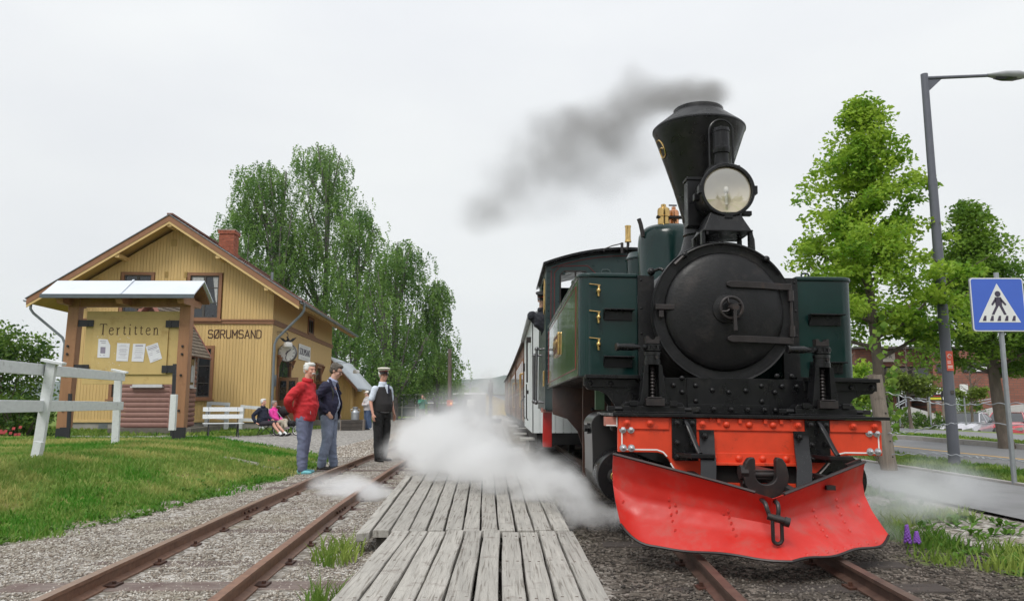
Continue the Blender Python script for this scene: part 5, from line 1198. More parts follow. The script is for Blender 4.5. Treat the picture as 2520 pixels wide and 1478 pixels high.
# rivet line at the tank's rear edge
mb = MB(); mb.lathe([(.016, 0), (.012, .012), (.001, .016)], (0, 0, 0), 'x', 8); rme2 = mb.mesh('rivet', 40); rme2.materials.append(M_black)
for k in range(9): link('rivet', rme2, tl_, loc=(-1.216, 5.38, 1.34 + k * .095), rot=(0, 0, PI))
# --- chimney
CX, CY = 0.0, 1.35
mb = MB(); mb.lathe([(.30, 2.36), (.24, 2.43), (.19, 2.52), (.165, 2.62), (.160, 2.64), (.168, 2.66), (.160, 2.68), (.155, 2.78), (.168, 2.80), (.172, 2.84), (.25, 3.12), (.33, 3.37), (.422, 3.645), (.440, 3.695), (.441, 3.71), (.430, 3.725), (.248, 3.872), (.240, 3.882), (.238, 3.915), (.215, 3.915), (.21, 3.85), (.2, 3.6)], (CX, CY, 0), 'z', 96, cap=False); chm = mb.build('chimney', M_black, lo, smooth=32)
mb = MB(); mb.lathe([(.436, 3.69), (.444, 3.695), (.444, 3.71), (.436, 3.715)], (CX, CY, 0), 'z', 96, cap=False); mb.build('rim_band', M_black, chm)
# brass figure 6 on the chimney's left flank, following the cone
mb = MB()
def cone(a, z): r_ = np.interp(z, [2.84, 3.735], [.172, .436]) + .008; return (CX - r_ * math.cos(a), CY - r_ * math.sin(a), z)
six = [(.10, .27), (.045, .285), (-.03, .25), (-.075, .15), (-.08, .07), (-.06, .015), (0, 0), (.06, .015), (.08, .075), (.06, .13), (0, .15), (-.06, .12)]
mb.tube([cone(R(6) - p[0] / .50, 3.42 + p[1] * .62) for p in [(q.x, q.y) for q in smooth_path([(a, b, 0) for a, b in six], 4)]], .008, 6); mb.build('brass_number', M_brass, chm)
# --- headlamp
HX, HY, HZ = .062, .68, 2.915
mb = MB(); mb.lathe([(.10, .42), (.20, .36), (.222, .25), (.225, .03), (.236, .03), (.240, .0), (.240, -.035), (.232, -.045), (.212, -.045), (.210, -.02)], (HX, HY, HZ), 'y', 64, cap=False); hl = mb.build('headlamp', M_black, lo, smooth=35)
mb = MB(); mb.lathe([(.211, -.022), (.15, -.045), (.08, -.055), (.002, -.058)], (HX, HY, HZ), 'y', 64, cap=False)
glass = bpy.data.materials.new('lamp_lens'); glass.use_nodes = True; t = glass.node_tree; g1 = nd(t, 'BsdfTransparent'); g2 = nd(t, 'BsdfGlossy', Roughness=.01); g3 = nd(t, 'MixShader'); g3.inputs[0].default_value = .30; g1.inputs[0].default_value = (.97, .95, .90, 1); t.links.new(g1.outputs[0], g3.inputs[1]); t.links.new(g2.outputs[0], g3.inputs[2]); t.links.new(g3.outputs[0], t.nodes['Material Output'].inputs[0])
mb.build('lens', glass, hl, smooth=80)
mb = MB(); mb.lathe([(.208, -.005), (.17, .035), (.11, .065), (.05, .08), (.002, .083)], (HX, HY, HZ), 'y', 48, cap=False); mb.build('reflector', mat('silvered_reflector', (.74, .69, .58), .6, .05, 5, metal=.2), hl, smooth=80)
mb = MB(); mb.cyl((HX, HY + .02, HZ - .12), (HX, HY + .02, HZ - .02), .014, seg=10); mb.ball((HX, HY + .02, HZ + .01), (.024, .024, .035), 12, 8); mb.build('bulb', M_lamp, hl)
mb = MB()
for a in (R(180), R(0), R(270)): M_ = Matrix.Translation((HX, HY, HZ)) @ Matrix.Rotation(-a, 4, 'Y'); mb.box(.228, .255, -.05, .02, -.035, .035, M_)
mb.build('rim_clips', M_black, hl, smooth=0)
mb = MB(); mb.box(HX - .275, HX - .12, HY + .28, HY + .42, HZ - .25, HZ + .20); mb.box(HX - .285, HX + .24, HY + .27, HY + .43, HZ + .175, HZ + .205); mb.build('lamp_box', M_black, hl, smooth=0, bevel=.006); mb = MB(); mb.box(HX - .26, HX - .20, HY + .1, HY + .16, HZ - .06, HZ + .0); mb.build('side_catch', M_black, hl, smooth=0, bevel=.004); mb = MB(); mb.box(HX + .17, HX + .25, HY + .1, HY + .16, HZ - .19, HZ - .15); mb.build('side_catch', M_black, hl, smooth=0, bevel=.004)
mb = MB(); mb.box(HX - .13, HX + .13, HY + .02, HY + .26, HZ + .195, HZ + .24); mb.lathe([(.085, .24), (.075, .26), (.066, .27), (.060, .36), (.062, .365), (.072, .37), (.074, .385), (.078, .40), (.078, .42), (.074, .425), (.074, .56), (.079, .565), (.079, .58), (.074, .585), (.073, .60), (.02, .615), (.002, .63)], (HX - .01, HY + .10, HZ), 'z', 32); mb.build('lamp_chimney', M_black, hl, smooth=30, bevel=0)
mb = MB(); mb.tube([(HX - .01 - .105, HY + .10, HZ + .20), (HX - .01 - .105, HY + .10, HZ + .56)] + [(HX - .01 - .105 * math.cos(a), HY + .10, HZ + .58 + .105 * math.sin(a)) for a in np.linspace(0, PI, 14)] + [(HX - .01 + .105, HY + .10, HZ + .56), (HX - .01 + .105, HY + .10, HZ + .2)], .0095, 8); mb.build('carrying_hoop', M_black, hl)
# pedestal
mb = MB(); zb0, zb1 = 2.545, 2.72
mb.add([(-.165, .60, zb0), (.235, .60, zb0), (.165, .66, zb1), (-.085, .66, zb1), (-.165, .98, zb0), (.235, .98, zb0), (.165, .92, zb1), (-.085, .92, zb1)], [(0, 1, 2, 3), (4, 7, 6, 5), (0, 3, 7, 4), (1, 5, 6, 2), (3, 2, 6, 7), (0, 4, 5, 1)]); pd = mb.build('lamp_pedestal', M_black, lo, smooth=0, bevel=.004)
mb = MB(); mb.box(-.18, .25, .58, 1.0, 2.53, 2.544); mb.box(-.185, -.155, .60, .66, 2.40, 2.53); mb.box(.225, .255, .60, .66, 2.38, 2.53); mb.box(-.15, -.13, .585, .6, 2.5, 2.53); mb.box(-.185, -.155, .9, .96, 2.40, 2.53); mb.box(.225, .255, .9, .96, 2.38, 2.53); mb.build('pedestal_frame', M_black, pd, smooth=0, bevel=.003)
mb = MB(); mb.tube([(.17, .80, 2.74), (.235, .80, 2.67), (.29, .79, 2.58), (.31, .78, 2.50), (.312, .77, 2.38)], .018, 10); mb.build('lamp_pipe', M_black, lo)
# small steam pipe bosses
mb = MB(); mb.ball((-.585, .80, 2.205), .035, 10, 8); mb.tube([(-.585, .80, 2.205), (-.52, .76, 2.225), (-.49, .74, 2.21)], .014, 8); mb.build('oil_cup', M_black, lo)
# --- steam dome, sand dome, safety valves
mb = MB(); mb.lathe([(.352, 2.1), (.352, 2.90), (.345, 2.98), (.32, 3.045), (.27, 3.085), (.18, 3.105), (.002, 3.11)], (0.02, 2.85, 0), 'z', 64); dm = mb.build('steam_dome', M_green, lo, smooth=40)
for i, (x, r_, m_) in enumerate(((-.055, .062, M_brass), (.085, .052, M_copper))):
    y = 2.75 + .1 * i; mb = MB(); z = 3.10; r_ *= 1.15; mb.lathe([(r_ * .95, 0), (r_ * .95, .09), (r_ * 1.08, .095), (r_ * 1.08, .105), (r_, .11), (r_, .17), (r_ * .92, .195), (r_ * .6, .212), (r_ * .42, .215), (r_ * .40, .245), (r_ * .25, .25), (.001, .25)], (x, y, z + (0 if i == 0 else .0)), 'z', 24); mb.build('safety_valve', m_, dm, smooth=35)
mb = MB(); mb.box(-.14, .20, 2.70, 2.76, 3.18, 3.205); mb.cyl((.0, 2.72, 3.33), (.09, 2.72, 3.33), .009, seg=6); mb.cyl((.085, 2.85, 3.10), (.085, 2.85, 3.2), .045, seg=12); mb.build('valve_gear', M_iron, dm, smooth=0)
mb = MB(); mb.tube([(-.30, 2.7, 2.95), (-.33, 2.7, 3.10), (-.35, 2.7, 3.16)], .025, 8); mb.build('vent_stub', M_iron, dm)
mb = MB(); mb.lathe([(.27, 2.1), (.27, 2.96), (.285, 2.965), (.285, 2.985), (.27, 3.0), (.24, 3.06), (.12, 3.09), (.002, 3.10)], (0.02, 4.2, 0), 'z', 48); mb.build('sand_dome', M_green, lo, smooth=40)
# --- cab
cabx = 1.245; cz0 = .98
def arcz(x): return 3.42 - .235 * (x / cabx) ** 2
def cabfront():
    """front sheet with two window holes, cut as strips"""
    mb = MB(); xs = [-cabx, -1.03, -.60, 0, .60, 1.03, cabx]; 
    for a, b in zip(xs[:-1], xs[1:]):
        n = 6
        for i in range(n):
            p, q = a + (b - a) * i / n, a + (b - a) * (i + 1) / n
            spans = [(cz0, None)]
            if abs((a + b) / 2) > .6 and abs((a + b) / 2) < 1.03: spans = [(cz0, 2.42), (3.06 - (.05 if i in (0, n - 1) else 0), None)]
            for (s0, s1) in spans: mb.prism([(p, s0), (q, s0), (q, s1 or arcz(q) - .03), (p, s1 or arcz(p) - .03)], 5.60, 5.64)
    return mb
cb = cabfront().build('cab', M_cab, lo, smooth=0)
mb = MB()
for s_ in (-1, 1):
    a, b = sorted((s_ * cabx, s_ * (cabx - .03)))
    mb.box(a, b, 5.64, 6.05, cz0, 3.16); mb.box(a, b, 7.1, 7.8, cz0, 3.16); mb.box(a, b, 6.05, 7.1, cz0, 2.2); mb.box(a, b, 6.05, 7.1, 3.05, 3.16)
mb.box(-cabx, cabx, 7.8, 7.84, cz0, 2.3); mb.box(-cabx, cabx, 7.8, 7.84, 2.52, 3.15); mb.box(-cabx, -1.15, 7.8, 7.84, 2.3, 2.52); mb.build('cab_sides', M_cab, cb, smooth=0)
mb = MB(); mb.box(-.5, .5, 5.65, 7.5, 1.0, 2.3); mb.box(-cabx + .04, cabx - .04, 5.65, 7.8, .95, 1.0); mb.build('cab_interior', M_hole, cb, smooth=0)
mb = MB(); xs = np.linspace(-cabx - .05, cabx + .05, 25); n = 25
V = [(x, y, arcz(x) + dz) for y in (5.50, 8.0) for dz in (-.03, .008) for x in xs]; F = []
for k in range(24): F += [(k, k + 1, n + k + 1, n + k), (2 * n + k, 3 * n + k, 3 * n + k + 1, 2 * n + k + 1), (n + k, n + k + 1, 3 * n + k + 1, 3 * n + k), (k, 2 * n + k, 2 * n + k + 1, k + 1)]
F += [(0, n, 3 * n, 2 * n), (n - 1, 3 * n - 1, 4 * n - 1, 2 * n - 1)]; mb.add(V, F); mb.build('cab_roof', M_black, cb, smooth=30)
mb = MB(); mb.tube([(x, 5.585, arcz(x) - .045) for x in np.linspace(-cabx, cabx, 20)], [(.012, .025)] * 20, 6); mb.build('roof_angle', M_black, cb)
mb = MB()
rr = .07; wpts = [(-1.03, 2.42), (-1.03, 3.0), (-.98, 3.06), (-.65, 3.06), (-.60, 3.0), (-.60, 2.42)]
mb.tube([(x, 5.595, z) for x, z in wpts], .012, 6); mb.tube([(-.80, 5.60, 2.42), (-.80, 5.60, 3.06)], .014, 6); mb.build('window_frame', M_brass if False else M_iron, cb)
mb = MB(); wl = [(-1.12, 2.2), (-1.12, 3.03), (-1.04, 3.13), (-.62, 3.15), (-.5, 3.04), (-.48, 2.9)]; mb.tube([(x, 5.597, z) for x, z in wl], .004, 4); mb.tube([(x, 5.597, arcz(x) - .11) for x in np.linspace(-1.17, .2, 16)], .004, 4); mb.tube([(-1.17, 5.597, 1.9), (-1.17, 5.597, 3.07)], .004, 4); mb.build('red_lining', M_redline, cb)
for k in range(9): link('rivet', R_sm, cb, loc=(-1.205, 5.60, 2.25 + k * .10))
mb = MB(); mb.tube([(-1.25, y, z) for y, z in ((6.0, 2.45), (5.9, 2.5), (5.9, 2.95), (6.0, 3.0), (6.05, 2.95), (6.05, 2.5), (6.0, 2.45))], .012, 6); mb.build('side_window_beading', M_brass, cb)
# cab handrails, second plate, step
for y, z0, z1 in ((6.0, 1.08, 1.90), (6.9, 1.10, 1.86)):
    mb = MB(); mb.cyl((-1.36, y, z0), (-1.36, y, z1), .02, seg=10); h_ = mb.build('cab_handrail', M_steel, cb)
    mb = MB(); mb.ball((-1.36, y, z0), .034, 10, 8); mb.ball((-1.36, y, z1), .034, 10, 8); mb.cyl((-1.36, y, z0), (-1.24, y, z0), .016, seg=8); mb.cyl((-1.36, y, z1), (-1.24, y, z1), .016, seg=8); mb.build('handrail_knobs', M_steel, h_)
mb = MB(); mb.box(-1.27, -1.247, 5.72, 5.98, 1.32, 1.55); mb.build('builders_plate', M_brass, cb, smooth=0, bevel=.005)
mb = MB(); mb.box(-1.255, -1.10, 6.1, 6.6, .93, 1.0); mb.build('cab_sill', mat('faded_pink', (.42, .16, .12), .6), cb, smooth=0)
mb = MB(); mb.box(-1.24, -1.10, 6.2, 6.3, .40, .93); mb.build('cab_step_post', M_redpost, lo, smooth=0, bevel=.006)
mb = MB(); mb.box(-1.34, -1.05, 6.1, 6.45, .37, .40); mb.build('cab_step', M_dark, lo, smooth=0)
# oil lubricator / whistle on the cab roof
mb = MB(); mb.cyl((-.13, 5.35, 3.30), (-.13, 5.35, 3.46), .022, seg=8); mb.tube([(-.13, 5.35, 3.38), (-.06, 5.35, 3.36), (-.04, 5.35, 3.42), (-.04, 5.35, 3.48)], .022, 8); mb.tube([(-.13, 5.35, 3.45), (-.28, 5.35, 3.41), (-.40, 5.35, 3.36), (-.40, 5.35, 3.32)], .009, 6); wh = mb.build('whistle', M_iron, lo)
mb = MB(); mb.lathe([(.05, 3.47), (.045, 3.50), (.042, 3.52), (.042, 3.70), (.047, 3.70), (.047, 3.72), (.002, 3.725)], (-.04, 5.35, 0), 'z', 20); mb.build('whistle_bell', M_brass, wh, smooth=35)
# --- undergear
mb = MB(); mb.box(-.48, .48, .06, 6.3, .55, .955); mb.box(-.9, .9, .54, .6, .98, 1.0); mb.build('main_frame', M_dark, lo, smooth=0)
mb = MB(); mb.prism([(-1.20, 1.29), (-1.20, 1.05), (-1.195, .92), (-1.0, .86), (-.86, .70), (-.78, .45), (-.76, .30), (-.5, .30), (-.5, 1.29)], 4.55, 4.60); mb.build('motion_plate', M_rust, lo, smooth=0)
mb = MB(); mb.box(-1.02, -.82, 2.35, 2.40, .30, 1.28); mb.box(-.84, -.60, 2.15, 2.2, .2, 1.28); rp = mb.build('frame_stay', M_rust, lo, smooth=0)
put(R_blk, [(-.92, 1.0), (-.92, .82), (-.95, .62)], rp, 2.35)
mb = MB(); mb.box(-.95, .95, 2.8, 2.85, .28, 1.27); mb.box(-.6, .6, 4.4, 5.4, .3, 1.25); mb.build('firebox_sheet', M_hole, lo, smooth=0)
mb = MB(); mb.prism([(-1.05, 1.29), (-1.05, 1.24), (-.9, 1.05), (-.9, .8), (-.87, .8), (-.87, 1.29)], 1.3, 1.34); mb.build('gusset', M_dark, lo, smooth=0)
mb = MB(); mb.box(-1.03, -.95, 1.15, 1.22, 1.0, 1.28); mb.build('green_stay', mat('green_stay', (.06, .12, .06), .5), lo, smooth=0)
for y in (2.4, 3.6):
    for s_ in (-1, 1):
        mb = MB(); mb.lathe([(.42, .0), (.42, .02), (.39, .03), (.39, .10), (.34, .10), (.34, .02), (.0, .02)], (s_ * .40, y, .50), 'x', 40, cap=False)
        wv = mb.build('wheel', M_dark, lo, smooth=30)
        mb = MB()
        for k in range(8): a = 2 * PI * k / 8; mb.bar((s_ * .44, y, .5), (s_ * .44, y + .36 * math.cos(a), .5 + .36 * math.sin(a)), .05, .05, up=(1, 0, 0))
        mb.cyl((s_ * .36, y, .5), (s_ * .56, y, .5), .09, seg=16); mb.build('spokes', M_dark, wv, smooth=0)
mb = MB(); mb.bar((-.62, 2.0, .50), (-.62, 4.0, .50), .05, .09); mb.bar((-.72, .9, .47), (-.66, 2.4, .50), .04, .07); mb.build('coupling_rod', M_steel, lo, smooth=0)
for s_ in (-1, 1):
    c_ = s_ * .885; mb = MB(); mb.lathe([(.205, .50), (.212, .52), (.212, 1.42), (.2, 1.44)], (c_, 0, .47), 'y', 48); cyl_ = mb.build('cylinder', M_black, lo, smooth=35)
    # steam chest casing above
    a0 = s_ * -1
    pl = [(-.212, .0), (-.215, .20), (-.222, .38)] + [(-.06 - .165 * math.cos(t_), .40 + .12 * math.sin(t_)) for t_ in np.linspace(.1, PI / 2, 8)] + [(.1, .52), (.1, .0)]
    mb = MB(); mb.prism([(c_ + s_ * -1 * p[0] if s_ > 0 else c_ + p[0], .47 + p[1]) for p in pl], .80, 1.40); cc = mb.build('steam_chest', M_steel if s_ < 0 else M_black, lo, smooth=30)
    mb = MB(); mb.prism([(c_ + (p[0] * .985 if s_ < 0 else -p[0] * .985), .47 + p[1] * .99) for p in pl], .785, .80); mb.build('chest_front', M_dark, cc, smooth=30)
    mb = MB(); mb.lathe([(.065, .498), (.06, .482), (.05, .478)], (c_ - .065, 0, .475), 'y', 24); mb.build('gland', M_dark, cyl_)
    mb = MB(); mb.lathe([(.045, .482), (.042, .46), (.036, .455), (.036, .445), (.040, .44), (.040, .425)], (c_ - .065, 0, .475), 'y', 24); mb.lathe([(.035, .425), (.033, .395), (.028, .39)], (c_ - .065, 0, .475), 'y', 6); mb.build('brass_nut', M_brass, cyl_, smooth=30)
    mb = MB(); mb.cyl((c_ + s_ * .225, .90, .84), (c_ + s_ * .275, .90, .84), .03, seg=8); mb.cyl((c_ + s_ * .2, .90, .84), (c_ + s_ * .25, .90, .84), .045, seg=8); mb.build('plug', M_black, cc)
    for dx_, dy_ in ((-.03, .55), (.03, .75)): mb = MB(); mb.cyl((c_ + dx_, dy_, .27), (c_ + dx_, dy_, .12), .03, seg=8); mb.build('drain_cock', M_iron, cyl_)
mb = MB(); mb.cyl((-.98, .35, .955), (-.98, .35, .90), .006, seg=6); mb.ball((-.98, .35, .865), (.035, .035, .032), 10, 8); mb.build('hanging_weight', M_dark, lo)
# --- rerailing jacks on the running plate
def jack(x, name_label, hdir=-1):
    r = thing('rerailing_jack', name_label, 'jack', lo.matrix_world @ Vector((x, .25, .983)) if False else (0, 0, 0)); r.parent = None
    Mw = Matrix.Translation((LX, 5.75, 0)) @ Matrix.Rotation(R(.9), 4, 'Y'); p = Mw @ Vector((x, .25, .9825)); r.location = p; r.rotation_euler = (0, R(.9), 0)
    mb = MB(); mb.box(-.24, .24, -.055, .09, 0.0, .055); mb.box(-.30, .30, -.07, .1, -.0, .012); mb.prism([(-.24, .055), (-.22, .085), (.22, .085), (.24, .055)], -.04, .09); mb.build('base', M_black, r, smooth=0, bevel=.004)
    mb = MB()
    for sx in (-1, 1): mb.cyl((sx * .24, -.01, .03), (sx * .30, -.01, .03), .022, seg=8); mb.box(*sorted((sx * .30, sx * .36)), -.03, .01, .015, .05)
    mb.box(-.19, -.13, -.075, -.05, .055, .095); mb.box(.12, .18, -.075, -.05, .055, .095); mb.build('screw_ends', M_black, r, smooth=0, bevel=.003)
    # body: two tapering cheeks with a dark slot and the screw inside
    for sx in (-1, 1):
        mb = MB(); mb.add([(sx * .105, -.05, .07), (sx * .045, -.05, .07), (sx * .04, -.05, .375), (sx * .068, -.05, .375), (sx * .105, .08, .07), (sx * .045, .08, .07), (sx * .04, .08, .375), (sx * .068, .08, .375)], [(0, 1, 2, 3), (4, 7, 6, 5), (0, 4, 5, 1), (1, 5, 6, 2), (2, 6, 7, 3), (3, 7, 4, 0)]); mb.build('cheek', M_black, r, smooth=0, bevel=.003)
    mb = MB(); mb.box(-.05, .05, .04, .07, .07, .375); mb.build('slot', M_hole, r, smooth=0)
    mb = MB(); pr = []
    for k in range(11): pr += [(.014, .09 + k * .026), (.022, .103 + k * .026)]
    mb.lathe(pr, (0, .0, 0), 'z', 14); mb.build('screw', M_iron, r, smooth=30)
    mb = MB(); mb.box(-.068, .075, -.105, .0, .055, .115); mb.box(-.058, .055, -.11, .0, .115, .125); mb.build('claw', M_iron, r, smooth=0, bevel=.005)
    mb = MB(); mb.box(-.05, .05, -.03, .05, .375, .39); mb.lathe([(.066, .378), (.066, .415), (.062, .418), (.062, .448), (.066, .45), (.066, .478), (.05, .48)], (0, 0, 0), 'z', 28); mb.build('collar', M_black, r, smooth=35)
    mb = MB(); mb.lathe([(.060, .485), (.068, .487), (.068, .498), (.060, .50), (.060, .525), (.068, .527), (.068, .537), (.04, .54)], (0, 0, 0), 'z', 28)
    for k in range(12): a = 2 * PI * k / 12; M_ = Matrix.Rotation(a, 4, 'Z'); mb.box(-.010, .010, -.072, -.055, .50, .525, M_)
    mb.build('ratchet_ring', M_black, r, smooth=30); mb = MB(); mb.cyl((.02, -.06, .435), (.02, -.078, .435), .012, seg=12); mb.build('stud', M_iron, r)
    mb = MB(); pl = [(-.052, .545), (.052, .545), (.052, .60), (.030, .60), (.026, .585), (.012, .578), (-.012, .578), (-.026, .585), (-.030, .60), (-.052, .60)]
    mb.prism(pl[:3] + pl[3:5] + [(.0, .572)] + pl[7:], -.035, .035); mb.build('head', M_iron, r, smooth=0)
    mb = MB(); mb.tube([(-.04, -.02, .512), (-.14, -.05, .512), (-.16, -.055, .512), (-.285, -.08, .508)], [.022, .022, .030, .026] if hdir else .02, 14); mb.cyl((-.285, -.08, .508), (-.30, -.083, .508), .033, .030, seg=14); mb.box(-.12, -.08, -.06, -.02, .49, .535); mb.build('ratchet_handle', M_black, r, smooth=40)
    return r
jack(-.69, 'black screw jack standing on the left end of the locomotive front plate'); jack(.655, 'black screw jack standing on the right end of the locomotive front plate')

# ---------------------------------------------------------------- wagons
def wagon(name, label, y0, y1, xl, wd, z0, ze, rise, m_, white, planks=True, xshift=0.0):
    r = thing(name, label, 'wagon', (xl + wd / 2, y0, 0)); hw = wd / 2; L_ = y1 - y0; sh = xshift / L_
    S = Matrix(((1, sh, 0, 0), (0, 1, 0, 0), (0, 0, 1, 0), (0, 0, 0, 1)))
    S = Matrix.Rotation(-math.atan(sh), 4, 'Z')
    mb = MB(); mb.box(-hw + .02, hw - .02, .02, L_ - .02, z0 + .02, ze); mb.xf(S); mb.build('body', m_, r, smooth=0)
    pw = .145 if white else .32
    k = 0; y = .0
    while y < L_ - .01:
        y2 = min(y + pw - .010, L_); mb = MB(); mb.box(-hw - .003 * (k % 2), -hw + .019, y, y2, z0 + (0 if not white else .0), ze - .02); mb.xf(S); mb.build('side_board', m_, r, smooth=0); y += pw; k += 1
    x = -hw
    while x < -hw + 1.5 and white:
        mb = MB(); mb.box(x + .002, x + pw - .008, -.0, .019, z0, ze + rise * .55 * (1 - ((x + pw / 2) / hw) ** 2)); mb.xf(S); mb.build('end_board', m_, r, smooth=0); x += pw
    if white:
        mb = MB(); mb.prism([(-hw + .03, ze - .05)] + [(x, ze + rise * (1 - (x / hw) ** 2) - .03) for x in np.linspace(-hw + .03, hw - .03, 12)] + [(hw - .03, ze - .05)], .02, .05); mb.xf(S); mb.build('end_wall', m_, r, smooth=0)
    xs = np.linspace(-hw - .09, hw + .09, 17); n = 17
    V = [(x, y, ze + rise * (1 - (x / (hw + .09)) ** 2) + dz) for y in (-.14, L_ + .05) for dz in (-.03, .02) for x in xs]; F = []
    for q in range(n - 1): F += [(q, q + 1, n + q + 1, n + q), (2 * n + q, 3 * n + q, 3 * n + q + 1, 2 * n + q + 1), (n + q, n + q + 1, 3 * n + q + 1, 3 * n + q), (q, 2 * n + q, 2 * n + q + 1, q + 1)]
    F += [(0, n, 3 * n, 2 * n), (n - 1, 3 * n - 1, 4 * n - 1, 2 * n - 1)]; mb = MB(); mb.add(V, F); mb.xf(S); mb.build('roof', mat('wagon_roof', (.13, .13, .13), .6) if not white else mat('white_wagon_roof', (.40, .41, .41), .5), r, smooth=30)
    mb = MB(); mb.box(-hw + .08, hw - .08, .05, L_ - .05, z0 - .22, z0 + .02); mb.xf(S); mb.build('underframe', M_dark, r, smooth=0)
    for yy in (L_ * .2, L_ * .8):
        mb = MB()
        for s_ in (-1, 1): mb.lathe([(.30, -.05), (.30, .03), (.33, .03), (.33, .05), (.05, .05)], (s_ * .42, yy, .42), 'x', 24)
        mb.cyl((-.45, yy, .42), (.45, yy, .42), .05); mb.box(-.95, -.85, yy - .3, yy + .3, .3, z0 - .1); mb.xf(S); mb.build('wheelset', M_dark, r)
    return r, S, hw
mwh = mat('wagon_white', (.70, .74, .74), .45, .05, 3, pertobj=.03)
wg, S, hw = wagon('covered_wagon', 'white boarded covered wagon coupled behind the locomotive', 14.3, 19.6, .54, 2.45, .55, 2.72, .30, mwh, True)
mb = MB()
for y in (1.6, 3.6):
    mb.tube([(-hw - .03, y, .75), (-hw - .06, y, .80), (-hw - .06, y, 1.5)], .015, 6)
mb.tube([(-hw - .02, .55, 2.35), (-hw - .08, .55, 2.3), (-hw - .08, .55, 1.5)], .02, 6); mb.box(-hw - .09, -hw, .45, .65, 2.28, 2.38); mb.xf(S); mb.build('door_gear', M_iron, wg)
mb = MB(); mb.box(-hw - .05, -hw, 2.0, 2.08, 1.3, 1.38); mb.box(-hw - .05, -hw, 4.6, 4.75, 1.9, 2.1); mb.box(-hw - .06, -hw, 4.6, 4.8, 1.25, 1.3); mb.tube([(-hw - .03, 4.8, 1.25), (-hw - .09, 4.9, 1.15), (-hw - .09, 5.0, .7), (-hw - .03, 5.1, .62)], .02, 6); mb.xf(S); mb.build('hinges', M_iron, wg, smooth=0)
mteak = mat('varnished_teak', (.17, .060, .028), .4, .25, 3, bump=.05, coat=.15, stretch=(1, 1, .3), pertobj=.25)
Y = 20.0; xl = .56
for k in range(4):
    L_ = 8.4; xs_ = (-.08, -.10, -.12, -.15)[k]
    lab = ('varnished brown passenger coach right behind the white wagon', 'second varnished brown passenger coach in the train', 'third brown passenger coach in the train, half lost in steam', 'last brown passenger coach at the far end of the train')[k]
    wc, S, hw = wagon('passenger_coach', lab, Y, Y + L_, xl, 2.4, .62, 2.72, .28, mteak, False, xshift=xs_); tag(wc, group=None)
    if k < 3:
        for q in range(6 if k < 2 else 4):
            y0 = .9 + q * 1.15; f = MB(); f.box(-hw - .02, -hw + .01, y0, y0 + .75, 1.55, 2.35); f.xf(S); wf = f.build('window', M_brown, wc, smooth=0)
            f = MB(); f.box(-hw - .026, -hw - .018, y0 + .08, y0 + .67, 1.62, 2.28); f.xf(S); f.build('pane', M_glass, wf, smooth=0)
        mb = MB(); mb.cyl((-hw - .10, .35, 1.0), (-hw - .10, .35, 1.9), .018, seg=8); mb.cyl((-hw - .10, .75, 1.0), (-hw - .10, .75, 1.9), .018, seg=8)
        for z in (1.0, 1.9):
            for y in (.35, .75): mb.cyl((-hw - .1, y, z), (-hw, y, z), .014, seg=6)
        mb.xf(S); mb.build('handrail', M_brass, wc)
        mb = MB(); mb.box(-hw - .03, -hw + .01, .08, .2, .62, 2.7); mb.box(-hw - .03, -hw + .01, L_ - .2, L_ - .08, .62, 2.7); mb.box(-hw - .02, -hw + .01, .2, L_ - .2, 1.42, 1.47); mb.xf(S); mb.build('pillars', mat('dark_teak', (.10, .04, .02), .3), wc, smooth=0)
        mb = MB(); mb.box(-hw - .28, -hw + .06, .3, .8, .30, .335); mb.box(-hw - .28, -hw + .06, L_ - .8, L_ - .3, .30, .335); mb.box(-hw - .2, -hw + .06, .5, .6, .45, .47); mb.xf(S); mb.build('step_board', mat('pale_step', (.42, .41, .38), .8), wc, smooth=0)
    Y += L_ + .35; xl += xs_ * 1.05
mb = MB(); st_ = thing('step_board', 'pale wooden step board sticking out below the white wagon', 'step', (.45, 15.2, .38)); mb.box(-.12, .35, 0, .45, 0, .04); mb.box(.0, .06, .1, .16, -.2, 0); mb.build('board', mat('pale_step', (.42, .41, .38), .8), st_, smooth=0)
# ---------------------------------------------------------------- vegetation
def leaf_quads(C, size, name, m_, parent, up=.6, tint=None, aspect=.62, fold=True):
    """C (n,3) leaf centres -> one mesh of folded leaf quads"""
    n = len(C); a = rng.random(n) * 6.283; s = size * (.65 + .7 * rng.random(n))
    nz = up + (1 - up) * (2 * rng.random(n) - 1); th = rng.random(n) * 6.283; r_ = np.sqrt(np.clip(1 - nz ** 2, 0, 1)); N = np.stack([r_ * np.cos(th), r_ * np.sin(th), nz], -1)
    T = np.stack([np.cos(a), np.sin(a), -.5 * rng.random(n)], -1); T -= N * (T * N).sum(1, keepdims=True); T /= np.linalg.norm(T, axis=1, keepdims=True) + 1e-9; B = np.cross(N, T)
    h = s[:, None] * .5; w_ = s[:, None] * aspect * .5
    V = np.stack([C - T * h, C + B * w_ + N * h * .25, C + T * h, C - B * w_ + N * h * .25], 1).reshape(-1, 3)
    base = 4 * np.arange(n)[:, None]
    F = np.concatenate([base + np.array([0, 1, 2]), base + np.array([0, 2, 3])], 1).reshape(-1, 3)
    t_ = tint if tint is not None else rng.random(n); t_ = np.repeat(t_, 4); col = np.stack([t_, t_, t_, np.ones_like(t_)], -1)
    return npmesh(name, V, F, m_, parent, k=3, col=col)
def hull(prof, t_):
    return float(np.interp(t_, [p[0] for p in prof], [p[1] for p in prof]))
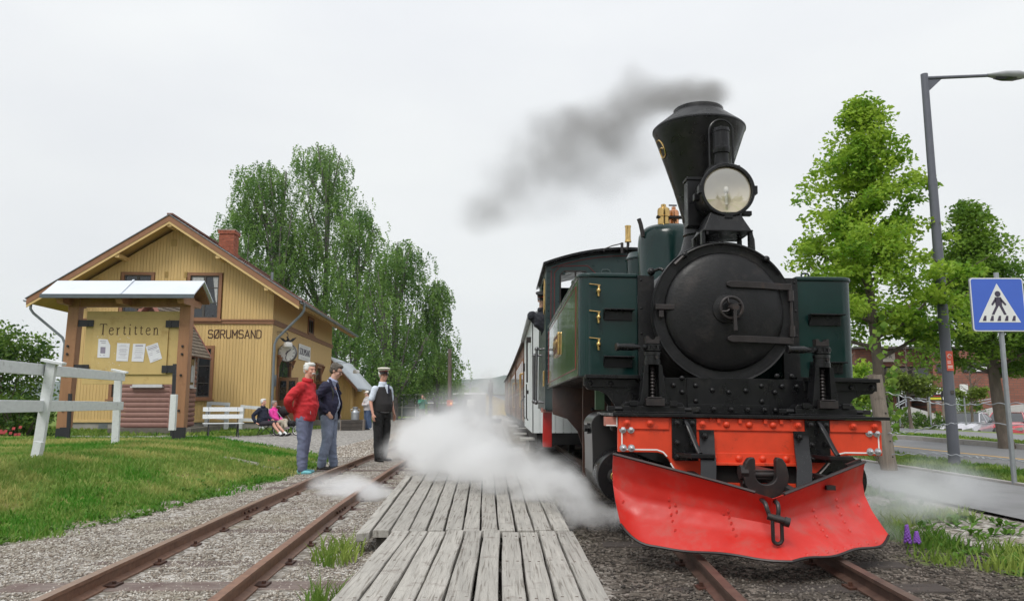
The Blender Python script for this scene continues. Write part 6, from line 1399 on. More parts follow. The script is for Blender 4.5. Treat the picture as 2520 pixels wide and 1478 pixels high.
def broad_tree(label, base, H, prof, trunk_r, m_leaf, nclu, nleaf, leaf=.09, lean=(0, 0), z_crown=.25, group=None, name='lime_tree', cat='tree', clump=.32, sx=1.0, droop=.0, barkm=None, flat=.6):
    """prof: list of (height fraction, crown radius in m)"""
    base = Vector(base); root = thing(name, label, cat, base, group=group)
    mb = MB(); top = Vector((lean[0], lean[1], H * .93)); pts = smooth_path([(0, 0, -.1), (random.uniform(-.06, .06) + lean[0] * .25, 0, H * .25), (lean[0] * .55 + random.uniform(-.1, .1), lean[1] * .5, H * .55), tuple(top)], 5)
    mb.tube(pts, [trunk_r * (1.25 if i == 0 else 1) * (1 - .93 * i / (len(pts) - 1)) ** .8 + .006 for i in range(len(pts))], 12)
    limbs = []
    nl_ = 22
    for k in range(nl_):
        f = z_crown + (.93 - z_crown) * ((k + random.random()) / nl_) ** 1.0; i = f * (len(pts) - 1) / .98; i0 = min(int(i), len(pts) - 2); p = pts[i0].lerp(pts[i0 + 1], i - i0)
        a = k * 2.4 + random.uniform(-.4, .4); r_ = hull(prof, min(1, f + .12)) * random.uniform(.75, .98); q = p + Vector((math.cos(a) * r_ * sx, math.sin(a) * r_ * sx, r_ * random.uniform(.25, .75) + .1))
        mid = p.lerp(q, .5) + Vector((0, 0, -.08 * r_)); tr = trunk_r * (1 - .85 * f) * .5 + .006
        path = smooth_path([p, mid, q], 5); mb.tube(path, [tr * (1 - .85 * j / 10) for j in range(len(path))], 6); limbs.append(path)
        for j in range(4):
            t_ = random.uniform(.3, .95); s_ = path[int(t_ * (len(path) - 1))]; e_ = s_ + Vector((random.uniform(-1, 1), random.uniform(-1, 1), random.uniform(-.1, .9))) * r_ * .38
            mb.tube([s_, s_.lerp(e_, .5) + Vector((0, 0, .03)), e_], [tr * .4, tr * .28, tr * .12], 5); limbs.append([s_, s_.lerp(e_, .5), e_])
    mb.build('trunk', barkm or M_trunk, root, smooth=60)
    # leaf clumps sitting on the limbs and on the crown's skin
    cl = []
    for path in limbs:
        for j in range(3): cl.append(path[int(random.uniform(.45, 1) * (len(path) - 1))])
    while len(cl) < nclu:
        f = z_crown + (1.0 - z_crown) * random.random(); r_ = hull(prof, f); a = random.uniform(0, 2 * PI); rr = r_ * (random.random() ** .38)
        lob = .84 + .15 * math.sin(a * 2 + f * 11) + .12 * math.sin(a * 5 + f * 31)
        cl.append(Vector((math.cos(a) * rr * sx * lob + lean[0] * f, math.sin(a) * rr * sx * lob + lean[1] * f, f * H)))
    cl = cl[:nclu]; C = []; per = nleaf // len(cl)
    cc = np.array([tuple(c) for c in cl]); cs = clump * (.6 + .8 * rng.random(len(cl)))
    P = rng.normal(size=(len(cl), per, 3)); P /= np.linalg.norm(P, axis=2, keepdims=True) + 1e-9; P *= (rng.random((len(cl), per, 1)) ** .45)
    P = P * cs[:, None, None] * np.array([1.15, 1.15, .62]) + cc[:, None, :]; P[..., 2] -= droop * np.hypot(P[..., 0] - cc[:, None, 0], P[..., 1] - cc[:, None, 1])
    tint = np.repeat(.25 + .5 * rng.random(len(cl)), per) + .25 * (rng.random(len(cl) * per) - .5)
    tag(leaf_quads(P.reshape(-1, 3), leaf, 'crown', m_leaf, root, up=flat, tint=tint), kind='stuff')
    return root
# lime trees along the road
pl = [(.0, .3), (.2, .9), (.3, 1.5), (.42, 1.9), (.55, 1.8), (.66, 1.48), (.76, 1.12), (.86, .74), (.94, .42), (1.0, .18)]
broad_tree('bright green young lime tree with a pointed crown, directly right of the locomotive', (7.15, 14.5, 0), 7.15, pl, .125, M_lime, 540, 42000, .092, z_crown=.34, group='lime trees along the road', clump=.27, droop=.25, sx=1.0)
pl2 = [(.0, .3), (.2, .9), (.32, 1.55), (.45, 1.6), (.6, 1.3), (.75, .85), (.9, .4), (1.0, .15)]
pl3 = [(.0, .3), (.2, 1.6), (.3, 2.15), (.45, 2.2), (.6, 1.75), (.75, 1.1), (.9, .5), (1.0, .2)]
broad_tree('darker lime tree with a thick trunk behind the blue crossing sign', (12.5, 19.0, 0), 6.2, pl3, .17, M_lime2, 520, 38000, .10, z_crown=.34, lean=(-.5, 0), group='lime trees along the road', clump=.36, droop=.2)
broad_tree('lime tree far down the road, behind the trunk of the bright green one', (12.6, 27.5, 0), 4.2, [(a, b * .55) for a, b in pl3], .10, M_lime, 160, 6000, .13, z_crown=.28, group='lime trees along the road', clump=.40, droop=.2)
broad_tree('small young tree with pale yellow-green leaves before the brick building', W(2243, 1048, 33.0) * 1.0, 4.0, [(0, .3), (.3, .8), (.45, 1.5), (.62, 1.35), (.8, .7), (1, .3)], .07, M_young, 120, 4200, .13, z_crown=.34, clump=.32, name='young_tree')
broad_tree('thin young tree with sparse pale leaves in front of the ramp', W(2393, 1035, 34.0), 2.9, [(0, .2), (.4, .7), (.6, .9), (.8, .6), (1, .3)], .05, M_young, 45, 1300, .12, z_crown=.4, clump=.26, name='young_tree')
# weeping birches behind the station
def birch(label, base, H, trunk_r, lobes, nstr, lean=(0, 0), name='birch_tree'):
    base = Vector(base); root = thing(name, label, 'tree', base, group='tall birches behind the station')
    mb = MB(); pts = smooth_path([(0, 0, -.2), (lean[0] * .2, 0, H * .3), (lean[0] * .6, lean[1], H * .65), (lean[0], lean[1], H * .96)], 6)
    mb.tube(pts, [trunk_r * (1 - .96 * i / (len(pts) - 1)) ** .85 + .015 for i in range(len(pts))], 10)
    V = []; tin = []
    for (cx_, cz_, rx, rz_, wgt) in lobes:
        # limbs that reach up into each lobe
        for k in range(max(3, int(5 * wgt))):
            f0 = max(.12, (cz_ - rz_ * 1.1) / H); i = int(f0 * (len(pts) - 1)); p = pts[i]; a = random.uniform(0, 2 * PI); q = Vector((cx_ + math.cos(a) * rx * .7, math.sin(a) * rx * .7, cz_ + rz_ * random.uniform(.2, .85)))
            path = smooth_path([p, p.lerp(q, .5) + Vector((0, 0, -.25)), q], 4); mb.tube(path, [trunk_r * .42 * (1 - .85 * j / (len(path) - 1)) + .012 for j in range(len(path))], 5)
        n = int(nstr * wgt)
        ph = rng.random(n) * 6.283; ct = 1 - 1.75 * rng.random(n) ** 1.25; st_ = np.sqrt(np.clip(1 - ct ** 2, 0, 1)); rr = rng.random(n) ** .42
        lob = 1 + .16 * np.sin(ph * 3 + ct * 4) + .12 * np.sin(ph * 8 + 3 * ct)
        X = cx_ + rx * rr * st_ * np.cos(ph) * lob; Yv = rx * rr * st_ * np.sin(ph) * lob; Z = cz_ + rz_ * rr * ct
        for i in range(n):
            l = random.uniform(.35, 1.5); m_ = int(9 + l * 9); t_ = np.arange(m_) / m_
            ox, oy = X[i] - cx_, Yv[i]; o_ = math.hypot(ox, oy) + .2; ax = ox / o_ * .35; ay = oy / o_ * .35
            px = X[i] + ax * np.minimum(t_ * 2, 1) * l * .5 + rng.normal(size=m_) * .07; py = Yv[i] + ay * np.minimum(t_ * 2, 1) * l * .5 + rng.normal(size=m_) * .07; pz = Z[i] - l * t_ ** 1.3 + rng.normal(size=m_) * .06
            V.append(np.stack([px, py, pz], -1)); tin.append(np.full(m_, random.uniform(.1, .9)) + .2 * (rng.random(m_) - .5))
    V = np.concatenate(V); V = V[V[:, 2] > .6] if len(V) else V; tin = np.concatenate(tin)[:len(V)]
    mb.build('trunk', M_birchbark, root, smooth=60)
    tag(leaf_quads(V, .152, 'crown', M_birch, root, up=.15, tint=tin, aspect=.7), kind='stuff')
    return root
def lob(px, py, Y, rxp, ryp, wgt, base):
    p = W(px, py, Y); s = Y / FPX; return (p.x - base.x, p.z - base.z, rxp * s * 1.32, ryp * s * 1.0, wgt * 1.5)
def birch_px(label, Y, bpx, H_py, lobes, nstr, tr=.28, lean=0):
    Y += 10
    b = W(bpx, 1030, Y); b.z = 0; top = W(bpx, H_py, Y).z
    return birch(label, b, top, tr, [lob(px, py, Y, rx, ry, w_, b) for px, py, rx, ry, w_ in lobes], nstr, (lean, 0))
birch_px('full weeping birch rising behind the chimney of the yellow station', 53, 672, 400, [(648, 480, 62, 88, 1.0), (600, 560, 48, 60, .5), (690, 610, 70, 110, 1.0), (650, 700, 80, 80, .7)], 470, .34)
birch_px('low leftmost birch crown just above the station roof, left of the chimney', 50, 590, 560, [(562, 610, 46, 46, .5), (600, 680, 60, 60, .6)], 260, .2)
birch_px('tallest weeping birch with an open airy top, in the middle of the row', 56, 790, 355, [(785, 420, 62, 70, .75), (812, 520, 70, 90, .9), (760, 640, 75, 110, 1.0), (800, 780, 85, 120, 1.1)], 430, .34)
birch_px('weeping birch with drooping right-hand branches over the annex roof', 52, 872, 505, [(885, 580, 50, 70, .7), (880, 700, 70, 110, 1.0), (860, 850, 75, 90, .9)], 400, .26)
birch_px('broad weeping birch with a thick trunk right of the annex', 49, 968, 580, [(988, 660, 56, 72, .75), (960, 770, 80, 110, 1.1), (985, 880, 90, 90, 1.0), (930, 930, 60, 50, .5)], 430, .36)
birch_px('slender outermost birch at the right end of the row', 51, 1072, 675, [(1078, 745, 30, 62, .6), (1062, 850, 45, 90, .9), (1090, 920, 46, 60, .5), (1050, 950, 60, 40, .5)], 330, .18)
# trees standing behind the photographer, seen only as reflections in lamp glass and paint
for i, (x, y, h) in enumerate(((5.6, -7.0, 7.5), (11, -9, 9), (-9, -14, 11), (-17, -11, 10), (1.5, -22, 11), (19, -16, 10), (-27, -4, 11), (-26, 10, 8))):
    broad_tree(('lime tree standing behind the photographer, mirrored in the headlamp', 'second lime tree behind the photographer, further from the track', 'tall tree behind the photographer on the lawn side', 'tall tree behind the photographer, far to the lawn side', 'tree behind the photographer in line with the platform', 'tall tree behind the photographer across the road', 'tree standing left of the photographer beyond the lawn', 'tree far left of the white fence')[i], (x, y, 0), h, [(0, .3), (.2, 1.6), (.35, 2.5), (.5, 2.6), (.7, 2.0), (.85, 1.2), (1, .3)], .2, M_lime2, 110, 4200, .28, z_crown=.2, name='roadside_tree', clump=.75)
# bushes
def bush(name, label, c, r, n, m_, leaf=.08, cat='bush', group=None, stems=True, sq=1.0):
    c = Vector(c); root = thing(name, label, cat, c, group=group); r = Vector(r)
    mb = MB()
    for k in range(9): a = random.uniform(0, 6.28); mb.tube([(0, 0, -.05), (math.cos(a) * r.x * .3, math.sin(a) * r.y * .3, r.z * .6), (math.cos(a) * r.x * .7, math.sin(a) * r.y * .7, r.z * 1.5)], [.025, .016, .006], 5)
    mb.build('stem', M_trunk, root)
    k_ = max(8, n // 60); a = rng.random(k_) * 6.283; u = rng.random(k_) ** .5; z = rng.random(k_)
    cc = np.stack([r.x * u * np.cos(a) * (1 - .35 * z ** 2), r.y * u * np.sin(a) * (1 - .35 * z ** 2), z * r.z * 2 * sq], -1); per = n // k_
    P = rng.normal(size=(k_, per, 3)); P /= np.linalg.norm(P, axis=2, keepdims=True); P *= (rng.random((k_, per, 1)) ** .5) * min(r) * .38; P += cc[:, None, :]
    P = P.reshape(-1, 3); P = P[P[:, 2] > .02]
    tag(leaf_quads(P, leaf, 'foliage', m_, root, up=.35), kind='stuff'); return root
bush('lilac_bush', 'leafy green bush left of the station behind the white fence', (-14.3, 22.0, 0), (1.3, 1.2, 1.55), 9000, M_bush, .11)
bush('lilac_bush', 'second leafy bush at the far left edge behind the white fence', (-16.6, 21.0, 0), (1.5, 1.2, 1.35), 8000, M_bush, .11)
bush('lilac_bush', 'low dark bush between the two larger bushes behind the white fence', (-13.4, 21.5, 0), (.8, .8, .6), 3000, M_bush, .10)
fl = thing('red_flower_bed', 'patch of red flowers seen between the rails of the white fence', 'flowers', (-13.2, 20.2, 0)); mb = MB()
for _ in range(26): c_ = Vector((random.gauss(0, .22), random.gauss(0, .15), random.uniform(.28, .5))); mb.quad(c_ + Vector((-.04, 0, -.03)), c_ + Vector((.04, 0, -.03)), c_ + Vector((.04, .02, .04)), c_ + Vector((-.04, .02, .04)))
mb.build('blossoms', mat('red_petals', (.30, .03, .03), .7), fl, smooth=0)
for i, (x, y, rx, rz__) in enumerate(((19.0, 36.5, 1.2, .42), (19.3, 39.5, 1.2, .42), (19.9, 35.6, .9, .36), (18.9, 41.5, 1.2, .40))):
    bush('hedge_bush', ('low rounded hedge bush right of the grey fence post', 'low hedge bush at the left end of the verge', 'low hedge bush nearest the parked cars', 'low hedge bush behind the young tree')[i], (x, y, 0), (rx, .8, rz__), 2600, M_bush, .07)
bush('round_shrub', 'round clipped green shrub before the concrete ramp', W(2383, 1022, 42), (.85, .7, .75), 3500, M_bush, .08)
# vine on the fence post / trunk
vn = thing('climbing_vine', 'pale green climbing vine round the foot of the lime tree and the grey fence post', 'vine', (6.35, 12.9, .6)); C = []
for _ in range(150):
    px, py = random.choice([(2120, 970), (2125, 1010), (2185, 960), (2190, 1000), (2160, 850), (2200, 930), (2172, 800), (2195, 1060), (2110, 1000)]); p = W(px + random.gauss(0, 14), py + random.gauss(0, 20), random.uniform(12.9, 13.6)); C.append((p.x - 6.35, p.y - 12.9, p.z - .6))
tag(leaf_quads(np.array(C), .12, 'vine_leaf', M_weed, vn, up=.2, aspect=.9), kind='stuff')
mb = MB(); mb.tube(smooth_path([(0, 0, -.6), (-.3, .1, .1), (-.6, .2, .5), (.1, .3, 1.0), (.3, .2, .5)], 5), .01, 5); mb.build('stem', M_trunk, vn)
lp = thing('lupin', 'purple lupin flowering in the weeds right of the plough', 'flower', G(2235, 1345)); 
for dx, h in ((0, .13), (.07, .08)):
    mb = MB()
    for k in range(40): a = k * 2.4; z = .03 + h * k / 40; r_ = .022 * (1 - k / 50); mb.ball((dx + r_ * math.cos(a), r_ * math.sin(a), z), .011, 5, 4)
    mb.build('blossom', M_flower, lp); mb = MB(); mb.cyl((dx, 0, -.05), (dx, 0, h), .005, seg=5); mb.build('stem', M_weed, lp)
# far greenery down the line
for i, (px, Y, H, r_) in enumerate(((1130, 95, 2.6, 1.8), (1160, 120, 3.4, 2.5), (1190, 150, 3.6, 3), (1100, 85, 3.5, 2.4), (1225, 190, 3.5, 4), (1060, 90, 4.5, 3.2), (1010, 95, 5, 4), (960, 100, 6, 5), (1320, 170, 9, 6), (1420, 150, 9, 6), (2060, 90, 8, 5), (2140, 80, 7, 4))):
    b = W(px, 1010, Y); b.z = 0
    bush('distant_tree', ('small round tree beside the track beyond the steam', 'mid-size tree beyond the steam', 'tree under the hill, beyond the water crane', 'tree just right of the outermost birch', 'farthest tree at the end of the line', 'tree behind the person in green', 'tree behind the bus shelter', 'tree beyond the annex roof', 'tree hidden by the coaches', 'tree hidden by the tender cab', 'tree behind the right-hand side tank', 'tree behind the bright lime tree')[i], b, (r_ * .8, r_ * .8, H / 2), 2600, M_lime2, .35, cat='tree')
# ---------------------------------------------------------------- right side of the picture
# lamp post
lpst = thing('lamp_post', 'tall tapering grey-blue steel lamp post with one arm, right of the lime tree', 'lamp post', (7.98, 13.6, 0))
mb = MB(); mb.cyl((0, 0, -.2), (0, 0, 3.55), .098, .086, 24); mb.cyl((0, 0, 3.55), (0, 0, 5.15), .086, .078, 24); mb.cyl((0, 0, 5.2), (0, 0, 7.28), .07, .064, 24); mb.cyl((0, 0, 5.1), (0, 0, 5.22), .080, .078, 24); mb.build('pole', M_pole, lpst)
mb = MB(); mb.cyl((0, 0, 7.2), (1.25, 0, 7.26), .034, .03, 14); mb.prism([(.05, 7.17), (.32, 7.18), (.05, 6.93)], -.008, .008); mb.build('arm', M_pole, lpst)
mb = MB(); mb.lathe([(.04, 0), (.06, .08), (.075, .14), (.12, .3), (.13, .55), (.08, .72), (.001, .76)], (1.2, 0, 7.27), 'x', 20); mb.v = [(p[0], p[1] * 1.1, 7.27 + (p[2] - 7.27) * (.55 if p[2] > 7.27 else .75)) for p in mb.v]; hd = mb.build('lamp_head', mat('lamp_head_grey', (.30, .31, .32), .4), lpst, smooth=40)
mb = MB(); mb.lathe([(.05, .14), (.095, .3), (.10, .5), (.05, .65)], (1.2, 0, 7.22), 'x', 16); mb.v = [(p[0], p[1], 7.22 + (p[2] - 7.22) * .6) for p in mb.v]; mb.build('glass_bowl', M_glass, hd)
mb = MB(); mb.box(-.062, .062, -.1, -.094, 1.67, 2.02); sti = mb.build('sticker', mat('sticker_red', (.62, .10, .06), .5), lpst, smooth=0)
mb = MB(); 
for z in (1.72, 1.75, 1.80, 1.83): mb.box(-.045, .045 - .03 * (z > 1.79), -.102, -.1005, z, z + .012)
mb.tube([(.032 * math.cos(a), -.101, 1.93 + .032 * math.sin(a)) for a in np.linspace(0, 5.2, 14)], .006, 4); mb.build('print', M_lining, sti, smooth=0)
mb = MB(); mb.box(-.03, .03, -.108, -.097, 1.26, 1.32); mb.build('number_plate', M_frame, lpst, smooth=0)
# pedestrian crossing sign
sp = W(2388, 817, 10.2); sw_ = 1.0
cs = W(2456, 749, 10.2)
crs = thing('crossing_sign', 'blue square pedestrian crossing sign with white triangle at the right edge', 'road sign', cs); hs_ = .37
def rrect(h, r_): 
    return [(sx * (h - r_) + r_ * math.cos(a), sz * (h - r_) + r_ * math.sin(a)) for sx, sz, a0 in ((1, 1, 0), (-1, 1, PI / 2), (-1, -1, PI), (1, -1, 3 * PI / 2)) for a in np.linspace(a0, a0 + PI / 2, 5)]
mb = MB(); mb.prism(rrect(hs_, .04), 0, .02); pn = mb.build('panel', M_galv, crs, smooth=0)
mb = MB(); mb.prism(rrect(hs_ - .004, .036), -.003, -.001); mb.build('white_border', M_white, pn, smooth=0)
mb = MB(); mb.prism(rrect(hs_ - .018, .03), -.006, -.0035); mb.build('blue_field', M_blue, pn, smooth=0)
mb = MB(); mb.prism([(-.29, -.245), (.29, -.245), (0, .29)], -.009, -.0065); mb.build('white_triangle', M_white, pn, smooth=0)
mb = MB(); y0, y1 = -.012, -.0095
for k in range(5): x = -.235 + k * .10; mb.prism([(x, -.225), (x + .05, -.225), (x + .062 * .9, -.155), (x + .028, -.155)], y0, y1)
mb.prism([(.04 * math.cos(a), .145 + .04 * math.sin(a)) for a in np.linspace(0, 2 * PI, 14)[:-1]], y0, y1)
mb.prism([(-.045, .10), (.045, .10), (.05, -.02), (-.04, -.02)], y0, y1); mb.prism([(-.04, -.02), (.0, -.02), (-.07, -.14), (-.105, -.14)], y0, y1); mb.prism([(.01, -.02), (.05, -.02), (.10, -.14), (.065, -.14)], y0, y1); mb.prism([(.04, .09), (.11, .0), (.09, -.015), (.03, .05)], y0, y1); mb.prism([(-.04, .09), (-.10, .0), (-.08, -.015), (-.03, .05)], y0, y1)
mb.build('pedestrian_symbol', M_ink, pn, smooth=0)
mb = MB(); mb.cyl((.05, .06, .45), (.05, .06, -cs.z - .2), .032, seg=14); mb.box(-.3, .3, .022, .035, .2, .23); mb.box(-.3, .3, .022, .035, -.23, -.2); mb.build('pole', M_galv, crs)
# old fence post and wavy wire fence
fb = W(2190, 1160, 12.6); ft = W(2152, 922, 12.6)
fpst = thing('fence_post', 'leaning grey wooden fence post with a rough sawn top, right of the buffer beam', 'fence post', (fb.x, fb.y, 0))
mb = MB(); b0 = Vector((0, 0, -.1)); t0 = ft - Vector((fb.x, fb.y, 0)); d_ = (t0 - b0)
mb.tube([b0 + d_ * k / 6 + Vector((random.uniform(-.006, .006), 0, 0)) for k in range(7)], [.128, .126, .122, .120, .118, .116, .114], 14); mb.build('log', M_oldpost, fpst, smooth=40)
mb = MB()
for f in (.2, .35, .62): c_ = b0 + d_ * f; mb.cyl(c_ + Vector((.03, -.13, 0)), c_ + Vector((.03, -.10, 0)), .012, seg=6)
mb.build('nail_heads', M_dark, fpst)
fp2 = thing('fence_post', 'thin grey fence post at the right edge carrying the wavy wires', 'fence post', (7.6, 10.3, 0)); mb = MB(); mb.cyl((0, 0, -.1), (0, 0, 1.5), .06, seg=12); mb.build('log', M_oldpost, fp2)
wires = [((2180, 965), (2265, 985), (2340, 995), (2450, 993), (2600, 990)), ((2185, 1066), (2240, 1062), (2310, 1046), (2390, 1040), (2600, 1050)), ((2195, 1118), (2300, 1115), (2390, 1123), (2450, 1128), (2600, 1140)), ((2200, 1190), (2300, 1198), (2390, 1205), (2450, 1216), (2600, 1230))]
wf_ = thing('wire_fence', 'sagging wavy steel wires strung from the leaning fence post to the right', 'fence', (fb.x, fb.y, 0)); wo = Vector((fb.x, fb.y, 0))
for wi in wires:
    pts = [W(px, py, float(np.interp(px, [2180, 2600], [12.5, 10.2]))) - wo for px, py in wi]; P = smooth_path(pts, 28); P = [p + Vector((0, 0, .011 * math.sin(i * .75))) for i, p in enumerate(P)]
    mb = MB(); mb.tube(P, .0075, 5); mb.build('wire', M_galv, wf_)
# parked cars
def car(name, label, loc, rz_, paint, L_=4.3, Wd=1.8, H=1.46, roof=True):
    r = thing(name, label, 'car', loc, rz_)
    # body lofted from cross-sections along the length; x = across, front towards -y
    secs = [(-2.10, .70, .30, .62), (-2.02, .80, .24, .74), (-1.80, .87, .20, .86), (-1.2, .90, .18, .96), (-.75, .90, .18, 1.0), (0, .90, .18, 1.0), (.9, .90, .18, 1.0), (1.7, .88, .2, 1.0), (2.0, .82, .25, .92), (2.1, .74, .32, .80)]
    V = []; n = 12
    for (y, hw, zb, zt) in secs:
        ring = [(-hw * .92, zb), (-hw, zb + .12), (-hw * 1.0, (zb + zt) / 2 - .05), (-hw * .98, zt - .18), (-hw * .93, zt - .05), (-hw * .7, zt), (hw * .7, zt + .0), (hw * .93, zt - .05), (hw * .98, zt - .18), (hw, (zb + zt) / 2 - .05), (hw, zb + .12), (hw * .92, zb)]
        V += [(x, y, z) for x, z in ring]
    F = [(i * n + k, i * n + (k + 1) % n, (i + 1) * n + (k + 1) % n, (i + 1) * n + k) for i in range(len(secs) - 1) for k in range(n)] + [tuple(range(n)), tuple((len(secs) - 1) * n + k for k in range(n))]
    mb = MB(); mb.add(V, F); bd = mb.build('body', paint, r, smooth=50, bevel=.0)
    gs = [(-.85, .80, .99), (-.15, .66, H - .05), (.3, .64, H), (1.2, .62, H - .04), (1.85, .74, 1.0)]
    V = []; 
    for (y, hw, zt) in gs: V += [(-hw - .02 if zt < 1.05 else -hw, y, zt), (hw, y, zt), (.84 if True else 0, y, .97), (-.84, y, .97)]
    F = [(i * 4 + k, i * 4 + (k + 1) % 4, i * 4 + 4 + (k + 1) % 4, i * 4 + 4 + k) for i in range(4) for k in range(4)] + [(0, 1, 2, 3), (16, 17, 18, 19)]
    mb = MB(); mb.add(V, F); gh = mb.build('cabin_glass', M_glass, r, smooth=0)
    mb = MB(); mb.add([(-.64, -.12, H - .055), (.64, -.12, H - .055), (.62, .3, H + .005), (-.62, .3, H + .005), (.6, 1.25, H - .03), (-.6, 1.25, H - .03), (.62, 1.45, H - .16), (-.62, 1.45, H - .16)], [(0, 1, 2, 3), (3, 2, 4, 5), (5, 4, 6, 7)])
    for s_ in (-1, 1):
        mb.tube([(s_ * .83, -.88, .99), (s_ * .66, -.13, H - .05), (s_ * .64, .3, H - .01), (s_ * .63, 1.25, H - .05), (s_ * .76, 1.9, 1.0)], .032, 6); mb.tube([(s_ * .835, .35, .97), (s_ * .64, .4, H - .03)], .035, 6)
        if roof: mb.tube([(s_ * .58, -.05, H), (s_ * .57, .2, H + .05), (s_ * .56, 1.2, H + .03), (s_ * .56, 1.35, H - .05)], .015, 6)
    mb.build('roof', paint, r, smooth=40)
    mb = MB(); mb.box(-.38, .38, -2.13, -2.0, .50, .72); gr = mb.build('grille', mat('dark_grille', (.05, .05, .055), .35, metal=.5), r, smooth=0)
    mb = MB()
    for k in range(6): mb.box(-.37, .37, -2.14, -2.125, .515 + k * .034, .523 + k * .034)
    mb.build('grille_bars', M_bolt, gr, smooth=0)
    mb = MB(); mb.box(-.26, .26, -2.15, -2.12, .40, .50); mb.build('number_plate', M_white, r, smooth=0)
    for s_ in (-1, 1):
        mb = MB(); mb.prism([(s_ * .40, .66), (s_ * .80, .76), (s_ * .84, .66), (s_ * .78, .58), (s_ * .45, .60)], -2.09, -1.9); mb.build('headlight', mat('headlight_glass', (.45, .46, .48), .1, .1, metal=.5), r, smooth=0)
        mb = MB(); mb.box(*sorted((s_ * .88, s_ * 1.02)), -.75, -.6, .92, 1.06); mb.build('mirror', paint, r, smooth=0, bevel=.02)
        mb = MB(); mb.cyl((s_ * .62, -2.1, .34), (s_ * .62, -2.05, .34), .06, seg=12); mb.build('fog_lamp', M_dark, r)
        for y in (-1.3, 1.32):
            mb = MB(); mb.lathe([(.2, -.11), (.32, -.11), (.33, -.06), (.33, .06), (.32, .11), (.2, .11)], (s_ * .82, y, .33), 'x', 28); wv = mb.build('wheel', M_dark, r)
            mb = MB(); mb.lathe([(.01, .10), (.2, .115), (.205, .10)], (s_ * .82, y, .33), 'x', 20) if s_ > 0 else mb.lathe([(.01, -.10), (.2, -.115), (.205, -.10)], (s_ * .82, y, .33), 'x', 20); mb.build('rim', M_galv, wv)
    mb = MB(); mb.box(-.7, .7, -2.125, -2.0, .22, .36); mb.build('air_intake', M_dark, r, smooth=0)
    return r
p_silver = mat('silver_car_paint', (.52, .51, .55), .25, .03, 2, metal=.35, coat=.8); p_red = mat('red_car_paint', (.40, .02, .03), .25, .03, 2, coat=.8); p_grey = mat('dark_car_paint', (.10, .11, .13), .3, .03, 2, coat=.6)
cl_ = W(2395, 1068, 30.0)
car('parked_car', 'silver estate car parked facing the road behind the grey lamp post', (23.0, 38.0, -.738), R(-46), p_silver)
car('parked_car', 'red car parked at the right edge, just behind the silver one', (26.2, 39.6, -.738), R(-40), p_red)
car('parked_car', 'silver grey car half hidden behind the right-hand jack and the vine', (20.6, 46.0, .032), R(-70), p_silver)
# brick building across the road
BB = Vector((22.5, 52.0, .04))
bk = thing('brick_building', 'two-storey red brick commercial building across the road', 'building', BB)
M_brk = bpy.data.materials.new('red_brickwork'); M_brk.use_nodes = True; t = M_brk.node_tree; bs = t.nodes['Principled BSDF']; bs.inputs['Roughness'].default_value = .85
tcn = nd(t, 'TexCoord'); mpn = nd(t, 'Mapping'); mpn.inputs['Rotation'].default_value = (R(90), 0, 0); br = nd(t, 'TexBrick', Scale=1.0); br.inputs['Color1'].default_value = (.27, .10, .062, 1); br.inputs['Color2'].default_value = (.20, .075, .05, 1); br.inputs['Mortar'].default_value = (.13, .085, .07, 1)
br.inputs['Mortar Size'].default_value = .02; br.inputs['Brick Width'].default_value = .5; br.inputs['Row Height'].default_value = .17
t.links.new(tcn.outputs['Object'], mpn.inputs[0]); t.links.new(mpn.outputs[0], br.inputs['Vector']); t.links.new(br.outputs[0], bs.inputs['Base Color'])
def bpx(px, py, Y=52.0): p = W(px, py, Y) - BB; return p.x, p.z
def brect(name, px0, px1, py0, py1, m_, y0, y1, par=bk, Y=52.0, bev=0):
    x0, z1 = bpx(px0, py0, Y); x1, z0 = bpx(px1, py1, Y); mb = MB(); mb.box(x0, x1, y0, y1, z0, z1); return mb.build(name, m_, par, smooth=0)
# right block
brect('wall', 2292, 2620, 862, 1030, M_brk, 0, 12); brect('wall', 2120, 2290, 856, 900, M_brk, 1.0, 12); brect('wall', 2030, 2292, 942, 968, M_brk, .6, 1.5)
brect('wall', 2030, 2292, 900, 942, mat('dark_band', (.07, .07, .075), .6), 1.6, 12)
brect('roof_edge', 2110, 2640, 852, 857, M_frame, -.1, 12.1)
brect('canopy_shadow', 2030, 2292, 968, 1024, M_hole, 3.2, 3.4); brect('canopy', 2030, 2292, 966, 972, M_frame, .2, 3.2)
for x in (2100, 2150, 2200, 2225, 2262): brect('pillar', x - 6, x + 6, 972, 1024, M_brk, 1.2, 1.8)
for x0, x1 in ((2108, 2142), (2157, 2192), (2232, 2255), (2270, 2290)):
    f = brect('shop_window', x0, x1, 980, 1020, M_glass, 2.6, 2.7); brect('window_frame', x0, x0 + 2, 976, 1022, M_lining, 2.5, 2.6, f); brect('window_frame', x1 - 2, x1, 976, 1022, M_lining, 2.5, 2.6, f)
for x0, x1, y0, y1, m_ in ((2303, 2340, 893, 918, M_glass), (2366, 2430, 890, 916, M_glass), (2440, 2500, 890, 916, M_glass), (2295, 2318, 868, 880, M_white), (2120, 2170, 905, 930, M_glass), (2180, 2235, 905, 930, M_glass), (2245, 2285, 905, 930, M_glass)):
    f = brect('window', x0, x1, y0, y1, M_frame, -.06, .1 if x0 > 2290 else 1.7); yv = -.1
    brect('pane', x0 + 3, x1 - 3, y0 + 4, y1 - 2, M_glass, yv, -.065, f)
    if x0 in (2303, 2366): brect('blind', x0 + (14 if x0 == 2303 else 32), x1 - 4, y0 + 6 if x0 == 2303 else y1 - 14, y1 - 3, M_lining, yv - .03, yv - .01, f)
sb = brect('sign_board', 2166, 2216, 862, 888, mat('cream_sign', (.50, .46, .38), .6), .7, .9)
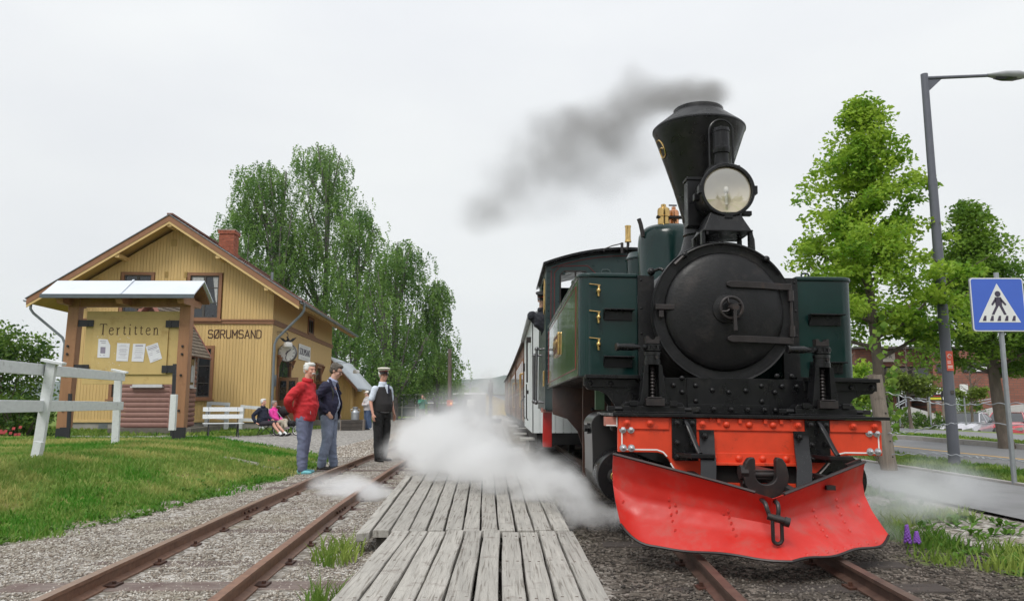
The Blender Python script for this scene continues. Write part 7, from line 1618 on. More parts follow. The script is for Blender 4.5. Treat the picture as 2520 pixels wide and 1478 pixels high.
p = W(2190, 875, 52.0) - BB; text_mesh('VIVE A', .42, M_ink, sb, loc=(p.x, .69, p.z), width=1.0)
brect('banner', 2233, 2243, 975, 1016, mat('purple_banner', (.08, .05, .28), .6), .1, .2)
for x0, x1 in ((2318, 2332), (2345, 2366)): brect('shop_banner', x0, x1, 965, 1010, mat('pale_banner', (.55, .60, .60), .6), -.3, -.2)
# ramps + railings
rp = thing('concrete_ramp', 'pale concrete access ramp with steel handrails before the brick building', 'ramp', (BB.x, 47, 0)); 
def rpt(px, py, Y=47.0): p = W(px, py, Y); return (p.x - BB.x, p.z)
mb = MB(); mb.prism([rpt(2225, 1024), rpt(2325, 1038), rpt(2325, 1024), rpt(2240, 1000), rpt(2225, 1000)], 0, .3); mb.prism([rpt(2370, 1035), rpt(2370, 1022), rpt(2450, 1002), rpt(2560, 990), rpt(2560, 1040)], 0, .3); mb.prism([rpt(2180, 1026), rpt(2225, 1028), rpt(2225, 1012), rpt(2180, 1010)], .3, .6); mb.build('wall', mat('pale_concrete', (.42, .42, .40), .8, .1), rp, smooth=0)
mb = MB()
for dz in (0, 6): mb.tube([(*rpt(2205, 1002 - dz),)[:1] + (.1,) + (rpt(2205, 1002 - dz)[1],), (rpt(2235, 985 - dz)[0], .1, rpt(2235, 985 - dz)[1]), (rpt(2258, 984 - dz)[0], .1, rpt(2258, 984 - dz)[1]), (rpt(2325, 996 - dz)[0], .1, rpt(2325, 996 - dz)[1])], .03, 6); mb.tube([(rpt(2368, 1000 - dz)[0], .1, rpt(2368, 1000 - dz)[1]), (rpt(2450, 985 - dz)[0], .1, rpt(2450, 985 - dz)[1])], .03, 6)
mb.build('handrail', M_galv, rp)
# signs on the forecourt
def sign(name, label, px, py_top, py_bot, py_base, wpx, Y, m_, cat='sign', poles=1):
    b = W(px, py_base, Y); r = thing(name, label, cat, b); s = Y / FPX; hw = wpx * s / 2; zt = (py_base - py_top) * s; zb = (py_base - py_bot) * s
    mb = MB(); mb.box(-hw, hw, -.03, .03, zb, zt); pn = mb.build('panel', m_, r, smooth=0)
    mb = MB()
    for k in range(poles): x = 0 if poles == 1 else (-hw * .8 if k == 0 else hw * .8); mb.cyl((x, .05, -.1), (x, .05, zt), .035 if poles == 1 else .09, seg=10)
    mb.build('pole', M_galv if poles == 1 else M_oldpost, r); return r, pn, hw, zb, zt
r, pn, hw, zb, zt = sign('street_sign', 'white street name sign on a thin grey pole before the brick building', 2217, 945, 952, 1044, 36, 36, M_white); text_mesh('Fru Nærings vei', .10, M_ink, pn, loc=(0, -.034, (zb + zt) / 2), width=hw * 1.8)
mb = MB(); mb.box(-.2, .2, -.03, .03, zb - .18, zb - .04); mb.build('small_panel', M_white, r, smooth=0)
sign('parking_sign', 'small white sign on a thin pole in front of the black billboard', 2293, 942, 974, 1044, 13, 35, M_white)
sign('parking_sign', 'tall white sign on a grey pole, right of the lamp post', 2379, 946, 978, 1040, 19, 36, M_white)
r, pn, hw, zb, zt = sign('billboard', 'black billboard with opening hours on two wooden posts', 2309, 952, 987, 1036, 46, 38, mat('billboard_black', (.012, .012, .012), .5), poles=2)
text_mesh('–20', .34, M_lining, pn, loc=(.03, -.034, zb + .46), width=.42, bold=.004)
mb = MB(); mb.box(-hw + .3, hw - .28, -.034, -.031, zb + .24, zb + .27); mb.build('red_line', M_redpost, pn, smooth=0)
mb = MB(); mb.box(-.2, .25, -.034, -.031, zb + .60, zb + .66); mb.build('small_print', M_lining, pn, smooth=0); mb = MB(); mb.box(-.33, .22, -.034, -.031, zb + .07, zb + .18); mb.build('yellow_band', mat('sign_yellow', (.6, .55, .03), .5), pn, smooth=0)
mb = MB(); mb.box(.30, .40, -.034, -.031, zb + .07, zb + .2); mb.build('white_figure', M_lining, pn, smooth=0)
r, pn, hw, zb, zt = sign('direction_sign', 'grey directional sign left of the young tree', 2234, 962, 970, 1044, 30, 37, mat('pale_print2', (.5, .52, .5), .6))
# ---------------------------------------------------------------- far end of the line
def post(name, label, px, y0, y1, Y, r_, m_, cat):
    b = W(px, y0, Y); b.z = 0; o = thing(name, label, cat, b); t_ = W(px, y1, Y); mb = MB(); mb.cyl((0, 0, -.1), (t_.x - b.x, 0, t_.z), r_, r_ * .85, 12); mb.build('pole', m_, o); return o, t_ - b
o, t_ = post('utility_pole', 'brown wooden pole with an orange lamp beside the outermost birch', 1107, 1040, 858, 36, .10, M_trunk, 'pole')
mb = MB(); z = (W(1107, 992, 36)).z; mb.box(-.14, .14, -.16, -.1, z - .12, z + .16); wl_ = mb.build('lamp_box', mat('orange_housing', (.5, .10, .03), .5), o, smooth=0)
mb = MB(); mb.ball((.06, -.18, z), .035, 10, 8); mb.build('lit_lamp', mat('lit_orange', (1, .45, .12), .5, 0, emit=((1, .42, .1), 1.6)), wl_)
for i, (px, yt, lab) in enumerate(((1157, 938, 'nearer grey platform lamp with a flat head, left of the water crane'), (1124, 948, 'second grey platform lamp with a flat head, close to the outermost birch'))):
    o, t_ = post('platform_lamp', lab, px, 1030, yt, 80 + 15 * i, .07, M_galv, 'lamp post'); mb = MB(); mb.box(-.95, .05, -.12, .12, t_.z - .35, t_.z - .22); mb.build('lamp_head', M_galv, o, smooth=0)
o, t_ = post('water_crane', 'dark steel mast standing at the end of the far timber platform', 1207, 1034, 945, 41, .10, M_iron, 'mast')
z = t_.z; mb = MB(); mb.cyl((-.1, 0, z * .72), (-.1, 0, z * 1.02), .04, seg=8); mb.cyl((.1, 0, z * .72), (.1, 0, z * 1.02), .04, seg=8); mb.box(-.14, .14, -.04, .04, z * 1.0, z * 1.04); mb.box(-.22, .22, -.05, .05, z * .72, z * .745); mb.box(-.05, .05, -.05, .05, z * 1.04, z * 1.1); mb.build('frame', M_iron, o, smooth=0)
pt = thing('planter', 'dark round planter at the foot of the steel mast', 'planter', (W(1207, 1034, 40).x, 40, 0)); mb = MB(); mb.lathe([(.42, .0), (.6, .38), (.55, .38), (.5, .3)], (0, 0, 0), 'z', 20); mb.build('bowl', M_dark, pt); mb = MB(); mb.ball((.25, 0, .42), .15, 8, 6); mb.build('white_flowers', M_white, pt)
yb = thing('yellow_shed', 'small yellow shed with a pale sloping roof beyond the steel mast', 'building', W(1228, 1030, 85) * 1.0); yb.location.z = 0
mb = MB(); mb.prism([(-1.6, 0), (1.4, 0), (1.4, 1.4), (-1.6, 2.5)], 0, 4); mb.build('wall', mat('bright_yellow_wall', (.60, .42, .08), .7), yb, smooth=0); mb = MB(); mb.prism([(-1.9, 2.68), (1.8, 1.3), (1.8, 1.22), (-1.9, 2.6)], -.3, 4.3); mb.build('roof', M_zinc, yb, smooth=0)
bs_ = thing('bus_shelter', 'pale glass and steel shelter right of the conductor, far behind', 'shelter', W(995, 1020, 62) * 1.0); bs_.location.z = 0
mb = MB()
for x in (-1.2, -.2, .9, 1.6): mb.box(x - .05, x + .05, -.05, .05, 0, 1.9)
mb.box(-1.4, 1.9, -.8, .8, 1.9, 2.0); mb.box(-1.2, 1.6, -.03, .03, .9, .95); mb.build('frame', M_lining, bs_, smooth=0); mb = MB(); mb.box(-1.2, 1.6, .3, .33, .2, 1.9); mb.build('pane', mat('pale_glass', (.30, .34, .36), .1), bs_, smooth=0)
sg_ = thing('signal_disc', 'small round black and white point indicator beside the track', 'signal', W(1058, 1040, 40) * 1.0); sg_.location.z = 0
mb = MB(); mb.cyl((0, 0, 0), (0, 0, .35), .04, seg=8); mb.build('pole', M_iron, sg_); mb = MB(); mb.lathe([(.2, .05), (.2, -.05), (.001, -.06)], (0, 0, .45), 'y', 20); dd = mb.build('disc', M_white, sg_); mb = MB(); mb.box(-.19, .19, -.075, -.065, .43, .48); mb.build('stripe', M_ink, dd, smooth=0)
fb_ = thing('distant_building', 'low dark building with white bands behind the wooden pole', 'building', W(1130, 1020, 78) * 1.0); fb_.location.z = 0
mb = MB(); mb.box(-3.2, 2.6, 0, 5, 0, 2.3); mb.build('wall', mat('grey_wall', (.16, .16, .17), .7), fb_, smooth=0); mb = MB(); mb.box(-3.3, 2.7, -.05, 0, 2.2, 2.4); mb.box(-3.3, -.4, -.1, 0, 1.3, 1.4); mb.box(.8, 1.5, -.03, 0, 1.0, 1.7); mb.build('white_band', M_lining, fb_, smooth=0)
fbb = thing('low_house', 'long low pale building across the tracks behind the steam', 'building', (-1.5, 118, 0)); mb = MB(); mb.box(-14, 3, 0, 8, 0, 2.6); mb.build('wall', mat('pale_wall', (.35, .36, .36), .8), fbb, smooth=0); mb = MB(); mb.prism([(-14.5, 2.6), (3.5, 2.6), (3.5, 2.8), (-14.5, 2.8)], -.5, 8.5); mb.build('roof', M_frame, fbb, smooth=0)
mb = MB()
for k in range(9): mb.box(-13 + k * 1.8, -12 + k * 1.8, -.05, .02, .9, 2.0)
mb.build('windows', M_glass, fbb, smooth=0)
# ---------------------------------------------------------------- people (built facing -y, then turned)
M_skin = mat('skin', (.60, .36, .27), .5, .06, 9); M_skinr = mat('ruddy_skin', (.60, .31, .23), .5, .08, 9)
M_hairw = mat('white_hair', (.62, .62, .60), .8, .15, 40, bump=.5, bscale=90); M_hairg = mat('grey_brown_hair', (.10, .085, .07), .8, .4, 30, bump=.5, bscale=90)
M_sole = mat('white_sole', (.6, .6, .58), .7)
def cloth(n, c, v=.10, b=.35, sc=9): return mat(n, c, .85, v, 5, bump=b, bscale=sc)
def EL(mb, c, r, rot=None, seg=16, rings=10):
    M_ = Euler(rot).to_matrix() if rot else None; mb.ball(c, r, seg, rings, M_); return mb
def limb(mb, pts, rs, seg=14, n=5, flat=1.0):
    P = smooth_path(pts, n); m_ = len(pts); k = np.linspace(0, m_ - 1, len(P)); R_ = [float(np.interp(q, range(m_), [r if not isinstance(r, tuple) else r[0] for r in rs])) for q in k]; R2 = [float(np.interp(q, range(m_), [r * flat if not isinstance(r, tuple) else r[1] for r in rs])) for q in k]
    mb.tube(P, list(zip(R_, R2)), seg)
    for p, r in ((P[0], min(R_[0], R2[0])), (P[-1], min(R_[-1], R2[-1]))): mb.ball(p, r * .98, 12, 8)
def hand(mb, wrist, fwd, palm_n, curl=.35, s=1.0, side=1):
    """palm, five separate fingers with bends; fwd = direction of the fingers, palm_n = palm normal, side = thumb side"""
    w = Vector(wrist); f = Vector(fwd).normalized(); n = Vector(palm_n); n = (n - f * n.dot(f)).normalized(); t_ = f.cross(n).normalized() * side
    mb.tube([w, w + f * .03 * s, w + f * .085 * s], [(.021 * s, .026 * s), (.017 * s, .036 * s), (.014 * s, .040 * s)], 12, up=t_)
    mb.ball(w + f * .05 * s, (.034 * s,) * 3 if False else .026 * s, 10, 8)
    for k, (off, l) in enumerate(((.030, .072), (.010, .080), (-.011, .074), (-.030, .058))):
        b = w + f * .080 * s + t_ * off * s; d1 = (f + n * curl * .5).normalized(); d2 = (f + n * curl * 1.6).normalized(); d3 = (f + n * curl * 3).normalized()
        p1 = b + d1 * l * .45 * s; p2 = p1 + d2 * l * .32 * s; p3 = p2 + d3 * l * .25 * s
        mb.tube([b - f * .02 * s, b, p1, p2, p3], [.0095 * s, .0095 * s, .0088 * s, .008 * s, .006 * s], 8); mb.ball(p3, .0062 * s, 6, 5)
    b = w + f * .025 * s + t_ * .026 * s; d1 = (f * .7 + t_ * .75 + n * .25).normalized(); p1 = b + d1 * .04 * s; p2 = p1 + (f + t_ * .25 + n * .3).normalized() * .032 * s
    mb.tube([b - d1 * .015, b, p1, p2], [.013 * s, .0125 * s, .0105 * s, .008 * s], 8); mb.ball(p2, .008 * s, 6, 5)
def person(label, loc, yaw, H=1.76, head=(0, 0), hunch=.0, belly=.0, hips=(0, 0, .92), knees=None, feet=None, toe=None, arms=None, top=None, trousers=None, shoes=None, skin=None, hair=None, hairstyle='short',
           sleeves='long', coat_len=.0, loose=1.0, extras=None, group=None, fem=False, openjacket=None, shorts=False, lean=(0, 0), vest=None, socks=False, moustache=False, glasses=False):
    k = H / 1.76; r = thing('person', label, 'person', loc, yaw, group); r.scale = (k, k, k)
    skin = skin or M_skin; hp = Vector(hips); sh = Vector((hp.x + lean[0], hp.y + lean[1], hp.z + .50)); ny = sh + Vector((0, -.01 - hunch, .075)); hc = ny + Vector((0, -.02 - hunch * .6, .142))
    knees = knees or [(-.10, -.015, .50), (.10, -.015, .50)]; feet = feet or [(-.11, .02, .085), (.11, .02, .085)]; toe = toe or [(-.02, -1, 0), (.02, -1, 0)]
    arms = arms or [((-.27, .03, 1.15), (-.26, -.06, .90), (0, -.1, -1), (.6, -.2, 0)), ((.27, .03, 1.15), (.26, -.06, .90), (0, -.1, -1), (-.6, -.2, 0))]
    shw = .165 if fem else .185
    Mh = Matrix.Rotation(head[0], 3, 'Z') @ Matrix.Rotation(head[1], 3, 'X')
    # --- one continuous body: head, neck, torso, arms, hands, legs
    b = MB()
    def HP(x, y, z): return hc + Mh @ Vector((x, y, z))
    def HE_(c, rr, rt=(0, 0, 0)): b.ball(HP(*c), rr, 16, 12, Mh @ Euler(rt).to_matrix())
    HE_((0, .012, .03), (.074, .094, .092)); HE_((0, -.028, -.035), (.058, .062, .078)); HE_((0, -.062, -.088), (.026, .022, .020)); HE_((0, -.075, .035), (.045, .020, .018))
    b.tube([HP(0, -.085, .02), HP(0, -.104, -.012), HP(0, -.108, -.026)], [.009, .013, .012], 8); HE_((0, -.104, -.026), (.018, .012, .010)); HE_((0, -.084, -.056), (.024, .010, .008)); HE_((0, -.082, -.066), (.020, .010, .008))
    for s in (-1, 1): HE_((s * .076, .015, -.008), (.009, .020, .032)); HE_((s * .040, -.066, -.022), (.022, .018, .020))
    b.tube([hc + Vector((0, .02, -.06)), ny, sh + Vector((0, 0, -.03))], [.056, .058, .075], 14)
    b.tube([hp + Vector((0, 0, -.04)), hp + Vector((0, 0, .12)), hp.lerp(sh, .55), sh + Vector((0, 0, -.08)), sh], [(.145, .10), (.14, .10 + belly * .5), (.15, .11), (.16, .10), (.09, .07)], 18, up=(0, 1, 0))
    for s, (el, wr, fd, pn) in zip((-1, 1), arms):
        shp = sh + Vector((s * shw, 0, -.045)); limb(b, [shp, el, wr], [.045, .037, .024]); hand(b, wr, fd, pn, .35, 1.0, -s)
    for s, kn, ft in zip((-1, 1), knees, feet): limb(b, [hp + Vector((s * .085, 0, -.02)), kn, Vector(kn).lerp(Vector(ft), .35) + Vector((0, .012, 0)), ft], [.078, .052, .052, .034])
    body = organic('body', b, skin, r, .0095, 5, .5)
    # eyes
    e = MB()
    for s in (-1, 1): e.ball(HP(s * .030, -.0815, .006), (.010, .005, .0055), 8, 6)
    e.build('eyes', M_ink, body)
    if glasses:
        e = MB()
        for s in (-1, 1): e.tube([HP(s * .032 + .026 * math.cos(a), -.100 + .006 * abs(math.cos(a)), .004 + .018 * math.sin(a)) for a in np.linspace(0, 2 * PI, 17)], .0028, 5, caps=False); e.tube([HP(s * .058, -.092, .008), HP(s * .078, .0, .008)], .0028, 5)
        e.tube([HP(-.008, -.102, .006), HP(.008, -.102, .006)], .0028, 5); e.build('glasses', M_iron, body)
    if moustache: e = MB(); e.tube([HP(-.034, -.092, -.052), HP(-.014, -.102, -.044), HP(.014, -.102, -.044), HP(.034, -.092, -.052)], [.006, .011, .011, .006], 8); e.build('moustache', M_hairw, body)
    if hair:
        h = MB()
        def HH(c, rr): h.ball(HP(*c), rr, 16, 12, Mh)
        HH((0, .028, .045), (.083, .094, .090)); HH((0, .062, .0), (.074, .058, .075)); HH((0, -.03, .095), (.064, .055, .036))
        for s in (-1, 1): HH((s * .070, .020, .03), (.017, .045, .035)); HH((s * .068, -.01, .02), (.012, .018, .03))
        for _ in range(26): a = random.uniform(0, 6.28); z = random.uniform(.02, .12); rr_ = .078 * math.sqrt(max(.05, 1 - ((z - .04) / .10) ** 2)); HH((rr_ * math.cos(a), .03 + (rr_ + .012) * abs(math.sin(a)), z), (.018, .020, .015))
        organic('hair', h, hair, r, .0085, 3, .5)
    L_ = loose
    # --- trousers
    if trousers:
        t_ = MB(); t_.tube([hp + Vector((0, 0, -.10)), hp + Vector((0, 0, .0)), hp + Vector((0, 0, .12))], [(.155, .125), (.165, .13), (.155, .118)], 18, up=(0, 1, 0)); t_.ball(hp + Vector((0, .03, -.03)), (.15, .11, .11), 16, 10)
        for s, kn, ft in zip((-1, 1), knees, feet):
            kn = Vector(kn); ft = Vector(ft); a = hp + Vector((s * .088, 0, -.03))
            if shorts: limb(t_, [a, a.lerp(kn, .5), kn.lerp(a, -.02)], [.098 * L_, .088 * L_, .082 * L_])
            else: limb(t_, [a, kn, kn.lerp(ft, .5) + Vector((0, .01, 0)), ft + Vector((0, .0, .0))], [.100 * L_, .072 * L_, .068 * L_, .062 * L_])
            if not shorts:
                for q in (.55, .75, .9): p = kn.lerp(ft, q); t_.tube([p + Vector((0, 0, .016)), p, p - Vector((0, 0, .016))], [.060 * L_, .070 * L_, .060 * L_], 12)
        organic('trousers', t_, trousers, r, .012, 3, .5, wr=.006)
    # --- shoes
    for i, (s, ft, to) in enumerate(zip((-1, 1), feet, toe)):
        ft = Vector(ft); to = Vector(to).normalized(); sm_ = MB(); u = Vector((0, 0, 1)) if abs(to.z) < .8 else Vector((0, 1, 0)); sd = to.cross(u).normalized(); up_ = sd.cross(to).normalized()
        base = ft - up_ * .055; sm_.tube([base - to * .085 + up_ * .01, base - to * .05, base + to * .06, base + to * .15, base + to * .185], [(.030, .030), (.040, .045), (.046, .036), (.040, .026), (.022, .016)], 14, up=up_); sm_.tube([ft + up_ * .02, base], [.042, .045], 12)
        so = organic('shoe', sm_, shoes if not isinstance(shoes, tuple) else shoes[0], r, .009, 3, .5)
        q = MB(); pb = base - up_ * .030; q.tube([pb - to * .09, pb, pb + to * .10, pb + to * .185], [(.035, .010), (.040, .010), (.047, .010), (.028, .009)], 12, up=up_); q.build('sole', M_sole if isinstance(shoes, tuple) else M_dark, so)
        if socks: q = MB(); kn = Vector(knees[i]); d_ = (kn - ft).normalized(); q.tube([ft - d_ * .02, ft + d_ * .11], [.045, .046], 12); q.build('sock', M_white, so)
    # --- upper clothing
    if top:
        def torso_mb(ex, lowz, openf=False, slv=True, hem=None, slen=1.0, collar=True):
            m_ = MB(); lo_ = hp + Vector((0, 0, lowz)); e_ = ex
            m_.tube([lo_, lo_.lerp(hp + Vector((0, 0, .15)), .6), hp + Vector((0, -belly * .35, .17)), hp.lerp(sh, .62), sh + Vector((0, 0, -.11)), sh + Vector((0, 0, -.04)), sh + Vector((0, 0, .015))],
                    [(.168 + e_, .128 + e_ * 1.2), (.172 + e_, .128 + belly * .8 + e_), (.170 + e_, .125 + belly + e_), (.176 + e_, .122 + belly * .5 + e_), (.178 + e_, .112 + e_), (.155 + e_, .095 + e_), (.085, .070)], 20, up=(0, 1, 0))
            if collar: m_.tube([sh + Vector((0, 0, -.02)), ny + Vector((0, 0, .015))], [.085, .074], 14)
            for s, (el, wr, fd, pn) in zip((-1, 1), arms):
                el = Vector(el); wr = Vector(wr); shp = sh + Vector((s * shw, 0, -.05)); m_.ball(shp, (.074 if slv else .064) + e_ * .6, 14, 10)
                if slv: 
                    limb(m_, [shp, el, wr - (wr - el).normalized() * .015], [.072 + e_ * .5, .058 + e_ * .5, .043 + e_ * .4])
                    for q in (.25, .45, .62): p = shp.lerp(el, q + .3) if q < .5 else el.lerp(wr, q - .35); d_ = (el - shp).normalized(); m_.tube([p - d_ * .012, p, p + d_ * .012], [.050, .062 + e_ * .5, .050], 10)
                else: limb(m_, [shp, shp.lerp(el, .45), shp.lerp(el, .85)], [.064, .062, .060])
            return m_
        if openjacket:   # shirt below, jacket above left open in front
            m_ = torso_mb(-.01, .02); organic('shirt', m_, openjacket, r, .012, 3, .5, wr=.004)
            m_ = torso_mb(.022, coat_len, collar=False); cut = []
            j = organic('jacket', m_, top, r, .012, 3, .5, wr=.009)
            me = j.data; import bmesh as _b; bm = _b.new(); bm.from_mesh(me); kill = []
            for f in bm.faces:
                c = f.calc_center_median()
                if c.y < -.02 + hp.y and abs(c.x - hp.x) < .085 + .02 * math.sin(c.z * 9) and c.z > hp.z - .3 and c.z < sh.z + .1: kill.append(f)
            _b.ops.delete(bm, geom=kill, context='FACES'); bm.to_mesh(me); bm.free()
            so = j.modifiers.new('s', 'SOLIDIFY'); so.thickness = .012; so.offset = -1
            m_ = MB()
            for s in (-1, 1): m_.tube(smooth_path([ny + Vector((0, .075, .0)), ny + Vector((s * .085, .03, -.005)), sh + Vector((s * .105, -.085, -.05)), hp + Vector((s * .115, -.16, .33))], 6), [(.030, .010)] * 19, 8)
            organic('jacket_collar', m_, top, j, .010, 2)
            m_ = MB(); 
            for s in (-1, 1): m_.tube(smooth_path([ny + Vector((0, .07, .0)), ny + Vector((s * .062, .0, -.005)), ny + Vector((s * .03, -.075, -.045))], 5), [(.020, .007)] * 11, 8)
            organic('shirt_collar', m_, openjacket, r, .008, 2)
            m_ = MB(); m_.tube([(hp.x + .162 * math.cos(a), hp.y + (.125 + belly * .6) * math.sin(a), hp.z + .085) for a in np.linspace(0, 2 * PI, 25)], [(.018, .006)] * 25, 6, caps=False); m_.build('belt', M_dark, r)
        else:
            m_ = torso_mb(.018 * (loose if sleeves == 'long' else .2), coat_len, slv=sleeves == 'long'); j = organic('jacket' if sleeves == 'long' else 'shirt', m_, top, r, .012, 3, .5, wr=.010 if sleeves == 'long' else .005)
            if sleeves == 'long' and not fem:
                m_ = MB(); m_.tube([ny + Vector((.078 * math.cos(a), .078 * math.sin(a) + .0, -.01 + .015 * math.sin(a))) for a in np.linspace(-1.3, PI + 1.3, 20)], [(.014, .034)] * 20, 8, up=(0, 0, 1)); organic('collar', m_, top, j, .009, 2)
                m_ = MB(); m_.tube([Vector((hp.x, hp.y - .150 - belly * z_, hp.z + h_)) for h_, z_ in ((-.0, .55), (.10, .95), (.17, 1.05), (.28, .8), (.40, .35))], .004, 6); m_.build('zip', M_dark, j)
        if vest:
            m_ = MB(); lo_ = hp + Vector((0, 0, .03))
            m_.tube([lo_, hp + Vector((0, -belly * .35, .16)), hp.lerp(sh, .62), sh + Vector((0, 0, -.12)), sh + Vector((0, 0, -.05)), sh + Vector((0, 0, -.005))], [(.186, .155 + belly), (.194, .166 + belly), (.197, .152 + belly * .4), (.205, .150), (.186, .130), (.115, .10)], 20, up=(0, 1, 0)); organic('vest', m_, vest, r, .011, 2, .5)
            m_ = MB(); m_.prism([(-.022, sh.z + .03), (.022, sh.z + .03), (.030, sh.z - .0), (.014, sh.z - .13), (-.014, sh.z - .13), (-.030, sh.z - .0)], hp.y + lean[1] - .176, hp.y + lean[1] - .112); m_.build('shirt_front', top, r, smooth=0)
            m_ = MB(); m_.prism([(-.016, sh.z + .045), (.016, sh.z + .045), (.012, sh.z + .02), (.020, sh.z - .10), (0, sh.z - .15), (-.020, sh.z - .10), (-.012, sh.z + .02)], hp.y + lean[1] - .183, hp.y + lean[1] - .1765); m_.build('tie', mat('navy_tie', (.015, .018, .06), .6), r, smooth=0)
            m_ = MB()
            for s in (-1, 1): m_.tube(smooth_path([ny + Vector((0, .07, .01)), ny + Vector((s * .062, .0, .0)), ny + Vector((s * .022, -.078, -.035))], 5), [(.020, .008)] * 11, 8)
            organic('shirt_collar', m_, top, r, .008, 2)
            m_ = MB()
            for q in range(4): m_.cyl((.0 + .012, hp.y - .205 - belly * .8 + q * .018, hp.z + .10 + q * .075), (.012, hp.y - .15 - belly * .8 + q * .018, hp.z + .10 + q * .075), .006, seg=8)
            m_.build('vest_buttons', M_dark, r)
    if extras: extras(r, HP, Mh, hp, sh, ny)
    return r
def cap(col, band, peaked):
    def f(r, HP, Mh, hp, sh, ny):
        m_ = MB(); 
        def ring(z, rx, ry, y=.012, n=24): return [HP(rx * math.cos(2 * PI * i / n), y + ry * math.sin(2 * PI * i / n), z) for i in range(n)]
        def stack(rings):
            mb = MB(); n = 24; V = []; [V.extend(q) for q in rings]; F = [(i * n + k, i * n + (k + 1) % n, (i + 1) * n + (k + 1) % n, (i + 1) * n + k) for i in range(len(rings) - 1) for k in range(n)] + [tuple(range(n)), tuple((len(rings) - 1) * n + k for k in range(n))]; mb.add(V, F); return mb
        if peaked:
            cp = stack([ring(.055, .082, .100), ring(.085, .084, .102), ring(.105, .110, .128, .004), ring(.125, .122, .138, .002), ring(.140, .112, .128, .004), ring(.150, .07, .08, .01)]).build('cap', col, r, smooth=60)
            stack([ring(.050, .0835, .1015), ring(.082, .0865, .1045)]).build('cap_band', band, cp, smooth=40)
            stack([ring(.0655, .0865, .1045), ring(.072, .0872, .1052)]).build('cap_braid', M_redline, cp, smooth=40)
            mb = MB(); V = []; n = 12
            for i in range(n + 1): a = PI + PI * i / n; V += [HP(.080 * math.cos(a), .005 + .098 * math.sin(a), .055), HP(.088 * math.cos(a), -.018 + .138 * math.sin(a) * (.75 + .25 * abs(math.sin(a))), .028)]
            V += [(Vector(p) - Vector((0, 0, .006))) for p in V]; m2 = 2 * (n + 1); F = [(2 * i, 2 * i + 1, 2 * i + 3, 2 * i + 2) for i in range(n)] + [(m2 + 2 * i, m2 + 2 * i + 2, m2 + 2 * i + 3, m2 + 2 * i + 1) for i in range(n)] + [(2 * i + 1, m2 + 2 * i + 1, m2 + 2 * i + 3, 2 * i + 3) for i in range(n)]
            mb.add(V, F); mb.build('visor', mat('glossy_visor', (.01, .01, .012), .12), cp, smooth=40)
            mb = MB(); mb.ball(HP(0, -.096, .082), (.012, .006, .014), 8, 6); mb.build('badge', M_redpost, cp)
        else:
            cp = stack([ring(.045, .084, .102), ring(.09, .082, .100), ring(.125, .062, .078), ring(.142, .03, .04)]).build('cap', col, r, smooth=60)
            mb = MB(); mb.ball(HP(0, -.115, .048), (.060, .055, .008), 14, 8, Mh); mb.build('visor', col, cp)
    return f
Yf = 12.2
def gp(px, py, Y): p = W(px, py, Y); return Vector((p.x, Y, p.z))
# red jacket
pr_ = W(745, 1160, 12.2)
def strap(r, HP, Mh, hp, sh, ny):
    m_ = MB(); m_.tube(smooth_path([sh + Vector((-.12, .10, -.15)), sh + Vector((-.125, .02, .045)), sh + Vector((-.14, -.11, -.12)), sh + Vector((-.15, -.11, -.30))], 5), [(.018, .006)] * 16, 6, up=(0, 1, 0)); m_.build('bag_strap', mat('olive_strap', (.05, .05, .03), .7), r)
def redx(r, HP, Mh, hp, sh, ny):
    m_ = MB(); m_.bar((-.125, hp.y - .155, hp.z + .02), (-.118, hp.y - .145, hp.z + .10), .006, .006); m_.build('pocket_zip', M_galv, r)
person('white-haired man in a red jacket and turquoise shoes, hands behind his back', (pr_.x, 12.2, -.005), R(80), 1.735, head=(R(-26), R(4)), hunch=.02, belly=.055,
       arms=[((-.29, .15, 1.17), (-.14, .19, .99), (1, .25, -.1), (0, 1, 0)), ((.29, .15, 1.17), (.14, .21, .97), (-1, .15, -.05), (0, 1, 0))],
       feet=[(-.09, -.02, .085), (.11, .05, .085)], toe=[(-.15, -1, 0), (.2, -1, 0)], knees=[(-.09, -.02, .50), (.10, .02, .50)],
       top=cloth('red_jacket', (.52, .022, .03), .12, .7, 9), trousers=cloth('blue_grey_trousers', (.15, .165, .26), .12, .6, 12), shoes=(mat('turquoise_shoe', (.16, .45, .50), .7, .2, 30),), skin=M_skinr, hair=M_hairw, coat_len=-.09, moustache=True, loose=1.12, extras=redx)
pb_ = W(806, 1150, 12.95)
person('dark-haired man in an open navy jacket and jeans, hand in his pocket', (pb_.x, 12.95, -.005), R(80), 1.76, head=(R(4), R(24)), hunch=.045, belly=.05,
       arms=[((-.27, .13, 1.16), (-.20, -.03, .955), (.25, -.7, -.75), (.6, .5, 0)), ((.27, .10, 1.16), (.22, -.06, .94), (-.25, -.6, -.8), (-.6, .5, 0))],
       feet=[(-.11, .06, .085), (.11, -.06, .085)], toe=[(-.1, -1, 0), (.1, -1, 0)],
       top=cloth('navy_jacket', (.018, .018, .045), .2, .7, 9), openjacket=cloth('pale_blue_shirt', (.42, .47, .66), .05, .4, 14), trousers=cloth('faded_jeans', (.22, .26, .36), .35, .7, 10), shoes=mat('dark_brown_shoe', (.022, .018, .018), .45), hair=M_hairg, coat_len=-.10, glasses=True, loose=1.15, extras=strap)
pc_ = W(937, 1134, 14.8)
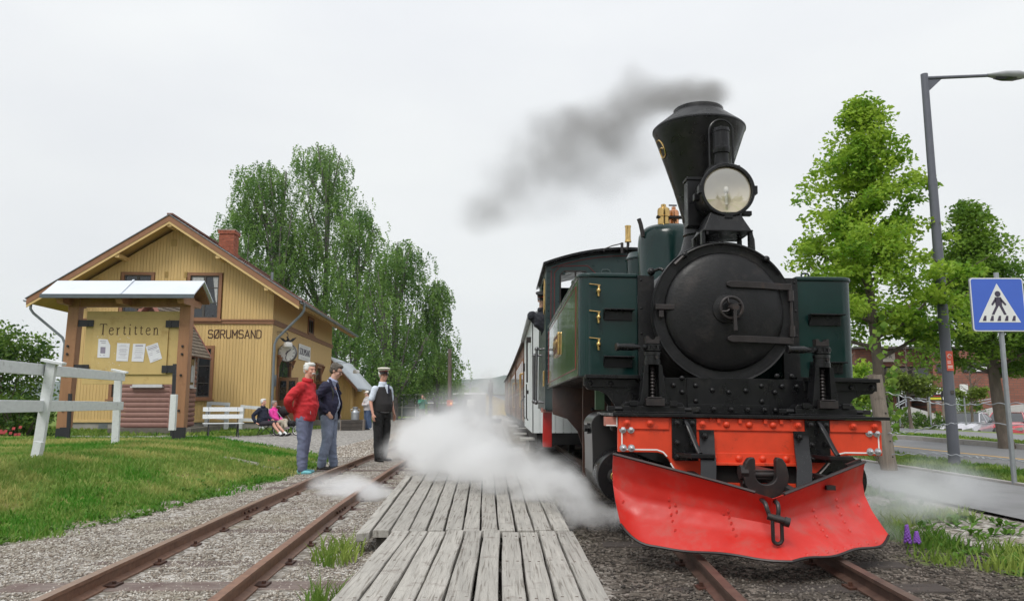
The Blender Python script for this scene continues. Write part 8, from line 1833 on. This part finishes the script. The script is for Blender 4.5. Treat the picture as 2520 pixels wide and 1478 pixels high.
person('conductor in a white peaked cap, black vest and tie, standing on the left track', (pc_.x, 14.8, .0), R(50), 1.76, head=(R(-16), R(0)), belly=.045,
       arms=[((-.255, .03, 1.15), (-.265, -.05, .90), (.0, -.15, -1), (.8, 0, 0)), ((.255, .03, 1.15), (.265, -.05, .90), (.0, -.15, -1), (-.8, 0, 0))], feet=[(-.10, -.03, .085), (.10, .05, .085)], toe=[(-.15, -1, 0), (.35, -1, 0)],
       top=cloth('white_blue_shirt', (.62, .68, .78), .05, .3, 14), sleeves='short', vest=cloth('black_vest', (.022, .020, .021), .15, .3, 14), trousers=cloth('black_trousers', (.010, .010, .011), .2, .5, 10), shoes=mat('black_shoe', (.012, .012, .012), .25), hair=M_hairw, glasses=True, skin=M_skinr, loose=1.12,
       extras=cap(mat('cream_cap', (.66, .63, .54), .8), M_dark, True))
# distant pair by the annex
pd = W(902, 1057, 34.0)
person('person in a white cap, white sweatshirt and jeans with folded arms at the annex corner', (pd.x, 34.0, 0), R(-55), 1.70, arms=[((-.24, -.08, 1.16), (-.02, -.20, 1.16), (1, -.1, .1), (0, 1, 0)), ((.24, -.08, 1.16), (.02, -.23, 1.12), (-1, -.1, .1), (0, 1, 0))],
       top=cloth('white_sweatshirt', (.55, .53, .54), .06), trousers=cloth('blue_jeans', (.07, .11, .20), .2), shoes=(M_dark,), hair=M_hairg, coat_len=-.04, extras=cap(mat('white_cap', (.7, .68, .62), .8), M_white, False))
pe = W(913, 1052, 35.2)
person('person in a pale pink top half hidden behind the white cap', (pe.x - .05, 35.2, 0), R(-80), 1.62, fem=True, top=cloth('pale_pink_top', (.55, .42, .50), .06), trousers=cloth('blue_jeans', (.07, .11, .20), .2), shoes=(M_white,), hair=M_hairg, coat_len=-.02)
pg_ = W(1038, 1030, 46)
person('person in a green shirt taking a picture beside the birches', (pg_.x, 46, 0), R(30), 1.72, arms=[((-.25, -.12, 1.22), (-.08, -.24, 1.44), (.1, -.2, 1), (0, -1, 0)), ((.25, -.12, 1.22), (.08, -.24, 1.44), (-.1, -.2, 1), (0, -1, 0))],
       top=cloth('green_shirt', (.03, .22, .14), .08), trousers=cloth('khaki_trousers', (.12, .12, .10), .1), shoes=M_dark, hair=M_hairg, coat_len=-.02)
# engine driver leaning out of the cab
Mw = Matrix.Translation((LX, 5.75, 0)) @ Matrix.Rotation(R(.9), 4, 'Y')
dv = Mw @ Vector((-1.12, 7.0, 1.0))
def dcap(r, HP, Mh, hp, sh, ny): cap(M_dark, M_iron, True)(r, HP, Mh, hp, sh, ny)
person('engine driver in a dark peaked cap leaning out of the locomotive cab', dv + Vector((.22, 0, .20)), R(-10), 1.72, head=(R(10), R(18)), lean=(-.30, -.05), arms=[((-.30, .10, 1.16), (-.10, .0, 1.05), (.9, -.3, -.2), (0, 0, -1)), ((.05, .05, 1.15), (.08, -.02, .95), (0, -.1, -1), (-1, 0, 0))], top=cloth('dark_overall', (.02, .022, .03), .1), trousers=cloth('dark_overall', (.02, .022, .03), .1), shoes=M_dark, hair=M_hairg, coat_len=-.05, extras=dcap)
# ---------------------------------------------------------------- benches
def bench(label, p, rz_, k=1.0):
    r = thing('bench', label, 'bench', p, rz_); W_ = 1.28; r.scale = (k, k, k)
    for i, y in enumerate((-.42, -.30, -.18, -.06)): mb = MB(); mb.box(-W_ / 2, W_ / 2, y, y + .10, .44, .465); mb.build('seat_slat', M_whitewood, r, smooth=0, bevel=.006)
    for i, (z, y) in enumerate(((.60, .09), (.84, .15))): mb = MB(); Mx = Matrix.Translation((0, y, z)) @ Matrix.Rotation(R(-14), 4, 'X'); mb.box(-W_ / 2, W_ / 2, -.012, .012, 0, .15, Mx); mb.build('back_slat', M_whitewood, r, smooth=0, bevel=.006)
    for s in (-1, 1):
        x = s * .46; mb = MB()
        mb.tube([(x, -.40, .43), (x - .0, -.52, .02), (x, -.48, .0), (x, -.02, .36), (x, .06, .43), (x, .18, .98)], .012, 6); mb.tube([(x, .02, .43), (x, .22, .02), (x, .18, 0), (x, -.30, .43)], .012, 6); mb.tube([(x, -.42, .43), (x, .04, .43)], .012, 6); mb.build('wire_leg', M_blackpl, r)
    return r
b1 = W(556, 1072, 26.6); bench('white slatted garden bench with black wire legs, standing empty by the station wall', (b1.x - .05, 26.4, .0), R(24), 1.02)
b2 = W(640, 1066, 27.6); bench('white slatted garden bench that the seated couple is using', (b2.x + .28, 27.7, .0), R(78), .95)
def seated(label, loc, yaw, H, cross, **kw):
    hp = (0, .04, .50); z = .48
    if cross: kn = [(-.08, -.42, .54), (.10, -.42, .60)]; ft = [(-.09, -.40, .09), (-.20, -.66, .36)]; to = [(-.1, -1, 0), (-.3, -.9, .2)]
    else: kn = [(-.10, -.44, .50), (.10, -.44, .50)]; ft = [(-.12, -.84, .10), (.10, -.90, .10)]; to = [(-.2, -.9, .5), (.1, -.9, .5)]
    return person(label, loc, yaw, H, hips=hp, knees=kn, feet=ft, toe=to, **kw)
s1 = W(652, 1066, 27.3)
seated('seated white-haired person in a navy jacket and dark shorts on the bench', (s1.x - .05, 27.2, -.03), R(72), 1.74, False, head=(R(-10), 0), lean=(0, .0), belly=.06, arms=[((-.28, .22, .74), (-.26, .12, .50), (0, -1, -.3), (0, 0, -1)), ((.27, .02, .74), (.20, -.20, .60), (-.3, -1, 0), (0, 0, -1))],
       top=cloth('navy_hooded_jacket', (.012, .016, .035), .2), trousers=cloth('dark_shorts', (.03, .024, .035), .1), shorts=True, shoes=M_dark, socks=True, hair=M_hairw, coat_len=-.02, skin=M_skinr)
seated('seated person in a bright pink jacket with crossed legs, beside the navy one', (s1.x + .16, 27.8, -.03), R(72), 1.66, True, fem=True, belly=.05, arms=[((-.26, -.05, .76), (-.10, -.26, .62), (.6, -.8, 0), (0, 0, -1)), ((.26, -.05, .76), (.10, -.28, .62), (-.6, -.8, 0), (0, 0, -1))],
       top=cloth('pink_jacket', (.85, .06, .38), .12), trousers=cloth('beige_trousers', (.38, .34, .27), .08), shoes=(mat('mauve_shoe', (.20, .14, .18), .7),), hair=mat('grey_hair', (.25, .22, .2), .8), coat_len=-.06, glasses=True, skin=M_skinr)
# stroller
so_ = W(704, 1064, 28.0)
sr = thing('pushchair', 'black pushchair with white-rimmed wheels beside the seated couple', 'pushchair', (so_.x, 28.0, 0), R(75))
for (x, y, r_) in ((-.22, .22, .19), (.22, .22, .19), (0, -.42, .17)):
    mb = MB(); mb.tube([(x, y + r_ * math.cos(a), r_ + .012 + r_ * math.sin(a)) for a in np.linspace(0, 2 * PI, 25)], .018, 6, caps=False); wv = mb.build('wheel', M_dark, sr); mb = MB(); mb.tube([(x, y + r_ * .86 * math.cos(a), r_ + .012 + r_ * .86 * math.sin(a)) for a in np.linspace(0, 2 * PI, 25)], .014, 6, caps=False)
    for k in range(6): a = k * PI / 3; mb.tube([(x, y, r_ + .012), (x, y + r_ * .85 * math.cos(a), r_ + .012 + r_ * .85 * math.sin(a))], .006, 4)
    mb.build('rim', M_lining, wv)
mb = MB(); mb.tube([(0, -.42, .19), (-.2, -.1, .45), (-.22, .22, .2)], .014, 6); mb.tube([(0, -.42, .19), (.2, -.1, .45), (.22, .22, .2)], .014, 6); mb.tube(smooth_path([(-.22, -.1, .45), (-.24, .3, .9), (-.22, .42, 1.02), (.22, .42, 1.02), (.24, .3, .9), (.22, -.1, .45)], 5), .012, 6); mb.build('frame', M_galv, sr)
mb = MB(); mb.tube([(0, -.35, .42), (0, -.05, .42), (0, .2, .55), (0, .28, .85)], [(.18, .10), (.20, .12), (.20, .12), (.18, .06)], 14); mb.ball((0, .12, .86), (.2, .24, .18), 14, 10); organic('seat', mb, cloth('black_pushchair_cloth', (.015, .014, .016), .2), sr, .02, 2)
# milk churns, crate, trough
def churn(label, p):
    r = thing('milk_churn', label, 'milk churn', p); mb = MB(); mb.lathe([(.16, 0), (.175, .02), (.175, .30), (.165, .36), (.10, .43), (.095, .50), (.12, .52), (.12, .56), (.02, .575)], (0, 0, 0), 'z', 24); bd = mb.build('can', M_galv, r); mb = MB()
    for s in (-1, 1): mb.tube([(s * .16, 0, .33), (s * .21, 0, .38), (s * .20, 0, .45), (s * .12, 0, .47)], .012, 6)
    mb.build('handle', M_galv, r)
cr0 = W(868, 1057, 33.5); crt = thing('trough', 'dark wooden trough used as a low table by the annex', 'crate', (cr0.x, 33.5, 0), R(3))
for z in (0, .15, .30): mb = MB(); mb.box(-.48, .48, -.3, -.27, z + .005, z + .145); mb.build('board', mat('dark_wet_wood', (.05, .042, .036), .7, .4, 4, bump=.3), crt, smooth=0, bevel=.006)
mb = MB(); mb.box(-.5, -.46, -.31, .3, 0, .46); mb.box(.46, .5, -.31, .3, 0, .46); mb.box(-.47, .47, .27, .3, 0, .45); mb.box(-.46, .46, -.26, .27, .40, .44); mb.build('ends', M_oldpost, crt, smooth=0)
churn('silver milk churn standing on the dark trough', (cr0.x + .1, 33.45, .44)); churn('silver milk churn left of the trough on the ground', (cr0.x - .75, 33.4, .0))
mb = MB(); tbx = thing('grey_crate', 'grey wooden crate left of the dark trough behind the man in jeans', 'crate', (cr0.x - 1.15, 34.4, 0)); mb.box(-.3, .35, -.3, .3, 0, .95); mb.build('box', M_gutter, tbx, smooth=0, bevel=.01)
dp = thing('drain_pipe', 'black drain pipe end in the grass left of the man in the red jacket', 'pipe', G(676, 1135, .0)); mb = MB(); mb.lathe([(.075, -.5), (.075, 0), (.062, 0), (.062, -.3)], (0, 0, .05), 'x', 18, cap=False); mb.build('pipe', M_dark, dp); mb = MB(); mb.lathe([(.061, -.12), (.001, -.12)], (0, 0, .05), 'x', 18, cap=False); mb.build('dark_mouth', M_hole, dp)
stm = thing('tree_stump', 'low rotten tree stump and roots right of the conductor', 'stump', (W(975, 1098, 19.0).x, 19.0, 0)); mb = MB(); mb.tube([(0, 0, -.05), (0, 0, .10), (.03, 0, .2)], [.30, .20, .15], 12)
for k in range(5): a = k * 1.3; mb.tube([(0, 0, .08), (math.cos(a) * .3, math.sin(a) * .2, .05), (math.cos(a) * .55, math.sin(a) * .35, -.02)], [.07, .05, .02], 6)
mb.build('roots', M_trunk, stm)
# ---------------------------------------------------------------- steam and smoke (real volumes)
def cloud(name, label, puffs, dens, colr, nscale, lo_, hi_, aniso=.2, step=.25, seed=0.0, warp=.35, stretch=(1, 1, 1)):
    """puffs: (x, y, z, rx, ry, rz, weight)"""
    P = np.array([p[:3] for p in puffs]); Rr = np.array([p[3:6] for p in puffs])
    mn = (P - Rr * 1.25).min(0); mx = (P + Rr * 1.25).max(0); mn[2] = max(mn[2], .01)
    mb = MB(); c = (mn + mx) / 2
    mb.box(mn[0] - c[0], mx[0] - c[0], mn[1] - c[1], mx[1] - c[1], mn[2] - c[2], mx[2] - c[2])
    m = bpy.data.materials.new(name); m.use_nodes = True; t = m.node_tree; t.nodes.clear(); L = t.links.new
    o = nd(t, 'OutputMaterial'); pv = nd(t, 'VolumePrincipled'); pv.inputs['Color'].default_value = list(colr) + [1]; pv.inputs['Anisotropy'].default_value = aniso
    g = nd(t, 'NewGeometry'); wn = nd(t, 'TexNoise', Scale=nscale * .6, Detail=2.0); L(g.outputs['Position'], wn.inputs['Vector'])
    ws = nd(t, 'VectorMath', operation='SUBTRACT'); ws.inputs[1].default_value = (.5, .5, .5); L(wn.outputs['Color'], ws.inputs[0])
    wm = nd(t, 'VectorMath', operation='SCALE'); wm.inputs['Scale'].default_value = warp * 2; L(ws.outputs[0], wm.inputs[0])
    wa = nd(t, 'VectorMath', operation='ADD'); L(g.outputs['Position'], wa.inputs[0]); L(wm.outputs[0], wa.inputs[1])
    cur = None
    for (x, y, z, rx, ry, rz_, wt) in puffs:
        s = nd(t, 'VectorMath', operation='SUBTRACT'); s.inputs[1].default_value = (x, y, z); L(wa.outputs[0], s.inputs[0])
        d_ = nd(t, 'VectorMath', operation='DIVIDE'); d_.inputs[1].default_value = (rx, ry, rz_); L(s.outputs[0], d_.inputs[0])
        ln = nd(t, 'VectorMath', operation='LENGTH'); L(d_.outputs[0], ln.inputs[0])
        mr = nd(t, 'MapRange', interpolation_type='SMOOTHSTEP'); mr.inputs[1].default_value = 1.0; mr.inputs[2].default_value = .15; mr.inputs[3].default_value = 0; mr.inputs[4].default_value = wt; L(ln.outputs['Value'], mr.inputs[0])
        if cur is None: cur = mr.outputs[0]
        else: a = nd(t, 'Math', operation='ADD'); L(cur, a.inputs[0]); L(mr.outputs[0], a.inputs[1]); cur = a.outputs[0]
    mp_ = nd(t, 'Mapping'); mp_.inputs['Scale'].default_value = stretch; mp_.inputs['Location'].default_value = (seed, seed * 2, 0); L(g.outputs['Position'], mp_.inputs[0])
    n2 = nd(t, 'TexNoise', Scale=nscale, Detail=6.0, Roughness=.62); L(mp_.outputs[0], n2.inputs['Vector'])
    r2 = nd(t, 'MapRange', interpolation_type='SMOOTHSTEP'); r2.inputs[1].default_value = lo_; r2.inputs[2].default_value = hi_; r2.inputs[3].default_value = .07; L(n2.outputs[0], r2.inputs[0])
    mm = nd(t, 'Math', operation='MULTIPLY'); L(cur, mm.inputs[0]); L(r2.outputs[0], mm.inputs[1]); mk = nd(t, 'Math', operation='MULTIPLY'); mk.inputs[1].default_value = dens; L(mm.outputs[0], mk.inputs[0])
    L(mk.outputs[0], pv.inputs['Density']); L(pv.outputs[0], o.inputs['Volume'])
    ob = mb.build(name, m, smooth=0); ob.location = c; return tag(ob, label, 'steam' if 'steam' in name else 'smoke', kind='stuff')
def pf(px, py, Y, rx, ry, rz_, wt): p = W(px, py, Y); return (p.x, p.y, p.z, rx, ry, rz_, wt)
cloud('steam_cloud', 'white steam jet from the cylinder cocks billowing across the timber platform',
      [pf(1492, 1268, 6.0, .20, .25, .12, 1.6), pf(1440, 1245, 6.2, .28, .35, .17, 1.5), pf(1385, 1212, 6.6, .36, .45, .20, 1.5), pf(1310, 1170, 7.3, .52, .5, .27, 1.4), pf(1220, 1140, 8.2, .70, .7, .36, 1.3), pf(1140, 1120, 9.3, .80, .8, .46, 1.2), pf(1070, 1100, 10.4, .75, .9, .48, 1.1), pf(1165, 1060, 11.0, .80, 1.0, .55, .7), pf(1030, 1060, 11.6, .45, .8, .45, .7), pf(1195, 985, 12.5, .55, 1.0, .6, .30)],
      6.4, (.99, .993, 1.0), 2.8, .38, .60, seed=3.0, warp=.34, aniso=0)
cloud('steam_wisp', 'separate low puff of steam hanging over the left track',
      [pf(850, 1210, 9.3, .42, .6, .26, 1.0), pf(905, 1222, 8.8, .42, .5, .20, 1.0), pf(800, 1195, 10.0, .3, .5, .24, .5)], 8, (.985, .99, 1.0), 2.6, .34, .60, seed=8.0, warp=.2, aniso=0)
cloud('steam_haze', 'thin steam drifting beside the far coaches and behind the right end of the plough',
      [pf(2200, 1230, 7.2, .75, .6, .42, 1.0), pf(2300, 1200, 8.2, .8, .8, .35, .6), pf(2150, 1310, 6.3, .35, .4, .22, .7), pf(2080, 1165, 6.9, .4, .4, .3, 1.4), pf(2140, 1180, 7.0, .5, .4, .3, 1.2)], 3.6, (.97, .98, 1.0), 1.6, .35, .65, seed=5.0, warp=.25)
cloud('steam_trail', 'thin steam rising between the coaches and the water crane',
      [pf(1205, 985, 21, .9, 3.0, .9, .8), pf(1262, 1000, 18, .5, 3.0, .7, .7), pf(1385, 985, 9.9, .35, .8, .5, .6), pf(1130, 1010, 17, 1.2, 2.0, .6, .8)], .55, (.96, .97, 1.0), .8, .35, .65, seed=2.0, warp=.4)
cloud('smoke_plume', 'grey coal smoke blowing left from the chimney',
      [pf(1745, 262, 7.1, .32, .28, .20, 2.0), pf(1690, 242, 7.3, .44, .32, .27, 1.7), pf(1630, 232, 7.6, .50, .4, .32, 1.1), pf(1560, 262, 7.9, .58, .45, .38, 1.0), pf(1490, 305, 8.4, .66, .5, .42, .95), pf(1420, 345, 8.9, .72, .55, .44, .85), pf(1350, 385, 9.5, .78, .6, .46, .62), pf(1580, 370, 8.2, .60, .4, .36, .42), pf(1470, 430, 9.0, .70, .5, .42, .32), pf(1270, 430, 10.0, .75, .6, .5, .38), pf(1215, 515, 10.4, .62, .5, .42, .62), pf(1330, 480, 9.8, .7, .5, .4, .22)],
      3.3, (.45, .44, .44), 1.25, .26, .66, aniso=0, seed=1.0, warp=.42)
# faint damp air that greys the distant hills
_hm = bpy.data.materials.new('damp_air'); _hm.use_nodes = True; _t = _hm.node_tree; _t.nodes.clear(); _o = nd(_t, 'OutputMaterial'); _v = nd(_t, 'VolumePrincipled', Density=.00013); _v.inputs['Color'].default_value = (.90, .94, 1.0, 1); _t.links.new(_v.outputs[0], _o.inputs['Volume'])
mb = MB(); mb.box(-5600, 5600, -120, 2900, -4, 110); hz_ob = mb.build('haze', _hm, smooth=0); tag(hz_ob, 'faint damp haze in front of the distant hills', kind='stuff')
# small fittings too fine to pick apart one by one
for _o in bpy.data.objects:
    if _o.name.split('.')[0] in ('pedestrian_symbol', 'bolts', 'white_lining', 'screw_ends', 'rail_chair', 'windows', 'print', 'minute_marks', 'grille_bars', 'red_lining', 'joists', 'rim_clips', 'nail_heads', 'handrail_knobs', 'hinges', 'door_gear'): _o['kind'] = 'stuff'
